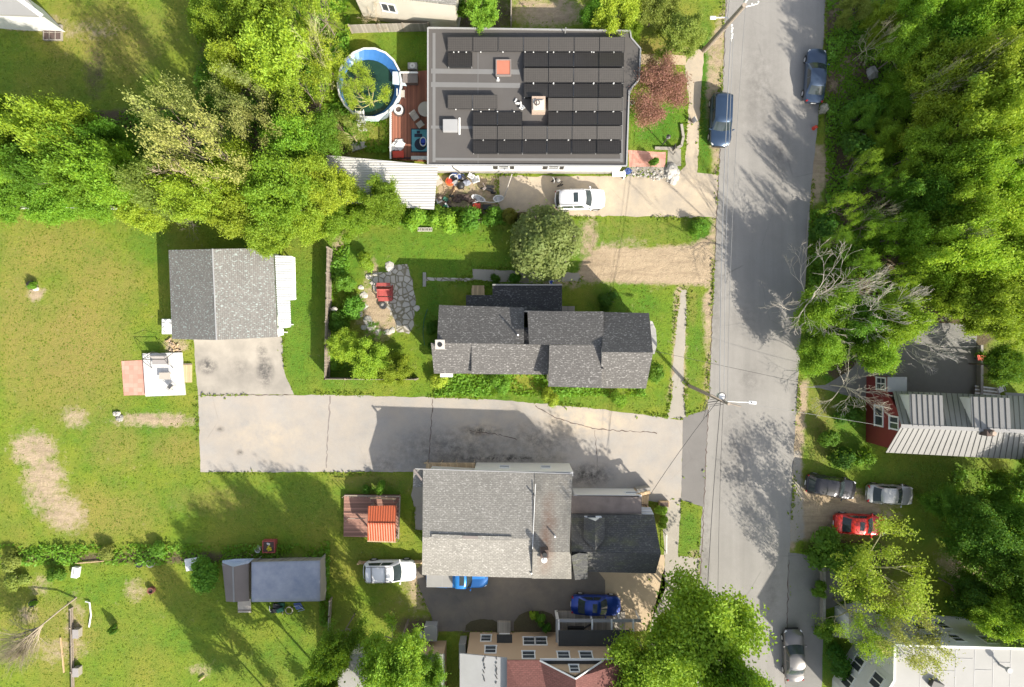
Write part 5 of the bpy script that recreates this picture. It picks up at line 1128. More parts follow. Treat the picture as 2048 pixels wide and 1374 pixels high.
walls(B, [wp(870, 747, 4.2, 4.1, I, I), wp(1098, 748, 4.6, 4.6, -.1, I), wp(1098, 688, 5.9, 5.7, -.1, 0), wp(1098, 615, 4.4, 4.3, -.1, -I), wp(878, 611, 4.4, 4.35, I, -I), wp(870, 686, 5.9, 5.75, I, 0)], 'siding_cream')
walls(B, [wp(1097, 774, 6.2, 6.1, .14, I), wp(1202, 776, 6.2, 6.1, 0, I), wp(1202, 690, 6.7, 6.6, 0, 0), wp(1202, 623, 5.5, 5.4, 0, -I), wp(1057, 622, 5.5, 5.4, .14, -I), wp(1057, 672, 6.7, 6.4, .14, 0), wp(1099, 676, 6.7, 6.4, .14, 0)], 'siding_cream')
walls(B, [wp(1204, 776, 5, 4.95, .02, I), wp(1292, 777, 5.0, 4.95, -I, I), wp(1304, 705, 7.4, 7.25, -I*1.3, 0), wp(1298, 626, 4.8, 4.75, -I, -I), wp(1206, 625, 4.8, 4.75, .02, -I), wp(1204, 705, 7.4, 7.25, .02, 0)], 'siding_cream')
walls(B, [wp(985, 612, 2.9, 2.6, .15, 0), wp(1120, 612, 2.9, 2.6, 0, 0), wp(1120, 573, 2.75, 2.6, 0, -.12), wp(987, 573, 2.75, 2.6, .15, -.12)], 'siding_cream')
mb = MB(); strip(mb, P(985, 569.6, 2.78), P(1124, 569.6, 2.78), .12, .10); obj('gutter', mb, 'seam_metal', B)
e = XY(1292, 760, 5); e2 = XY(1296, 640, 5)
window(B, (e[0]-.3, e[1]), (e2[0]-.3, e2[1]), .22, 1.6, .9, 1.4); window(B, (e[0]-.3, e[1]), (e2[0]-.3, e2[1]), .8, 1.6, .9, 1.4); window(B, (e[0]-.3, e[1]), (e2[0]-.3, e2[1]), .5, 4.6, .9, 1.2)
sw = XY(900, 747, 4.5); se = XY(1080, 748, 4.5)
for s in (.3, .6, .88): window(B, (sw[0], sw[1]+.3), (se[0], se[1]+.3), s, 1.6, .9, 1.3)
sw = XY(1105, 775, 6.2); se = XY(1285, 776, 5.2)
for s in (.15, .5, .85): window(B, (sw[0], sw[1]+.3), (se[0], se[1]+.3), s, 1.6, .9, 1.3)
c = P(893, 745, 2.2); u = obj('window_air_unit', MB().box((c.x, c.y-.15, 2.1), (1.1, .5, .4)), 'white_plastic', B, bevel=.02)
c = P(880, 689, 6.4); ch = obj('chimney', MB().box((c.x, c.y, 5.9), (.62, .62, 1.0)), 'brick_tan', B); obj('chimney_cap', MB().box((c.x, c.y, 6.43), (.78, .78, .09)), 'stone_pale', ch, bevel=.01); obj('flue', MB().cyl((c.x, c.y, 6.45), .2, .06, 18), 'black_plastic', ch)
for x, y, z, hh in [(1036, 670, 5.6, 0.75), (1206, 737, 6.1, .45)]:
    c = P(x, y, z+hh); obj('vent_pipe', MB().cyl((c.x, c.y, z-.3), .08, hh+.3, 10), 'white_trim' if x < 1100 else 'dark_metal', B)
q = [P(1305, 643, 3.0), P(1312, 660, 2.8), P(1314, 690, 2.8), P(1309, 708, 3.0)]; mb = MB().slab([P(1296, 640, 3.1)]+q+[P(1296, 708, 3.1)], .12); cn = obj('bay_canopy', mb, 'seam_metal', B)
obj('bay_wall', MB().prism([XY(1292, 648, 2.8), XY(1306, 656, 2.8), XY(1308, 694, 2.8), XY(1292, 704, 2.8)], 0, 2.7), 'siding_cream', B)
c = P(956, 583, .5); f = thing('porch_steps', 'small weathered wooden landing at the back corner of the grey house', 'steps', (c.x, c.y, 0)); obj('landing', MB().box((c.x, c.y-.08, .35), (1.15, .7, .7)), 'raw_wood', f); obj('tread', MB().box((c.x, c.y+.42, .18), (1.1, .28, .36)), 'raw_wood', f)
c = P(1137, 617, .8); f = thing('garden_bench', 'grey wooden bench against the north wall of the grey house', 'bench', (c.x, c.y, 0)); obj('seat', MB().box((c.x, c.y, .45), (1.15, .45, .07)), 'grey_boards', f); obj('backrest', MB().box((c.x, c.y-.25, .7), (1.15, .06, .5)), 'grey_boards', f); legs(f, c.x, c.y, .5, .18, .42, 0, 'pole_wood')
c = P(1103, 564, .5); f = thing('plant_bucket', 'small blue bucket on the walk behind the grey house', 'bucket', (c.x, c.y, 0)); obj('pail', MB().cyl((c.x, c.y, 0), .16, .35, 16, .2), 'blue_plastic', f); obj('rim', MB().ring((c.x, c.y, .33), .16, .22, .03, 16), 'white_plastic', f)
mb = MB().tube([P(855, 618, .05), P(848, 640, .05), P(846, 665, .05), P(849, 690, .05)], .03, 5); solo('garden_hose', mb, 'green_plastic', 'thin garden hose curving on the grass west of the grey house', 'hose')
# glider bench
c = P(769, 584, .6); f = thing('glider_bench', 'red wooden glider bench on the gravel and flagstone patio', 'bench', (c.x, c.y, 0))
obj('roof', MB().slab([(c.x-.62, c.y+.78, 1.15), (c.x+.62, c.y+.78, 1.15), (c.x+.62, c.y+.48, 1.2), (c.x-.62, c.y+.48, 1.2)], .05), 'red_wood', f)
obj('backrest', MB().box((c.x, c.y+.3, .85), (1.2, .10, .85), 0, 0, .35), 'red_wood', f); obj('seat', MB().box((c.x, c.y-.05, .45), (1.2, .62, .06)), 'red_wood', f); obj('footboard', MB().box((c.x, c.y-.62, .32), (1.25, .38, .05)), 'red_wood', f)
for s in (-1, 1): obj('side_frame', MB().box((c.x+s*.64, c.y, .6), (.07, 1.1, .08)).box((c.x+s*.64, c.y+.5, .6), (.07, .08, 1.2)).box((c.x+s*.64, c.y-.5, .3), (.07, .08, .6)).box((c.x+s*.64, c.y, .04), (.07, 1.4, .07)), 'red_wood', f)
c = P(766, 611, .3); f = thing('fire_bowl', 'dark metal fire bowl on the patio below the red glider bench', 'fire pit', (c.x, c.y, 0)); obj('bowl', MB().ring((c.x, c.y, .15), .2, .34, .22, 20), 'dark_metal', f); obj('ash', MB().cyl((c.x, c.y, .15), .25, .08, 16), 'stone_grey', f); legs(f, c.x, c.y, .2, .2, .2)
rg = random.Random(11)
STN = [(716, 600, .34), (722, 612, .5), (719, 628, .32), (735, 640, .5), (742, 652, .45), (728, 655, .3), (756, 664, .34), (775, 665, .4), (728, 590, .3), (737, 553, .3), (745, 566, .28), (722, 575, .3), (833, 617, .34), (785, 660, .32), (779, 534, .45), (690, 500, .25), (688, 515, .28), (694, 486, .22)]
for i, (x, y, r_) in enumerate(STN):
    c = P(x, y, 0); mb = MB().blob((c.x, c.y, .04), r_, rg.uniform(.8, 1.3), rg.uniform(.7, 1.1), .28, 8, .2, i)
    solo('stone', mb, 'stone_pale', 'pale flat stone edging the patio by the red glider bench', 'stone', 'flat stones edging the glider patio')
mb = MB()
c = P(849, 559, 0); mb.box((c.x, c.y, .06), (.3, 1.3, .12)); solo('stone_slab', mb, 'stone_grey', 'short upright stone slab crossing the flagstone walk', 'stone', bevel=.03)
for k in range(4):
    c = P(839+k*7.3, 459, .1); b_ = thing('cinder_block', ['leftmost', 'second from left', 'second from right', 'rightmost'][k]+' grey cinder block in the row on the back lawn', 'block', (c.x, c.y, 0), 0, 'cinder blocks on the back lawn'); mb = MB()
    mb.box((c.x, c.y+.14, .1), (.3, .05, .2)).box((c.x, c.y-.14, .1), (.3, .05, .2))
    for s in (-1, 0, 1): mb.box((c.x+s*.13, c.y, .1), (.04, .23, .2))
    obj('shell', mb, 'stone_pale', b_)

# ================= garage
B = thing('garage', 'detached garage with grey shingle gable roof at the end of the driveway', 'garage', tuple(P(445, 590)))
roofs(B, [[(337, 500, 2.6), (425, 498, 4.6), (433, 680, 4.6), (344, 678, 2.6)]], 'shingle_garage'); B.children[-1].data.materials[0] = M['shingle_garage']
roofs(B, [[(425.2, 498, 4.6), (546, 496, 2.5), (554, 674, 2.5), (433.2, 680, 4.6)]], 'shingle_garage')
mb = MB(); strip(mb, P(425, 497.5, 4.61), P(433, 680, 4.61), .12, .03); obj('ridge_cap', mb, 'membrane_grey', B)
walls(B, [wp(344, 678, 2.6, 2.5, .3, .3), wp(433, 680, 3.9, 4.45, 0, .3), wp(554, 675, 2.5, 2.4, -.3, .3), wp(546, 496, 2.5, 2.4, -.3, -.3), wp(425, 498, 3.9, 4.45, 0, -.3), wp(337, 500, 2.6, 2.5, .3, -.3)], 'siding_white')
q0, q1 = XY(380, 680, 2), XY(430, 681, 2); obj('garage_door', MB().box(((q0[0]+q1[0])/2+2.2, q0[1]+.28, 1.1), (2.6, .06, 2.1)), 'white_trim', B); obj('garage_door', MB().box(((q0[0]+q1[0])/2-.6, q0[1]+.28, 1.1), (2.6, .06, 2.1)), 'white_trim', B)
S = thing('lean_to_porch', 'white ribbed metal lean-to roof along the east side of the garage', 'lean-to', tuple(P(572, 590)))
roofs(S, [[(550, 511, 2.45), (584, 512, 2.15), (586, 600, 2.15), (554, 602, 2.45)], [(554, 602.5, 2.45), (580, 601, 2.2), (582, 654, 2.2), (558, 658, 2.45)]], 'metal_white_clean', .05)
roofs(S, [[(584.3, 513, 2.1), (590, 515, 1.9), (592, 599, 1.9), (586.3, 600, 2.1)]], 'white_trim', .05, 'roof_edge')
roofs(S, [[(555, 658.5, 2.4), (567, 658, 2.4), (567, 670, 2.4), (556, 673, 2.4)]], 'white_trim', .05, 'roof_edge')
for x, y in [(576, 522), (577, 560), (578, 594), (572, 648), (560, 664)]: p = P(x, y, 2); obj('post', MB().box((p.x, p.y, 1.0), (.1, .1, 2.0)), 'white_trim', S)
c = P(335, 653, .9); f = thing('work_table', 'white-topped work table with small items beside the garage', 'table', (c.x, c.y, 0)); obj('tabletop', MB().box((c.x+.15, c.y, .85), (1.35, 1.35, .07)), 'white_trim', f, bevel=.02); legs(f, c.x+.15, c.y, .55, .55, .82, 0, 'white_trim')
for k, (dx, dy) in enumerate([(-.35, .35), (-.38, -.05), (-.3, -.45), (.25, .3)]): obj('hinge_plate', MB().box((c.x+dx, c.y+dy, .90), (.22, .12, .03), k), 'grey_metal', f)
f = thing('firewood_pile', 'low pile of tan firewood between garage and white deck', 'firewood', tuple(P(352, 690))); rg = random.Random(2)
for k in range(22): c = P(344+rg.uniform(-6, 16), 690+rg.uniform(-9, 12), 0); obj('log', MB().tube([(c.x-.25, c.y, .1+.03*(k % 4)), (c.x+.2*math.cos(k), c.y+.25*math.sin(k), .12+.03*(k % 4))], .06, 6), 'raw_wood' if k % 3 else 'brick_tan', f)
f = thing('deck_platform', 'square white-painted plank deck beside the pink pavers', 'deck', tuple(P(327, 750))); obj('boards', MB().prism([XY(285, 707, .3), XY(363, 705, .3), XY(370, 790, .3), XY(291, 793, .3)], .1, .3), 'deck_white', f)
obj('skirt', MB().prism([XY(286, 708, .3), XY(362, 706, .3), XY(369, 789, .3), XY(292, 792, .3)], 0, .098), 'pole_wood', f)
f = thing('plank_landing', 'weathered plank landing between white deck and garage pad', 'landing', tuple(P(375, 747))); obj('boards', MB().box((P(375, 747).x, P(375, 747).y, .1), (.85, 1.6, .2)), 'raw_wood', f); obj('edge_board', MB().box((P(375, 747).x, P(375, 729).y+.05, .12), (.9, .06, .22)), 'pole_wood', f)
# swing seat
dk = .3; c = P(321, 720, dk+.4); f = thing('swing_seat', 'canopy swing seat with dark metal frame and grey cushions on the white deck', 'swing seat', (c.x, c.y, dk))
obj('seat_cushion', MB().box((c.x, c.y-.15, dk+.42), (1.45, .55, .12)), 'fabric_grey', f, bevel=.04); obj('back_cushion', MB().box((c.x, c.y+.28, dk+.68), (1.45, .14, .55), 0, 0, -.35), 'fabric_grey', f, bevel=.04); obj('seat_rail', MB().box((c.x, c.y-.45, dk+.36), (1.55, .05, .05)), 'white_trim', f)
for s in (-1, 1):
    obj('side_frame', MB().tube([(c.x+s*.95, c.y-.75, dk), (c.x+s*1.0, c.y-.2, dk+1.3), (c.x+s*.98, c.y+.1, dk+1.65), (c.x+s*.95, c.y+.65, dk)], .03, 6), 'dark_metal', f)
    obj('armrest', MB().tube([(c.x+s*.78, c.y-.45, dk+.6), (c.x+s*.78, c.y+.3, dk+.65), (c.x+s*.98, c.y+.1, dk+1.6)], .025, 6), 'dark_metal', f)
obj('top_bar', MB().tube([(c.x-1.0, c.y+.08, dk+1.66), (c.x+1.0, c.y+.08, dk+1.66)], .03, 6), 'dark_metal', f)
obj('canopy_frame', MB().tube([(c.x-1.05, c.y+.45, dk+1.55), (c.x-.1, c.y+.75, dk+1.6), (c.x+1.05, c.y+.5, dk+1.55)], .025, 6), 'dark_metal', f)
table('coffee_table', 329, 752, 1.0, .62, .42, 'low beige coffee table in the middle of the white deck', 'fabric_beige', dk)
chair('folding_chair', 341, 773, -125, 'white folding chair on the lower part of the white deck', dk, 'fabric_beige', 'grey_metal', w=.5)

# ================= tall wooden fence
def fence(name, pts, h, mat, label, step=2.4, post='pole_wood', th=.05, capm=None):
    c = P(*pts[0]); f = thing(name, label, 'fence', (c.x, c.y, 0))
    for a, b in zip(pts[:-1], pts[1:]):
        a, b = P(*a), P(*b); L = (b-a).length; d = (b-a).normalized(); rz = math.atan2(d.y, d.x); m = (a+b)/2
        obj('board_panel', MB().box((m.x, m.y, h/2), (L, th, h), rz), mat, f)
        k = max(1, round(L/step))
        for i in range(k+1):
            q = a+(b-a)*i/k; obj('post', MB().box((q.x, q.y, h/2+.04), (.12, .12, h+.08), rz), post, f)
        for z in (.4, h-.3): mb = MB().box((m.x-d.y*.05, m.y+d.x*.05, z), (L, .05, .09), rz); obj('rail', mb, post, f)
    return f
fence('wooden_fence', [(665, 500), (663, 600), (661, 690), (660, 756), (740, 757), (836, 757)], 1.9, 'fence_wood', 'tall weathered board fence around the back yard corner')
fence('grey_fence', [(705, 66), (760, 64), (860, 62)], 1.6, 'grey_boards', 'grey board fence above the round pool')
fence('side_fence', [(1022, -10), (1022, 56)], 1.5, 'grey_boards', 'short pale fence running up to the top edge beside the fir')
fence('wire_fence', [(0, 420), (160, 420), (330, 423), (500, 424), (650, 424)], .9, 'white_trim', 'thin white rail fence crossing below the hedgerow', 4.0, 'white_trim', .02)
for ch_ in [o for o in bpy.data.objects if o.name.startswith('board_panel') and o.parent and o.parent.name.startswith('wire_fence')]:
    ch_.scale = (1, 1, .06); ch_.location.z = .8; ch_.name = 'top_rail'
fence('lot_line_fence', [(720, 1122), (790, 1122), (845, 1120)], .9, 'raw_wood', 'low thin wooden fence line above the white roof-rack SUV', 2.0, 'raw_wood', .02)
# ================= big beige-roofed house (south)
B = thing('beige_roof_house', 'large white house with beige shingle gable roof and rust-stained east part', 'house', tuple(P(985, 1050)))
eN, eS, rg_ = 4.7, 4.7, 6.1
roofs(B, [[(846, 938, eN), (1069, 947, eN), (1065, 1077, rg_), (845, 1074, rg_)]], 'shingle_beige')
roofs(B, [[(845, 1074.3, rg_), (1065, 1077.3, rg_), (1064, 1156, eS), (844, 1150, eS)]], 'shingle_beige')
roofs(B, [[(1069.3, 947, eN+.05), (1145, 949, eN+.05), (1139, 1104, rg_+.1), (1065.3, 1104, rg_+.1)], [(1065.3, 1104.3, rg_+.1), (1139, 1104.3, rg_+.1), (1142, 1112, rg_-.1), (1143, 1158, eS), (1064.3, 1157, eS)]], 'shingle_stained')
roofs(B, [[(827, 938, 4.3), (846, 938, 4.6), (852, 962, 4.5), (852, 974, 4.3), (826, 974, 4.1)]], 'shingle_beige', .12)
mb = MB(); strip(mb, P(828, 939, 4.8), P(852, 970, 4.8), .16, .12); obj('valley_flashing', mb, 'shed_brown', B)
mb = MB(); strip(mb, P(1071, 968, 5.0+.14), P(1065, 1098, rg_+.13), .05, .05); obj('rake_trim', mb, 'white_trim', B)
mb = MB(); strip(mb, P(863, 1072, rg_+.05), P(1024, 1077, rg_+.05), .30, .07); rv = obj('ridge_vent', mb, 'shingle_beige', B)
mb = MB(); strip(mb, P(925, 1074, rg_+.1), P(956, 1075, rg_+.1), .22, .04); obj('vent_cap', mb, 'shed_brown', rv)
mb = MB(); strip(mb, P(830, 937.5, eN-.02), P(1143, 947.5, eN-.02), .07, .10); obj('gutter', mb, 'grey_metal', B)
I = .35
WB = [wp(846, 1151, eS, 4.5, I, I), wp(1143, 1157, eS, 4.5, -I, I), wp(1141, 1090, 6.0, 5.8, -I, 0), wp(1145, 948, eN, 4.5, -I, -I), wp(952, 944, eN, 4.5, 0, -I), wp(846, 939, eN, 4.5, I, -I), wp(845, 1074, rg_, 5.9, I, 0)]
walls(B, WB, 'siding_white')
a, b = XY(1138, 926, 0), XY(953, 925, 0)
wl_ = math.hypot(a[0]-b[0], a[1]-b[1])
for px_ in (1091, 1009): s = (1138-(1024+(px_-1024)*.97))/185; window(B, a, b, s, 2.3, .95, .9, 'h')
obj('north_wall_bumpout', MB().prism([XY(953, 925, 0), XY(1138, 926, 0), XY(1138, 934, 0), XY(953, 934, 0)], -.2, 4.42), 'siding_white', B)
a, b = (WB[0][0], WB[0][1]), (WB[1][0], WB[1][1])
for s in (.2, .45, .8): window(B, a, b, s, 1.7, 1.0, 1.2)
c = P(1089, 1108, 7.0); ch = obj('chimney', MB().box((c.x, c.y, 6.4), (.65, .65, 1.2)), 'brick_dark', B, bevel=.02); obj('chimney_pot', MB().cyl((c.x, c.y+.02, 7.05), .2, .35, 14), 'black_plastic', ch)
c = P(1089, 1123, 6.8); obj('flue_cap', MB().ring((c.x, c.y, 6.35), .10, .24, .12, 20).cyl((c.x, c.y, 6.0), .10, .55, 12), 'white_trim', B)
for x, y, z in [(1110, 1073, 6.2), (1063, 1146, 4.9), (1068, 990, 5.4)]: c = P(x, y, z); obj('vent_pipe', MB().cyl((c.x, c.y, z-.3), .07, .5, 10), 'white_trim' if y > 1000 else 'dark_metal', B)
# deck stairs on north-west corner
f = thing('side_deck', 'narrow reddish wooden deck with posts along the north wall of the beige-roofed house', 'deck', tuple(P(900, 932)))
obj('boards', MB().box((P(903, 934).x, P(903, 932).y, .9), (4.4, .9, .12)), 'raw_wood', f); mb = MB(); strip(mb, P(848, 926, 1.9), P(950, 927, 1.9), .10, .06); obj('top_rail', mb, 'raw_wood', f)
for x in (853, 882, 911, 948): p = P(x, 926, 1.5); obj('post', MB().box((p.x, p.y, .95), (.10, .10, 1.9)), 'pole_wood', f)
# east (front) part of that house
roofs(B, [[(1143, 1029, 3.4), (1308, 1030, 3.4), (1322, 1107, 5.4), (1143, 1103, 5.4)], [(1143, 1103.3, 5.4), (1322, 1107.3, 5.4), (1311, 1147, 4.0), (1143, 1143, 4.0)]], 'shingle_charcoal')
roofs(B, [[(1143, 992, 3.0), (1283, 994, 3.0), (1283, 1028, 3.05), (1143, 1027, 3.05)]], 'roll_roof_brown', .12)
we = [wp(1143, 1142, 4, 3.8, 0, I), wp(1310, 1146, 4.0, 3.8, -I, I), wp(1320, 1106, 5.4, 5.2, -I, 0), wp(1308, 1031, 3.4, 3.3, -I, -I), wp(1143, 1030, 3.4, 3.3, 0, -I)]
walls(B, we, 'siding_white')
wn = [wp(1143, 1027, 3, 2.85, 0, 0), wp(1282, 1028, 3, 2.85, -.1, 0), wp(1272, 977, 0, 2.85), wp(1144, 976, 0, 2.85)]; walls(B, wn, 'siding_white')
window(B, (wn[2][0], wn[2][1]), (wn[3][0], wn[3][1]), .12, 2.0, 1.3, .55, '')
a, b = (we[1][0], we[1][1]), (we[3][0], we[3][1])
for s in (.25, .75): window(B, a, b, s, 1.6, .9, 1.3)
# dormer (gabled, shingle sides)
mb = MB(); ap = P(1190, 1100, 5.42); tl, tr, tm = P(1169, 1034, 5.0), P(1207, 1038, 5.0), P(1191, 1045, 5.85)
tmN = P(1190, 1044, 5.7)
mb.add([P(1169, 1034, 4.6), P(1207, 1034, 4.6), P(1191, 1042, 5.6), P(1190, 1100, 5.6), P(1169, 1078, 4.85), P(1207, 1078, 4.85)], [(0, 2, 3, 4), (1, 5, 3, 2)])
dm = obj('dormer', mb, 'shingle_charcoal', B); so_ = dm.modifiers.new('s', 'SOLIDIFY'); so_.thickness = .1
mb = MB(); 
mb.add([P(1169, 1033, 4.5), P(1203, 1033, 4.5), P(1191, 1042, 5.5), P(1169, 1033, 3.3), P(1203, 1033, 3.3)], [(0, 1, 2), (3, 4, 1, 0)]); obj('dormer_front', mb, 'siding_white', B)
mb = MB().slab([P(1169, 1032, 4.65), P(1202, 1032, 4.65), P(1207, 1038, 4.68), P(1191, 1045, 4.72), P(1169, 1039, 4.68)], .06); obj('dormer_ledge', mb, 'white_trim', B)
c = P(1183, 1034, 4.75); obj('dormer_pane', MB().box((c.x, c.y, 4.72), (.7, .2, .05)), 'window_glass', B)
# south dormer strip
roofs(B, [[(1143, 1112, 6.0), (1158, 1106, 5.7), (1176, 1108, 5.5), (1175, 1158, 4.6), (1150, 1160, 4.6)]], 'shingle_charcoal', .14)
# entry porch
f = thing('entry_porch', 'small timber entry porch with pale wooden beam at the street front of the beige-roofed house', 'porch', tuple(P(1290, 1000)))
mb = MB(); strip(mb, P(1273, 990, 2.3), P(1300, 984, 2.3), .25, .25); obj('beam', mb, 'raw_wood', f); obj('boards', MB().prism([XY(1283, 992, .8), XY(1298, 990, .8), XY(1296, 1014, .8), XY(1284, 1012, .8)], .1, .8), 'raw_wood', f)
obj('awning', MB().slab([P(1283, 1015, 2.4), P(1301, 1015, 2.4), P(1308, 1029, 2.9), P(1283, 1029, 2.9)], .05), 'metal_white_clean', f)
for x, y in [(1277, 988), (1297, 987), (1299, 1018)]: p = P(x, y, 2.2); obj('post', MB().box((p.x, p.y, 1.1), (.12, .12, 2.2)), 'raw_wood', f)
mb = MB()
for k in range(5): c = P(1284+k*3.2, 1010+k*.6, 1.2); mb.box((c.x, c.y, .95), (.06, .06, .7))
obj('balusters', mb, 'brick_dark', f)
mb = MB(); strip(mb, P(1272, 981, .6), P(1299, 977, .6), .45, 1.2); obj('stair_wall', mb, 'stone_grey', f)
f = thing('planter_box', 'reddish wooden planter trough beside the street front bushes', 'planter', tuple(P(1328, 1010))); c = P(1328, 1008, .4); obj('trough', MB().box((c.x, c.y, .3), (.85, .5, .6)), 'raw_wood', f); obj('soil', MB().box((c.x, c.y, .605), (.75, .4, .02)), 'brick_dark', f)
mb = MB().box((P(1331, 1085).x, P(1331, 1085).y, .5), (.06, 1.7, .06)).box((P(1331, 1068).x, P(1331, 1068).y, .25), (.06, .06, .5)).box((P(1331, 1102).x, P(1331, 1102).y, .25), (.06, .06, .5)); solo('handrail', mb, 'white_trim', 'short white handrail beside the sidewalk at the charcoal roof', 'handrail')

# gazebo deck
D = thing('garden_deck', 'brown plank deck with rail under the orange metal roof', 'deck', tuple(P(742, 1032))); dz2 = .45
obj('boards', MB().prism([XY(688, 990, dz2), XY(800, 991, dz2), XY(796, 1076, dz2), (XY(687, 1073, dz2))], .05, dz2), 'deck_brown', D)
for a_, b_, nn_ in [((689, 991), (800, 993), 'railing'), ((800, 993), (797, 1078), 'railing')]:
    mb = MB(); strip(mb, P(*a_, dz2+.95), P(*b_, dz2+.95), .10, .06); L = (P(*b_)-P(*a_)).length; k = int(L/.3)
    for i in range(k+1): q = P(*a_, dz2).lerp(P(*b_, dz2), i/k); mb.box((q.x, q.y, dz2+.45), (.04, .04, .9))
    obj(nn_, mb, 'pole_wood', D)
G = thing('gazebo', 'open shelter with bright orange-red ribbed metal gable roof', 'gazebo', tuple(P(764, 1047, 0))[:2]+(dz2,))
roofs(G, [[(736, 1012, 2.5), (793, 1011, 2.5), (791, 1048, 2.95), (735, 1047, 2.95)], [(735, 1047.3, 2.95), (791, 1048.3, 2.95), (791, 1083, 2.5), (735, 1081, 2.5)]], 'metal_orange', .05)
mb = MB(); strip(mb, P(735, 1047, 3.0), P(791, 1048, 3.0), .12, .04); obj('ridge_cap', mb, 'metal_orange', G); mb = MB(); strip(mb, P(735, 1082, 2.42), P(792, 1084, 2.42), .10, .1); obj('fascia', mb, 'raw_wood', G)
for x, y in [(740, 1016), (790, 1016), (740, 1078), (789, 1079)]: p = P(x, y, 2.3); obj('post', MB().box((p.x, p.y, 1.45), (.12, .12, 2.0)), 'pole_wood', G)
mb = MB(); strip(mb, P(741, 996, 1.8), P(792, 998, 1.8), .12, .1); solo('shade_bar', mb, 'raw_wood', 'pale wooden bar resting across the back of the gazebo deck', 'bar')
for x, z, lb in [(742, 1.0, 0)]: obj('bar_post', MB().box((P(744, 996, 1).x, P(744, 996.5, 1).y, 1.1), (.08, .08, 1.3)), 'pole_wood', D); obj('bar_post', MB().box((P(790, 998, 1).x, P(790, 998.5, 1).y, 1.1), (.08, .08, 1.3)), 'pole_wood', D)
mb = MB(); strip(mb, P(696, 1037, .9), P(730, 1037, .9), .06, .06); mb.box((P(696, 1037).x, P(696, 1037).y, .7), (.07, .07, .6)); obj('short_rail', mb, 'pole_wood', D)

# ================= tan house (bottom)
B = thing('tan_house', 'tall tan-sided house with dark red roof at the bottom of the view', 'house', tuple(P(1090, 1340)))
yb = XY(0, 1264, 0)[1]
def tx(px, h=0): return XY(px, 0, h)[0]
yS = yb-12
wx0, wx1 = XY(940, 0, 0)[0], XY(1240, 0, 0)[0]
hw_ = 5.8
GX = XY(1014, 0, 5)[0]
walls(B, [(wx0, yS, 4.45), (GX, yS, 5.3), (wx1, yS, hw_), (wx1, yb, hw_), (GX+.05, yb, hw_), (GX, yb, 5.45), (wx0, yb, 4.5)], 'siding_tan')
A_, B_ = (wx1, yb), (wx0, yb)
def tw(px, h0, wd, ht, m='h', **k): s = (wx1-XY(px, 0, h0)[0])/(wx1-wx0); window(B, A_, B_, s, h0, wd, ht, m, **k)
tw(972, 1.4, 1.0, 1.4); tw(981, 3.7, 1.05, 1.5); tw(1058, 2.0, 1.1, 1.7); tw(1082, 2.0, 1.1, 1.7); tw(1057, 4.75, 1.15, 1.5); tw(1127, 4.8, 1.1, 1.4); tw(1172, 4.8, 1.15, 1.4)
obj('door_hood', MB().box((tx(1009, 2.4), yb+.35, 2.3), (1.35, .75, .1)), 'roll_roof_black', B); obj('door', MB().box((tx(1009, 1.0), yb+.04, 1.05), (.95, .06, 2.0)), 'white_trim', B); obj('porch_lamp', MB().box((tx(1010, 2.0), yb+.1, 2.1), (.3, .15, .2)), 'grey_metal', B)
obj('stoop', MB().box((tx(1008), yb+.55, .2), (1.2, 1.0, .4)), 'grey_boards', B)
mb = MB(); strip(mb, (tx(1080, hw_), yb+.12, hw_+.02), (wx1+.2, yb+.12, hw_+.02), .14, .14); obj('fascia', mb, 'white_trim', B)
# roofs : grey flat west, dark-red hip with cross gable
def rf_(name, pts, mat, t=.14): mb = MB().slab(pts, t); return obj(name, mb, mat, B)
gx0, gx1 = tx(932, 4.2)-.2, tx(1014, 5)
rf_('flat_roof', [(gx0-.3, yb+.08, 4.62), (gx1+.02, yb+.08, hw_-.3), (gx1+.05, yS, hw_-.3), (gx0-.3, yS, 4.6)], 'membrane_grey')
mb = MB(); rg = random.Random(8)
for xx in (968, 992):
    for k in range(7):
        yy = 1318+k*8+rg.uniform(-2, 2); c = P(xx+rg.uniform(-2, 2), yy, 5.5); mb.box((c.x, c.y, 4.62+(c.x-gx0+.3)/(gx1-gx0+.3)*.9+.02), (.07, .30*rg.uniform(.5, 1.3), .04), rg.uniform(-.5, .5))
obj('tar_patch', mb, 'black_plastic', B)
rz_ = hw_+.1
def yy_(py, h): return XY(0, py, h)[1]
xg = tx(1150, 7.6)
lft, rgt = tx(1080, 5.9), tx(1206, 5.9)
rf_('red_roof', [(gx1, yb+.1, 5.95), (lft, yb+.1, 5.95), (xg, yy_(1358, 8.0), 8.0), (xg, yS, 8.0), (gx1, yS, 6.0)], 'shingle_red')
rf_('red_roof', [(rgt, yb+.1, 5.95), (wx1+.3, yb+.1, 5.95), (wx1+.3, yS, 6.2), (xg+.02, yS, 8.0), (xg+.02, yy_(1358, 8.0), 8.0)], 'shingle_red')
mb = MB().add([(gx1, yS+.1, 5.2), (wx1, yS+.1, 5.2), (xg, yS+.1, 7.85)], [(0, 1, 2)]); gs = obj('gable_wall', mb, 'siding_tan', B); sm_ = gs.modifiers.new('s', 'SOLIDIFY'); sm_.thickness = .1
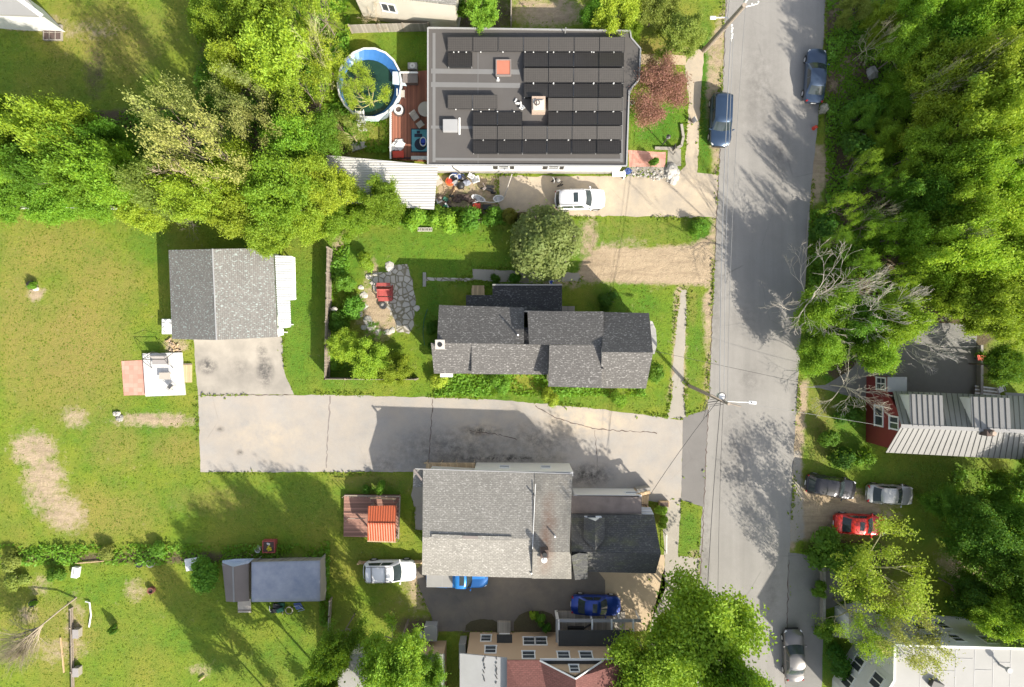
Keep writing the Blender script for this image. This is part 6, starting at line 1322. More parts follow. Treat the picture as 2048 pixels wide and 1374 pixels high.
# recessed gable wall between rakes
mb = MB(); mb.add([(lft+.1, yb-.35, 5.5), (rgt-.1, yb-.35, 5.5), (xg, yb-.35, 7.75)], [(0, 1, 2)]); gw = obj('gable_wall', mb, 'siding_tan', B); sm_ = gw.modifiers.new('s', 'SOLIDIFY'); sm_.thickness = .1
window(B, (rgt, yb-.24), (lft, yb-.24), .47, 6.7, .85, 1.3)
rf_('gutter_shelf', [(lft+.2, yb+.05, 5.85), (rgt-.1, yb+.05, 5.85), (rgt-.1, yb-.3, 5.85), (lft+.2, yb-.3, 5.85)], 'roll_roof_black', .1)
for q0_, q1_ in [((lft, yb+.1, 6.0), (xg, yy_(1358, 8)+.05, 8.06)), ((rgt, yb+.1, 6.0), (xg, yy_(1358, 8)+.05, 8.06))]: mb = MB(); strip(mb, q0_, q1_, .1, .1); obj('rake_trim', mb, 'white_trim', B)
# porch with dark roof and open frame
f = thing('porch', 'porch with flat black roof and open white-grey frame below the royal blue sedan', 'porch', tuple(P(1190, 1260)))
px0, px1 = tx(1117, 3), tx(1260, 3); y0_, y1_ = yy_(1262, 3.0), yb+.02
obj('porch_roof', MB().slab([(px0, y0_, 2.9), (px1, y0_, 2.9), (px1, yb+.04, 3.05), (px0, yb+.04, 3.05)], .14), 'roll_roof_black', f)
yk = yy_(1241, 2.2)
mb = MB().box(((tx(1112, 2.2)+tx(1282, 2.2))/2, yk, 2.2), (tx(1282, 2.2)-tx(1112, 2.2), .25, .18)).box((tx(1114, 2.2), yk-.9, 2.2), (.22, 2.0, .16)); obj('front_beam', mb, 'grey_metal', f)
for x in (1117, 1184, 1223, 1266): obj('rafter', MB().box((tx(x, 2.2), (yk+y0_)/2-.1, 2.32), (.14, abs(yk-y0_)+.5, .12)), 'white_trim', f)
for x in (1114, 1184, 1240, 1280): obj('post', MB().box((tx(x, 2.2), yk, 1.1), (.14, .14, 2.2)), 'white_trim', f)
obj('floor', MB().box(((px0+px1)/2, yk-1.1, .3), (px1-px0, 2.4, .3)), 'grey_boards', f); obj('side_wall', MB().box((px0+.05, yb+1.0, 1.4), (.12, 2.0, 2.8)), 'siding_white', f)
c = P(1152, 1257, .8); mb = MB().box((c.x, c.y, .75), (1.5, .35, .3)).box((c.x+1, c.y+.2, .85), (.9, .1, .25), .5); solo('covered_bike', mb, 'black_plastic', 'black covered bicycle lying under the open porch frame', 'bicycle', bevel=.05)
# small tan shed and outbuildings at the bottom
B = thing('tan_shed', 'small tan-walled shed with white roof left of the tan house', 'shed', tuple(P(868, 1330)))
sx0, sx1 = tx(842), tx(893); ys_ = yy_(1283, 0)
walls(B, [(sx0, ys_-5, 2.6), (sx1, ys_-5, 2.9), (sx1, ys_+.1, 2.9), (sx0, ys_, 2.6)], 'siding_tan')
obj('roof', MB().slab([(sx0-.1, ys_-.05, 2.65), (sx1+.1, ys_+.15, 2.95), (sx1+.1, ys_-5, 2.95), (sx0-.1, ys_-5, 2.65)], .12), 'membrane_white', B)
c = P(861, 1267, 1.2); f = thing('metal_cabinet', 'grey metal cabinet standing in front of the tan shed', 'cabinet', (c.x, c.y, 0)); obj('cabinet_body', MB().box((c.x, c.y, .6), (1.1, 1.3, 1.2)), 'grey_metal', f, bevel=.02); obj('lid', MB().box((c.x, c.y, 1.23), (1.16, 1.36, .05)), 'seam_metal', f)
c = P(843, 1272, .5); mb = MB().cyl((c.x, c.y, 0), .2, .6, 12).cyl((c.x, c.y, .6), .12, .12, 12); solo('propane_tank', mb, 'white_plastic', 'small white tank beside the grey metal cabinet', 'tank', smooth=False)
c = P(925, 1310, 1.5); mb = MB().box((c.x, c.y, .9), (.6, 2.2, 1.8)); solo('bulkhead', mb, 'seam_metal', 'narrow grey metal bulkhead against the west wall of the tan house', 'bulkhead', bevel=.02)
B = thing('white_roof_shed', 'small building with white roof under the dark tree at the bottom', 'shed', tuple(P(705, 1345)))
obj('roof', MB().slab([P(672, 1310, 2.8), P(738, 1308, 2.8), P(740, 1420, 3.0), P(680, 1420, 3.0)], .14), 'membrane_white', B); walls(B, [(*XY(676, 1420, 2.8), 2.6), (*XY(734, 1420, 2.8), 2.6), (*XY(734, 1312, 2.8), 2.6), (*XY(676, 1314, 2.8), 2.6)], 'siding_cream')
c = P(664, 1235, .2); fence('plank_fence', [(664, 1195), (662, 1225), (661, 1255)], .9, 'grey_boards', 'short grey plank fence between the tent and the white SUV lawn', 2.0)

# ================= sheds lower left
T = thing('canvas_tent', 'frame shelter with grey-blue canvas roof beside the brown shed', 'tent', tuple(P(572, 1160)))
mb = MB(); vs = []; nx_, ny_ = 14, 10
for j in range(ny_+1):
    for i in range(nx_+1):
        u, v = i/nx_, j/ny_; x = 503+137*u; y = (1124-3*u)*(1-v)+(1204-1.5*u)*v; z = 2.5+.22*math.sin(PI*v)-.16*math.sin(PI*((u*4) % 1))*abs(math.sin(PI*v))*.5; vs.append(P(x, y, z))
mb.add(vs, [(j*(nx_+1)+i, (j+1)*(nx_+1)+i, (j+1)*(nx_+1)+i+1, j*(nx_+1)+i+1) for j in range(ny_) for i in range(nx_)]); cv = obj('canvas_roof', mb, 'tent_canvas', T, smooth=True); sm_ = cv.modifiers.new('s', 'SOLIDIFY'); sm_.thickness = .03
mb = MB(); a_, b_ = P(502, 1116, 0), P(651, 1113, 0); mb.add([P(505, 1125, 2.45), P(640, 1121, 2.45), (b_.x, b_.y, .1), (a_.x, a_.y, .1)], [(0, 1, 2, 3)]); sw_ = obj('back_flap', mb, 'grey_boards', T); sm_ = sw_.modifiers.new('s', 'SOLIDIFY'); sm_.thickness = .04
mb = MB(); mb.add([P(641, 1121, 2.45), P(641, 1202, 2.45), P(651, 1200, .1), P(655, 1160, .1), P(652, 1108, .1)], [(0, 1, 2, 3, 4)]); sw_ = obj('side_flap', mb, 'fabric_beige', T); sm_ = sw_.modifiers.new('s', 'SOLIDIFY'); sm_.thickness = .04
for x, y in [(506, 1127), (637, 1123), (506, 1200), (637, 1199), (572, 1199)]: p = P(x, y, 2.3); obj('pole', MB().cyl((p.x, p.y, 0), .04, 2.4, 8), 'grey_metal', T)
B = thing('garden_shed', 'brown garden shed with pale curved gable left of the canvas tent', 'shed', tuple(P(475, 1160)))
roofs(B, [[(444, 1126, 1.8), (466, 1134, 2.3), (468, 1204, 2.3), (452, 1203, 1.8)], [(466.2, 1134, 2.3), (497, 1127, 1.8), (498, 1202, 1.8), (468.2, 1204, 2.3)]], 'shed_brown', .06)
mb = MB(); strip(mb, P(466, 1133, 2.34), P(468, 1204, 2.34), .14, .04); obj('ridge_cap', mb, 'seam_metal', B)
mb = MB().slab([P(445, 1121, 1.7), P(470, 1118, 2.0), P(508, 1117, 1.7), P(497, 1127, 1.8), P(466, 1134, 2.28), P(444, 1130, 1.8)], .05); obj('gable_panel', mb, 'shed_light', B)
walls(B, [(*XY(454, 1200, 1.8), 1.7), (*XY(496, 1200, 1.8), 1.7), (*XY(494, 1130, 1.8), 1.7), (*XY(448, 1130, 1.8), 1.7)], 'shed_brown')
c = P(488, 1212, .3); f = thing('shed_ramp', 'pale plywood ramp at the door of the brown garden shed', 'ramp', (c.x, c.y, 0)); obj('ramp_board', MB().slab([P(475, 1200, .45), P(501, 1198, .45), P(502, 1225, .12), P(476, 1225, .12)], .06), 'fabric_beige', f); obj('cleat', MB().box((c.x, c.y-.45, .2), (1.2, .08, .05)), 'pole_wood', f)
c = P(537, 1094, .7); f = thing('flower_planter', 'red-framed planter box with yellow flowers behind the canvas tent', 'planter', (c.x, c.y, 0)); obj('soil', MB().box((c.x, c.y, .33), (1.0, .95, .6)), 'brick_dark', f); mb = MB()
for s in (-1, 1): mb.box((c.x+s*.52, c.y, .35), (.09, 1.1, .7)); mb.box((c.x, c.y+s*.5, .35), (.95, .09, .69))
obj('frame', mb, 'red_wood', f); mb = MB(); rg = random.Random(4)
for k in range(26): mb.blob((c.x+rg.gauss(.02, .13), c.y+rg.gauss(-.12, .12), .68), .07, 1, 1, .7, 6, .2, k)
obj('flowers', mb, 'yellow_flowers', f); mb = MB()
for k in range(10): mb.blob((c.x+rg.gauss(0, .13), c.y+rg.gauss(.25, .06), .66), .06, 1, 1, .7, 6, .2, k)
obj('white_flowers', mb, 'white_plastic', f)
c = P(515, 1100, .4); f = thing('plant_pot', 'round white pot beside the red-framed flower planter', 'pot', (c.x, c.y, 0)); obj('pot', MB().ring((c.x, c.y, 0), .2, .27, .4, 20), 'white_plastic', f); obj('soil', MB().cyl((c.x, c.y, .1), .21, .24, 16), 'stone_grey', f); obj('handle', MB().tube([(c.x, c.y+.27, .38), (c.x+.04, c.y+.42, .4), (c.x+.1, c.y+.27, .38)], .02, 5), 'white_plastic', f)
f = thing('green_bin', 'dark green crate heap at the lower side of the canvas tent', 'crates', tuple(P(553, 1217))); c = P(553, 1216, .4); rg = random.Random(6)
for k in range(7): obj('crate', MB().box((c.x+rg.uniform(-.6, .6), c.y+rg.uniform(-.3, .3), .15+.06*k), (.6, .35, .25), rg.uniform(-.5, .5)), ['green_plastic', 'black_plastic', 'dark_metal'][k % 3], f)
obj('white_pipe', MB().tube([(c.x-.55, c.y+.25, .6), (c.x-.6, c.y-.2, .5), (c.x-.45, c.y-.55, .1)], .04, 6), 'white_plastic', f)
c = P(578, 1221, .2); mb = MB().ring((c.x, c.y, .1), .30, .35, .06, 24).ring((c.x, c.y, .18), .28, .33, .05, 24).tube([(c.x-.3, c.y+.1, .15), (c.x-.55, c.y+.15, .1), (c.x-.65, c.y-.4, .06)], .03, 6); solo('hose_coil', mb, 'fabric_beige', 'coiled pale hose beside the dark green crates', 'hose')
f = thing('blue_chair', 'fallen blue folding chair at the lower side of the canvas tent', 'chair', tuple(P(597, 1214))); c = P(597, 1214, .3); obj('cloth', MB().slab([(c.x-.4, c.y+.4, .5), (c.x+.2, c.y+.45, .45), (c.x+.45, c.y-.2, .2), (c.x-.2, c.y-.25, .3)], .05), 'blue_tarp', f); obj('tube_frame', MB().tube([(c.x-.4, c.y+.1, .4), (c.x+.1, c.y+.2, .5), (c.x+.5, c.y-.3, .15), (c.x-.1, c.y-.45, .15)], .035, 6), 'shed_light', f)

# ================= red house (east)
B = thing('red_house', 'dark red house with standing-seam metal roof and two dormers at the right edge', 'house', tuple(P(1920, 850)))
xE = 2120; rH = 6.8; eH = 4.0
def lerp(a, b, t): return a+(b-a)*t
S_ = [(1803, 852, rH), (xE, 866, rH), (xE, 923, eH), (1772, 905, eH)]; N_ = [(1803, 851.7, rH), (xE, 865.7, rH), (xE, 795, eH), (1786, 782, eH)]
roofs(B, [S_, N_], 'seam_metal', .08)
mb = MB()
for k in range(30):
    t = (k+.5)/30
    a_ = P(*S_[0]).lerp(P(*S_[1]), t); b_ = P(*S_[3]).lerp(P(*S_[2]), t); strip(mb, a_, b_, .026, .05, .025)
obj('standing_seam', mb, 'seam_dark', B)
mb = MB()
for k in range(30):
    t = (k+.5)/30
    a_ = P(*N_[0]).lerp(P(*N_[1]), t); b_ = P(*N_[3]).lerp(P(*N_[2]), t); strip(mb, a_, b_, .026, .05, .025)
obj('standing_seam', mb, 'seam_dark', B)
mb = MB(); strip(mb, P(1802, 852, rH+.05), P(xE, 866, rH+.05), .3, .05); obj('ridge_cap', mb, 'seam_metal', B)
for (xa, xb) in ((1822, 1888), (1945, 2022)):      # shed dormers on the north slope
    o_ = (xa-1803)*14/317; hN = 6.05
    q = [(xa, 851+o_, rH+.06), (xb, 853+o_, rH+.06), (xb-3, 790+o_, hN), (xa-3, 787+o_, hN)]
    dr = roofs(B, [q], 'seam_metal', .08, 'dormer_roof'); mb = MB()
    for k in range(6 if xa < 1900 else 6): t = (k+.3)/6; strip(mb, P(*q[0]).lerp(P(*q[1]), t), P(*q[3]).lerp(P(*q[2]), t), .035, .06, .03)
    obj('standing_seam', mb, 'seam_dark', dr)
    pa = [P(*q[3]), P(*q[2]), P(*q[1]), P(*q[0])]; mb = MB()
    yl = pa[0].y-.15; mb.add([(pa[0].x+.15, yl, hN-.1), (pa[3].x+.15, pa[3].y, rH-.1), (pa[0].x+.15, yl, eH+.2), (pa[1].x-.15, yl, hN-.1), (pa[2].x-.15, pa[2].y, rH-.1), (pa[1].x-.15, yl, eH+.2)], [(0, 2, 1), (3, 4, 5), (0, 3, 5, 2)]); obj('dormer_wall', mb, 'siding_white', B)
WXX = XY(1772, 905, eH)[0]+.3
WR = [(WXX, XY(0, 905, eH)[1]+.35, 3.85), wp(xE, 923, eH, 3.85, -.3, .35), wp(xE, 866, rH, 6.6, -.3, 0), wp(xE, 795, eH, 3.85, -.3, -.35), (WXX, XY(0, 782, eH)[1]-.35, 3.85), (WXX, XY(0, 852, rH)[1], 6.55)]
walls(B, WR, 'siding_red')
WX = XY(1772, 905, eH)[0]+.3
A_, B_ = (WX, XY(0, 782, eH)[1]), (WX, XY(0, 905, eH)[1])
wy = lambda py, h: (A_[1]-XY(0, py, h)[1])/(A_[1]-B_[1])
window(B, A_, B_, wy(832, 2.4), 2.3, 1.85, 1.5, 'v', fw=.13); window(B, A_, B_, wy(846, 4.9), 4.75, 1.2, 1.5, 'v', fw=.13)
LX = [(WX+.06, XY(0, 775, 0)[1]), (WX+1.6, XY(0, 775, 0)[1]), (WX+1.6, XY(0, 752, 0)[1]), (WX+.06, XY(0, 752, 0)[1])]
wgx = thing('side_entry', 'small red wing with big white window north of the red house gable', 'entry', (LX[0][0]+.7, LX[0][1]+.5, 0)); obj('wall', MB().prism([(WX+.04, XY(0, 782, eH)[1]-.3), (WX+1.5, XY(0, 782, eH)[1]-.3), (WX+1.5, XY(0, 752, 0)[1]), (WX+.04, XY(0, 752, 0)[1])], 0, 3.7), 'siding_red', wgx)
obj('flat_roof', MB().prism([(WX-.05, XY(0, 784, eH)[1]), (WX+1.6, XY(0, 784, eH)[1]), (WX+1.6, XY(0, 750, 0)[1]), (WX-.05, XY(0, 750, 0)[1])], 3.71, 3.8), 'membrane_grey', wgx)
window(wgx, (WX+.04, XY(0, 753, 0)[1]), (WX+.04, XY(0, 777, 0)[1]), .45, 2.6, 1.15, 1.6, 'hv', fw=.12)
c = P(1985, 867, 7.5); ch = obj('chimney', MB().box((c.x, c.y, 6.8), (.6, .5, 1.0)), 'brick_dark', B); obj('chimney_pot', MB().cyl((c.x+.1, c.y, 7.3), .17, .3, 12), 'brick_tan', ch)
roofs(B, [[(2010, 785, 3.0), (2120, 790, 3.0), (2120, 860, 3.2), (2040, 850, 3.2)]], 'membrane_white', .1, 'porch_roof')
# objects by the red house
f = thing('ladder_stack', 'pile of pale planks and chairs at the north wall of the red house', 'planks', tuple(P(1975, 778)))
for k in range(5): mb = MB(); strip(mb, P(1950, 772+k*3.4, .3+.05*k), P(2000, 778+k*3.2, .3+.05*k), .13, .05); obj('plank', mb, 'grey_boards' if k % 2 else 'white_trim', f)
chair('lawn_chair', 2000, 779, 20, 'white metal lawn chair at the right end of the plank pile', 0, 'white_trim', 'grey_metal')
c = P(1965, 714, .6); f = thing('red_canopy', 'small red tarp canopy half hidden under the wood edge by the parking pad', 'canopy', (c.x, c.y, 0)); obj('cover', MB().slab([P(1955, 710, 1.2), P(1980, 712, 1.2), P(1976, 722, .9), P(1956, 720, .9)], .04), 'red_plastic', f); legs(f, c.x, c.y, .35, .15, .95)
mb = MB(); a_, b_ = P(1956, 690, 0), P(1955, 792, 0); mb.box(((a_.x+b_.x)/2, (a_.y+b_.y)/2, .3), (.22, (a_-b_).length, .6)); solo('retaining_wall', mb, 'stone_grey', 'low retaining wall along the far side of the grey parking pad', 'wall')
mb = MB(); a_ = P(1838, 783, 0); 
# ================= white two-storey house (south-east)
B = thing('white_house', 'two-storey pale grey-white house with flat white roof at the bottom right', 'house', tuple(P(1900, 1320)))
H8 = 7.0
R8 = [(1789, 1290), (2120, 1299), (2120, 1470), (1740, 1470), (1740, 1440), (1788, 1360)]
obj('roof', MB().prism([XY(x, y, H8) for x, y in R8], H8-.2, H8), 'membrane_white', B)
mb = MB()
for i in (0, 4, 5): a_, b_ = R8[i], R8[(i+1) % 6]; strip(mb, P(*a_, H8+.06), P(*b_, H8+.06), .16, .14, .003*i)
obj('parapet_cap', mb, 'white_trim', B)
mb = MB()
for x in (1842, 1876, 1912, 1950, 1987, 2022): strip(mb, P(x, 1300, H8+.012), P(x-2, 1400, H8+.012), .05, .012)
for x, y in ((1842, 1322), (1876, 1342), (1912, 1317), (1950, 1340), (1987, 1325)): strip(mb, P(x, y, H8+.022), P(x+34, y+1, H8+.022), .04, .012)
obj('roof_seam', mb, 'grey_metal', B)
W8 = [(*XY(1742, 1470, H8), H8-.1), (*XY(2120, 1470, H8), H8-.1), (*XY(2120, 1302, H8), H8-.1), (*XY(1792, 1293, H8), H8-.1), (*XY(1791, 1359, H8), H8-.1), (*XY(1743, 1440, H8), H8-.1)]
walls(B, W8, 'siding_palegrey')
A_, B_ = W8[2], W8[3]
def ws(px, h): return (A_[0]-XY(px, 0, h)[0])/(A_[0]-B_[0])
for px_, h_, in ((1836, 2.6), (1884, 2.3), (1865, 5.0), (1912, 5.0), (1975, 5.2)): window(B, A_, B_, ws(px_, h_), h_, 1.0, 1.5, 'h', fw=.10)
A_, B_ = W8[3], W8[4]
for s, h_ in ((.35, 5.3), (.8, 2.6), (.3, 2.2)): window(B, A_, B_, s, h_, 1.1, 1.6, 'h', fw=.12)
A_, B_ = W8[4], W8[5]
for s, h_ in ((.3, 5.2), (.8, 5.2), (.3, 2.0), (.75, 2.0)): window(B, A_, B_, s, h_, 1.3, 1.6, 'v', fw=.12)
mb = MB().box(((W8[3][0]+W8[4][0])/2-.04, (W8[3][1]+W8[4][1])/2, 3.7), (.10, abs(W8[3][1]-W8[4][1])+.1, .2)); obj('belt_trim', mb, 'white_trim', B)
c = P(2022, 1343, H8+1.2); ct = c; mt = obj('vent_mast', MB().tube([(c.x-.1, c.y, H8), (c.x+.0, c.y, H8+.9)], .09, 8).cyl((c.x, c.y, H8+.85), .22, .25, 14), 'grey_metal', B)
c = P(1873, 1370, H8+.3); obj('roof_hatch', MB().box((c.x, c.y, H8+.25), (1.0, .6, .5), -.4), 'dark_metal', B, bevel=.05)
bp = thing('bay_porch', 'pale grey flat-roofed porch wing left of the white two-storey house', 'porch', tuple(P(1710, 1240)))
obj('porch_roof', MB().prism([XY(1700, 1238, 3.2), XY(1735, 1222, 3.2), XY(1752, 1222, 3.2), XY(1752, 1290, 3.2), XY(1700, 1285, 3.2)], 3.0, 3.2), 'membrane_white', bp); obj('porch_wall', MB().prism([XY(1703, 1240, 3.2), XY(1750, 1226, 3.2), XY(1750, 1286, 3.2), XY(1703, 1282, 3.2)], 0, 2.99), 'siding_palegrey', bp)
f = thing('concrete_steps', 'grey concrete steps leading up to the white two-storey house', 'steps', tuple(P(1665, 1255)))
for k in range(6): x = 1644+k*8; obj('step', MB().prism([XY(x, 1238+k*.8), XY(x+8, 1239+k*.8), XY(x+8, 1270), XY(x, 1268)], 0, .17*(k+1)), 'walk_concrete', f)
mb = MB(); a_, b_ = P(1643, 1130, 0), P(1641, 1238, 0); mb.box(((a_.x+b_.x)/2, (a_.y+b_.y)/2, .35), (.25, (a_-b_).length, .7)); solo('stone_wall', mb, 'stone_grey', 'low stone wall along the dark sidewalk north of the concrete steps', 'wall')
# ================= houses cut by the top edge
B = thing('top_white_house', 'white-walled house cut by the top edge above the solar-roof house', 'house', tuple(P(830, -20)))
R9 = [(700, -60), (915, -40), (908, 10), (818, -4), (700, -22)]; H9 = 5.6
obj('roof', MB().prism([XY(x, y, H9) for x, y in [(690, -90), (925, -60), (912, 9), (900, 8), (820, -2), (700, -22)]], H9-.2, H9), 'shingle_beige', B)
W9 = [(*XY(696, -80, H9), H9-.1), (*XY(700, -26, H9), H9-.1), (*XY(820, -6, H9), H9-.1), (*XY(906, 5, H9), H9-.1), (*XY(918, -60, H9), H9-.1)]
walls(B, W9, 'siding_cream'); window(B, W9[1], W9[2], .55, 3.0, 1.3, 1.5, 'v')
B = thing('corner_white_house', 'white house corner with pale roof at the top left corner', 'house', tuple(P(30, 0)))
H7 = 3.6; obj('roof', MB().prism([XY(x, y, H7) for x, y in [(-80, 22), (-80, -60), (30, -30), (84, 32), (0, 29)]], H7-.25, H7), 'membrane_white', B); mb = MB(); strip(mb, P(34, -5, H7+.03), P(84, 32, H7+.03), .35, .08); obj('rake_trim', mb, 'white_trim', B)
walls(B, [(*XY(-80, 18, H7), 3.3), (*XY(0, 24, H7), 3.3), (*XY(78, 27, H7), 3.3), (*XY(30, -22, H7), 3.3), (*XY(-80, -55, H7), 3.3)], 'siding_white')
c = P(105, 65, .2); f = thing('raised_bed', 'square wooden raised bed with divided squares near the top left house', 'raised bed', (c.x, c.y, 0)); obj('soil', MB().box((c.x, c.y, .1), (1.55, 1.25, .2)), 'brick_dark', f); mb = MB()
for s in (-1, 1): mb.box((c.x+s*.8, c.y, .13), (.08, 1.4, .26)); mb.box((c.x, c.y+s*.66, .13), (1.55, .08, .25))
for s in (-.27, .27): mb.box((c.x+s, c.y, .24), (.05, 1.25, .04)); 
mb.box((c.x, c.y, .245), (1.5, .05, .04)); obj('frame', mb, 'grey_boards', f)

# ================= utility poles and wires
def pole(base, top, h, label, r=.17):
    b = P(*base); t = P(*top, h); u = thing('utility_pole', label, 'utility pole', (b.x, b.y, 0)); obj('pole', MB().tube([(b.x, b.y, -.2), tuple(t)], r, 12, r*.72), 'pole_wood', u); return u, b, t
U1, b1, t1 = pole((1408, 100), (1489, 10), 11.0, 'thick wooden utility pole with street lamp at the top of the street', .24)
d1 = (t1-b1)
def on(b, t, k): return b+(t-b)*k
mb = MB().tube([t1+Vector((0, 0, -.4)), t1+Vector((1.1, .25, -.3))], .045, 6); obj('crossarm', mb, 'white_trim', U1); obj('insulator', MB().cyl(tuple(t1+Vector((1.05, .25, -.3))), .07, .3, 8).cyl(tuple(t1+Vector((.6, .15, -.3))), .06, .22, 8).cyl(tuple(t1+Vector((.1, .35, -.2))), .12, .5, 8), 'white_plastic', U1)
q = on(b1, t1, .68); ar = obj('lamp_arm', MB().tube([q, q+Vector((-.3, .25, .15)), q+Vector((-1.25, .2, .2))], .045, 6), 'white_trim', U1); obj('lamp_head', MB().box(tuple(q+Vector((-1.4, .2, .18))), (.5, .28, .14)), 'white_plastic', U1, bevel=.05)
mb = MB(); q = on(b1, t1, .62)
for k in range(5): mb.box(tuple(q+Vector((.35+.05*(k % 2), -.1-.25*k, 0))), (.16, .14, .14))
mb.tube([q, q+Vector((.35, -.1, 0)), q+Vector((.35, -1.4, -.05))], .025, 5); obj('cable_bracket', mb, 'white_plastic', U1)
U2, b2, t2 = pole((1378, 771), (1458, 808), 10.2, 'leaning wooden utility pole with white transformer and lamp arm over the street', .16)
mb = MB(); q = on(b2, t2, .93); dd = Vector((1.3, -.35, .1)); mb.tube([q-dd*.9+Vector((0, .3, 0)), q, q+dd*.9], .05, 6); obj('crossarm', mb, 'pole_wood', U2)
c = P(1444, 793, 9.0); obj('transformer', MB().cyl((c.x, c.y, 8.2), .24, .8, 18), 'white_plastic', U2); obj('transformer_ring', MB().ring((c.x, c.y, 8.9), .30, .34, .03, 18), 'dark_metal', U2)
q = on(b2, t2, .86); lm_ = P(1505, 805, 8.8); obj('lamp_arm', MB().tube([q, q.lerp(lm_, .5)+Vector((0, 0, .2)), lm_], .035, 6), 'white_trim', U2); obj('lamp_head', MB().box(tuple(lm_), (.62, .26, .14), -.1), 'white_plastic', U2, bevel=.04); obj('photocell', MB().cyl((lm_.x-.1, lm_.y, lm_.z+.07), .05, .06, 8), 'dark_metal', U2)
mb = MB(); rg = random.Random(3)
for k in range(5): a_ = q+Vector((rg.uniform(-.3, .3), rg.uniform(-.3, .3), 0)); mb.tube([a_, a_+Vector((-.9, -.2, -.5)), a_+Vector((-1.1, -.9-.1*k, -.9))], .02, 4)
obj('drop_cable', mb, 'dark_metal', U2)
def wire(a, b, sag, label, r=.018, mat='dark_metal'):
    pts = []
    for k in range(17): t = k/16; p = Vector(a).lerp(Vector(b), t); p.z -= sag*4*t*(1-t); pts.append(p)
    solo('power_line', MB().tube(pts, r, 4), mat, label, 'cable')
wire(on(b1, t1, .60)+Vector((.35, -1.3, 0)), on(b2, t2, .80), .7, 'thick lower cable strung along the west road edge between the two poles', .03, 'grey_metal')
wire(on(b1, t1, .64)+Vector((.45, -.8, 0)), on(b2, t2, .84)+Vector((.2, .1, 0)), .6, 'second cable just right of the thick one along the road edge', .02, 'grey_metal')
wire(t1+Vector((.1, 0, 0)), t2+Vector((-.1, .1, 0)), .9, 'highest cable over the asphalt between the two poles', .018, 'seam_metal')
wire(on(b2, t2, .82), P(1405, 1420, 8.0), .6, 'cable running down the road edge from the leaning pole to the bottom', .025)
wire(on(b2, t2, .88), P(1436, 1420, 9.5), .6, 'cable over the asphalt from the leaning pole to the bottom', .015)
wire(on(b2, t2, .80), P(1756, 850, 5.0), .5, 'service cable crossing the street from the leaning pole to the red house', .015, 'seam_metal')
wire(on(b2, t2, .78), P(1300, 990, 3.5), .4, 'service cable from the leaning pole down to the beige-roofed house porch', .022)
wire(P(1300, 700, 6.3), P(1720, 790, 8), .5, 'thin cable crossing the street above the sidewalk spur', .014)
wire(on(b1, t1, .62), P(1470, -80, 7.5), .2, 'cable leaving the top pole towards the top edge', .03, 'seam_metal')
wire(P(0, 412, 4.0), P(650, 424, 4.0), .3, 'pale cable strung along the hedgerow towards the carport', .02, 'white_trim')
# lamp post and sign in front garden
c = P(1325, 289, 0); f = thing('garden_lamp', 'slim garden lamp post on the front lawn of the solar-roof house', 'lamp post', (c.x, c.y, 0)); obj('post', MB().cyl((c.x, c.y, 0), .05, 2.2, 8), 'dark_metal', f); obj('lantern', MB().cyl((c.x, c.y, 2.2), .16, .3, 8, .2), 'grey_metal', f); obj('finial', MB().cyl((c.x, c.y, 2.5), .2, .12, 8, .02), 'dark_metal', f)
c = P(1384, 243, 0); f = thing('sandwich_board', 'small white folding board on the sidewalk beside the crabapple', 'board', (c.x, c.y, 0)); obj('panel', MB().box((c.x-.12, c.y, .3), (.04, .45, .6), .5, -.35), 'brick_dark', f); obj('panel', MB().box((c.x+.12, c.y+.06, .3), (.04, .45, .6), .5, .35), 'white_plastic', f)
c = P(1346, 298, 0); mb = MB().box((c.x, c.y, .5), (.05, .4, 1.0)).box((c.x, c.y-.5, .45), (.05, .05, .9)); solo('iron_gate', mb, 'dark_metal', 'small dark iron gate at the corner of the garden kerb', 'gate')
f = thing('rock_feature', 'ring of pale boulders at the mouth of the north driveway', 'rocks', tuple(P(1347, 345))); rg = random.Random(9)
for k, (x, y, r_) in enumerate([(1344, 340, .55), (1340, 350, .4), (1350, 354, .4), (1352, 344, .35), (1346, 362, .35), (1336, 341, .25)]): c = P(x, y, .1); obj('boulder', MB().blob((c.x, c.y, .1), r_, 1, 1.2, .6, 10, .12, k), 'stone_pale', f, smooth=False)
rg = random.Random(10)
mbs = []
for k in range(46):
    x = rg.uniform(1256, 1335); y = 344+rg.gauss(3, 5)+(6 if x > 1300 else 0)
    c = P(x, y, 0); solo('edging_stone', MB().blob((c.x, c.y, .04), rg.uniform(.06, .14), 1, 1, .7, 6, .2, k), 'stone_pale', 'small pale stone in the edging of the brick entry bed', 'stone', 'small stones edging the brick entry bed')
c = P(1256, 342, .4); f = thing('blue_planter', 'dark blue flower tub at the corner of the white wall and brick entry', 'planter', (c.x, c.y, 0)); obj('tub', MB().cyl((c.x, c.y, 0), .24, .45, 14, .3), 'blue_tarp', f)
mb = MB(); 
for k in range(14): mb.blob((c.x+rg.gauss(0, .14), c.y+rg.gauss(0, .14), .5), .08, 1, 1, .7, 6, .3, k)
obj('blooms', mb, 'blue_tarp', f)
c = P(1627, 257, 0); mb = MB().cyl((c.x, c.y, 0), .13, .55, 12).cyl((c.x, c.y, .55), .15, .08, 12, .05).box((c.x, c.y, .4), (.42, .12, .12)).cyl((c.x, c.y, 0), .18, .08, 12); solo('fire_hydrant', mb, 'red_plastic', 'small red hydrant at the east road edge below the slate blue sedan', 'hydrant')
for x, y, r_, lb in [(1742, 148, .55, 'pale grey boulder at the edge of the wood'), (1680, 245, .2, 'small pale rock on the verge below the parked slate sedan')]: c = P(x, y, 0); solo('boulder', MB().blob((c.x, c.y, .2), r_, 1, 1.2, .8, 10, .18, 2), 'stone_grey', lb, 'rock')
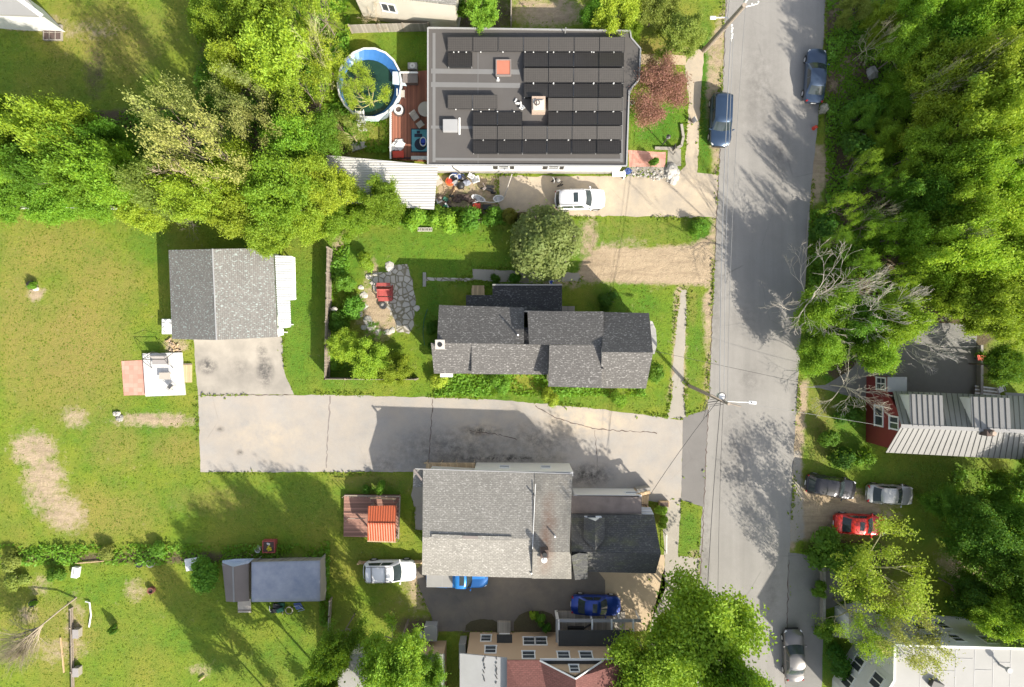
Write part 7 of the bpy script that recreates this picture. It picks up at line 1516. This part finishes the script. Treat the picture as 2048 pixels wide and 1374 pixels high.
a_, b_ = P(1706, 284, .3), P(1748, 256, .5); solo('birch_log', MB().tube([a_, a_.lerp(b_, .5), b_], .12, 8, .08), 'stone_pale', 'fallen white birch log in the wood opposite the dark blue wagon', 'log')
a_, b_ = P(1760, 102, .4), P(1795, 98, .6); solo('birch_log', MB().tube([a_, b_, P(1793, 106, .3)], .06, 6), 'stone_pale', 'thin crooked pale branch above the boulder in the wood', 'log')
# clutter south of the solar-roof house
def pt(x, y, z=0): return P(x, y, z)
c = pt(875, 362); chair('garden_chair', 877, 364, 30, 'rusty pink garden chair at the carport corner', 0, 'fabric_beige', 'brick_tan')
c = pt(901, 365); f = thing('wheelbarrow', 'orange tub with blossoms standing in the junk yard', 'tub', (c.x, c.y, 0)); obj('tub', MB().cyl((c.x, c.y, 0), .32, .45, 18, .42), 'orange_plastic', f); obj('blooms', MB().blob((c.x, c.y, .5), .26, 1, 1, .4, 8, .3), 'red_plastic', f)
c = pt(908, 360); f = thing('round_basket', 'round black basket with white rim beside the orange tub', 'basket', (c.x, c.y, 0)); obj('basket', MB().cyl((c.x, c.y, 0), .3, .5, 18, .38), 'black_plastic', f); obj('rim', MB().ring((c.x, c.y, .5), .36, .42, .04, 24), 'white_plastic', f)
f = thing('kettle_grill', 'black kettle grill in the middle of the junk yard', 'grill', tuple(pt(922, 372))); c = pt(922, 372, .6); obj('bowl', MB().blob((c.x, c.y, .8), .36, 1, 1, .75, 12, 0), 'black_plastic', f, smooth=True); legs(f, c.x, c.y, .2, .2, .7); obj('side_shelf', MB().box((c.x-.5, c.y+.3, .8), (.4, .3, .04), .5), 'grey_metal', f)
f = thing('tarp_heap', 'blue-grey tarpaulin heap against the white wall behind the grill', 'tarp', tuple(pt(918, 356))); c = pt(918, 357, .4); rg = random.Random(12)
for k in range(9): obj('fold', MB().blob((c.x+rg.uniform(-.5, .8), c.y+rg.uniform(-.4, .45), .25), rg.uniform(.22, .4), 1.2, .8, .9, 8, .25, k), ['blue_tarp', 'tent_canvas', 'membrane_grey', 'black_plastic'][k % 4], f)
chair('plastic_chair', 951, 359, 200, 'white plastic chair lying at the wall in the junk yard', 0, 'white_plastic', 'white_plastic', w=.6)
chair('plastic_chair', 943, 352, 150, 'smaller white plastic chair right against the white wall', 0, 'white_plastic', 'white_plastic', w=.45)
f = thing('mobility_scooter', 'black and grey motor scooter standing on the fenced concrete slab', 'scooter', tuple(pt(977, 378))); c = pt(977, 378, .5)
obj('seat', MB().box((c.x+.15, c.y+.18, .7), (.7, .26, .14), -.1), 'black_plastic', f, bevel=.05); obj('bodywork', MB().box((c.x+.1, c.y-.05, .45), (.75, .3, .4), -.35), 'black_plastic', f, bevel=.08); obj('handlebar', MB().tube([(c.x-.5, c.y+.45, .95), (c.x-.3, c.y+.1, .9), (c.x-.5, c.y-.1, .95)], .04, 6), 'shed_brown', f)
obj('front_fork', MB().box((c.x-.35, c.y+.05, .5), (.4, .22, .3), .5), 'shed_brown', f, bevel=.04)
for dx, dy in ((-.5, .1), (.42, -.3)): obj('wheel', MB().tube([(c.x+dx, c.y+dy-.05, .25), (c.x+dx, c.y+dy+.05, .25)], .25, 14), 'tire_rubber', f)
def boat(px, py, rz, L_, W_, label, mat, inner='grey_metal'):
    c = P(px, py, .3); f = thing('plastic_boat', label, 'boat', (c.x, c.y, 0)); n = 20; mb = MB(); vs = []; r = R(rz)
    for (k, z) in ((.7, .05), (1.0, .38), (.84, .38), (.6, .14)):
        for i in range(n): a = 2*PI*i/n; u, v = k*L_/2*math.cos(a), k*W_/2*math.sin(a)*(1 if math.cos(a) < .3 else .9); vs.append((c.x+u*math.cos(r)-v*math.sin(r), c.y+u*math.sin(r)+v*math.cos(r), z))
    fs = [(a*n+i, a*n+(i+1) % n, (a+1)*n+(i+1) % n, (a+1)*n+i) for a in range(3) for i in range(n)]+[tuple(3*n+i for i in range(n))]
    mb.add(vs, fs); obj('hull', mb, mat, f, smooth=False)
    for t in (-.25, .2): u = t*L_; obj('thwart', MB().box((c.x+u*math.cos(r), c.y+u*math.sin(r), .33), (.16, W_*.8, .05), r), inner, f)
boat(957, 397, -20, 1.35, .6, 'white plastic toy boat left of the leaning pole', 'white_plastic'); boat(997, 397, 8, 1.0, .65, 'white speckled tub right beside the leaning pole', 'white_plastic')
f = thing('wagon', 'red and black cart with hoop rails at the edge of the bushes', 'cart', tuple(pt(963, 412))); c = pt(963, 412, .4); obj('tray', MB().box((c.x-.45, c.y, .35), (.7, .5, .25)), 'red_plastic', f, bevel=.06); obj('bin', MB().box((c.x+.5, c.y-.1, .35), (.8, .5, .3)), 'black_plastic', f, bevel=.06)
obj('hoop_rail', MB().tube([(c.x-.8, c.y+.25, .5), (c.x-.2, c.y+.42, .6), (c.x+.8, c.y+.3, .55), (c.x+1.6, c.y+.35, .5)], .03, 6), 'white_plastic', f)
for dx in (-.7, -.2): obj('wheel', MB().cyl((c.x+dx, c.y-.3, .05), .12, .06, 12), 'tire_rubber', f)
a_, b_ = P(1024, 348, 2.1), P(1007, 398, .3); solo('leaning_pole', MB().tube([a_, b_], .05, 8), 'fabric_beige', 'long pale pole leaning from the white wall to the toy boats', 'pole')
a_, b_ = P(912, 375, .2), P(899, 398, .15); solo('timber', MB().tube([a_, b_], .06, 6), 'raw_wood', 'short timber lying below the kettle grill', 'timber')
f = thing('rubbish_heap', 'brown and black rubbish heap at the lower carport corner', 'heap', tuple(pt(884, 408))); rg = random.Random(15)
for k in range(16): c = pt(878+rg.uniform(-6, 26), 398+rg.uniform(-6, 16), .1); obj('scrap', MB().box((c.x, c.y, .12+.05*(k % 3)), (rg.uniform(.2, .5), rg.uniform(.1, .4), rg.uniform(.05, .25)), rg.uniform(0, 3), rg.uniform(-.3, .3)), ['black_plastic', 'white_plastic', 'brick_dark', 'pole_wood', 'green_plastic'][k % 5], f, bevel=.02)
mb = MB(); rg = random.Random(21)
a_, b_ = P(930, 393, .2), P(890, 397, .2)
for k in range(7): c = pt(935+rg.uniform(-28, 10), 398+rg.uniform(-4, 7)); mb.blob((c.x, c.y, .15), rg.uniform(.2, .4), 1.3, .8, .7, 8, .3, k)
solo('soil_heap', mb, 'brick_dark', 'dark soil heap in front of the bushes left of the toy boat', 'soil')
f = thing('bicycle', 'black bicycle with child seat parked between the white wall and white SUV', 'bicycle', tuple(pt(1115, 366))); c = pt(1115, 364, .5)
obj('child_seat', MB().blob((c.x+.05, c.y+.05, .75), .22, 1, 1, .9, 10, .05), 'stone_grey', f, smooth=True); obj('frame', MB().tube([(c.x-.4, c.y+.3, .35), (c.x-.1, c.y+.1, .75), (c.x+.45, c.y, .6), (c.x+.1, c.y-.3, .35)], .04, 6), 'black_plastic', f); obj('handlebar', MB().tube([(c.x-.45, c.y+.35, .9), (c.x-.3, c.y+.05, .95), (c.x-.35, c.y-.2, .9)], .03, 6), 'white_plastic', f)
for dx, dy, an in ((-.3, .25, .6), (.25, -.25, .3)):
    vs = [(c.x+dx+.28*math.cos(t)*math.cos(an), c.y+dy+.28*math.cos(t)*math.sin(an), .3+.28*math.sin(t)) for t in [2*PI*k/16 for k in range(17)]]; obj('wheel', MB().tube(vs, .035, 6), 'tire_rubber', f)
# stuff in the left gardens
c = P(65, 573, 0); f = thing('stump_planter', 'mossy cut stump with a pale rock on the big lawn', 'stump', (c.x, c.y, 0)); obj('stump', MB().cyl((c.x, c.y+.1, 0), .45, .35, 12, .38), 'brick_dark', f); obj('rock', MB().blob((c.x+.35, c.y-.2, .1), .28, 1.2, .8, .6, 8, .15), 'stone_pale', f)
tree('shrub', 63, 571, 11, .9, MG, 'tiny plant growing on the mossy stump', 'plant')
c = P(238, 833, 0); f = thing('rock_pile', 'grey rock pile at the left end of the bare soil strip', 'rocks', (c.x, c.y, 0)); rg = random.Random(17)
for k in range(9): obj('rock', MB().blob((c.x+rg.uniform(-.3, .3), c.y+rg.uniform(-.45, .45), .12), rg.uniform(.12, .24), 1, 1, .8, 8, .2, k), 'stone_grey' if k % 3 else 'stone_pale', f)
c = P(150, 1145, .4); f = thing('garden_box', 'white slatted box on the ground at the lower left garden', 'box', (c.x, c.y, 0)); obj('box_body', MB().box((c.x, c.y, .25), (.55, .95, .5), -.15), 'white_trim', f, bevel=.02); obj('vent', MB().box((c.x-.05, c.y+.1, .51), (.12, .5, .02), -.15), 'grey_metal', f)
solo('white_gutter', MB().tube([P(171, 1203, .15), P(179, 1205, .2), P(182, 1230, .2), P(178, 1254, .15)], .07, 6), 'white_trim', 'bent white gutter pipe lying on the lower left lawn', 'pipe')
for y, lb in ((1267, 'upper grey wooden box on the garden fence line'), (1344, 'lower grey wooden box on the garden fence line')):
    c = P(152.5, y, .5); f = thing('wooden_box', lb, 'box', (c.x, c.y, 0)); obj('box_body', MB().box((c.x, c.y, .3), (.5, .75, .6)), 'grey_boards', f); obj('lid', MB().box((c.x, c.y, .63), (.54, .8, .05)), 'fabric_grey', f, bevel=.01)
fence('garden_fence', [(146, 1215), (147, 1290), (149, 1390)], .45, 'fence_wood_x', 'low fence line beside the garden beds at the lower left', 2.0)
for x0_, x1_, lb in ((121, 128, 'left timber edge of the lower left garden bed'), (143, 143, 'right timber edge of the lower left garden bed')): a_, b_ = P(x0_, 1275, .1), P(x1_, 1345, .1); mb = MB(); strip(mb, a_, b_, .07, .15); solo('garden_edging', mb, 'raw_wood', lb, 'edging')
mb = MB(); strip(mb, P(150, 1127, .15), P(208, 1122, .15), .07, .1); solo('timber', mb, 'raw_wood', 'thin timber lying along the hedge line right of the white garden box', 'timber')
for x, lb in ((279, 'left old tire half hidden in the hedge line'), (301, 'right old tire with pale rim in the hedge line')): c = P(x, 1127, .1); solo('old_tire', MB().ring((c.x, c.y, 0), .16, .36, .2, 20), 'stone_grey' if x > 290 else 'tire_rubber', lb, 'tire')
for x, y, lb in ((302, 1181, 'dark round pot on the lawn below the tires'), (65, 1207, 'dark round pot with a plant at the far left garden')): c = P(x, y, .3); f = thing('plant_pot', lb, 'pot', (c.x, c.y, 0)); obj('pot', MB().ring((c.x, c.y, 0), .22, .30, .45, 18), 'terracotta' if x > 200 else 'dark_metal', f); obj('soil', MB().cyl((c.x, c.y, .1), .24, .2, 16), 'brick_dark', f)
tree('shrub', 66, 1205, 8, .8, MG, 'little plant in the dark pot at the far left garden', 'plant')
a_, b_ = P(398, 1362, .2), P(410, 1353, .2); mb = MB(); strip(mb, a_, b_, .1, .12); solo('timber', mb, 'raw_wood', 'short plank lying at a soil patch near the bottom edge', 'timber')
f = thing('grey_slab', 'weathered white panel half covered by the large bush', 'panel', tuple(P(385, 1130))); c = P(388, 1128, .2); obj('panel', MB().box((c.x, c.y, .15), (1.6, 1.1, .12), .15), 'white_trim', f); obj('panel_support', MB().box((c.x, c.y, .05), (1.2, .8, .08), .15), 'pole_wood', f)
mb = MB(); strip(mb, P(505, 1111, .3), P(492, 1104, .2), .05, .05); solo('timber', mb, 'raw_wood', 'short stick beside the round white pot', 'timber')
c = P(668, 618, .9); f = thing('hanging_basket', 'pale flower basket hooked on the tall wooden fence', 'basket', (c.x, c.y, .7)); obj('basket', MB().blob((c.x, c.y, .9), .24, 1.3, 1, .8, 8, .2), 'stone_pale', f); obj('hook', MB().tube([(c.x-.35, c.y+.1, 1.75), (c.x-.1, c.y, 1.5), (c.x, c.y, 1.0)], .02, 5), 'dark_metal', f)
for x, y, lb in [(1265, 205, 'small white flower pot at the east wall of the solar-roof house')]: c = P(x, y, .3); f = thing('flower_pot', lb, 'pot', (c.x, c.y, 0)); obj('pot', MB().cyl((c.x, c.y, 0), .15, .3, 14, .2), 'white_plastic', f); obj('soil', MB().cyl((c.x, c.y, .3), .16, .02, 14), 'brick_dark', f)
mb = MB().box((P(845, 165, 0).x, P(845, 165).y, .5), (.1, .1, 1)); 
bpy.context.view_layer.update()
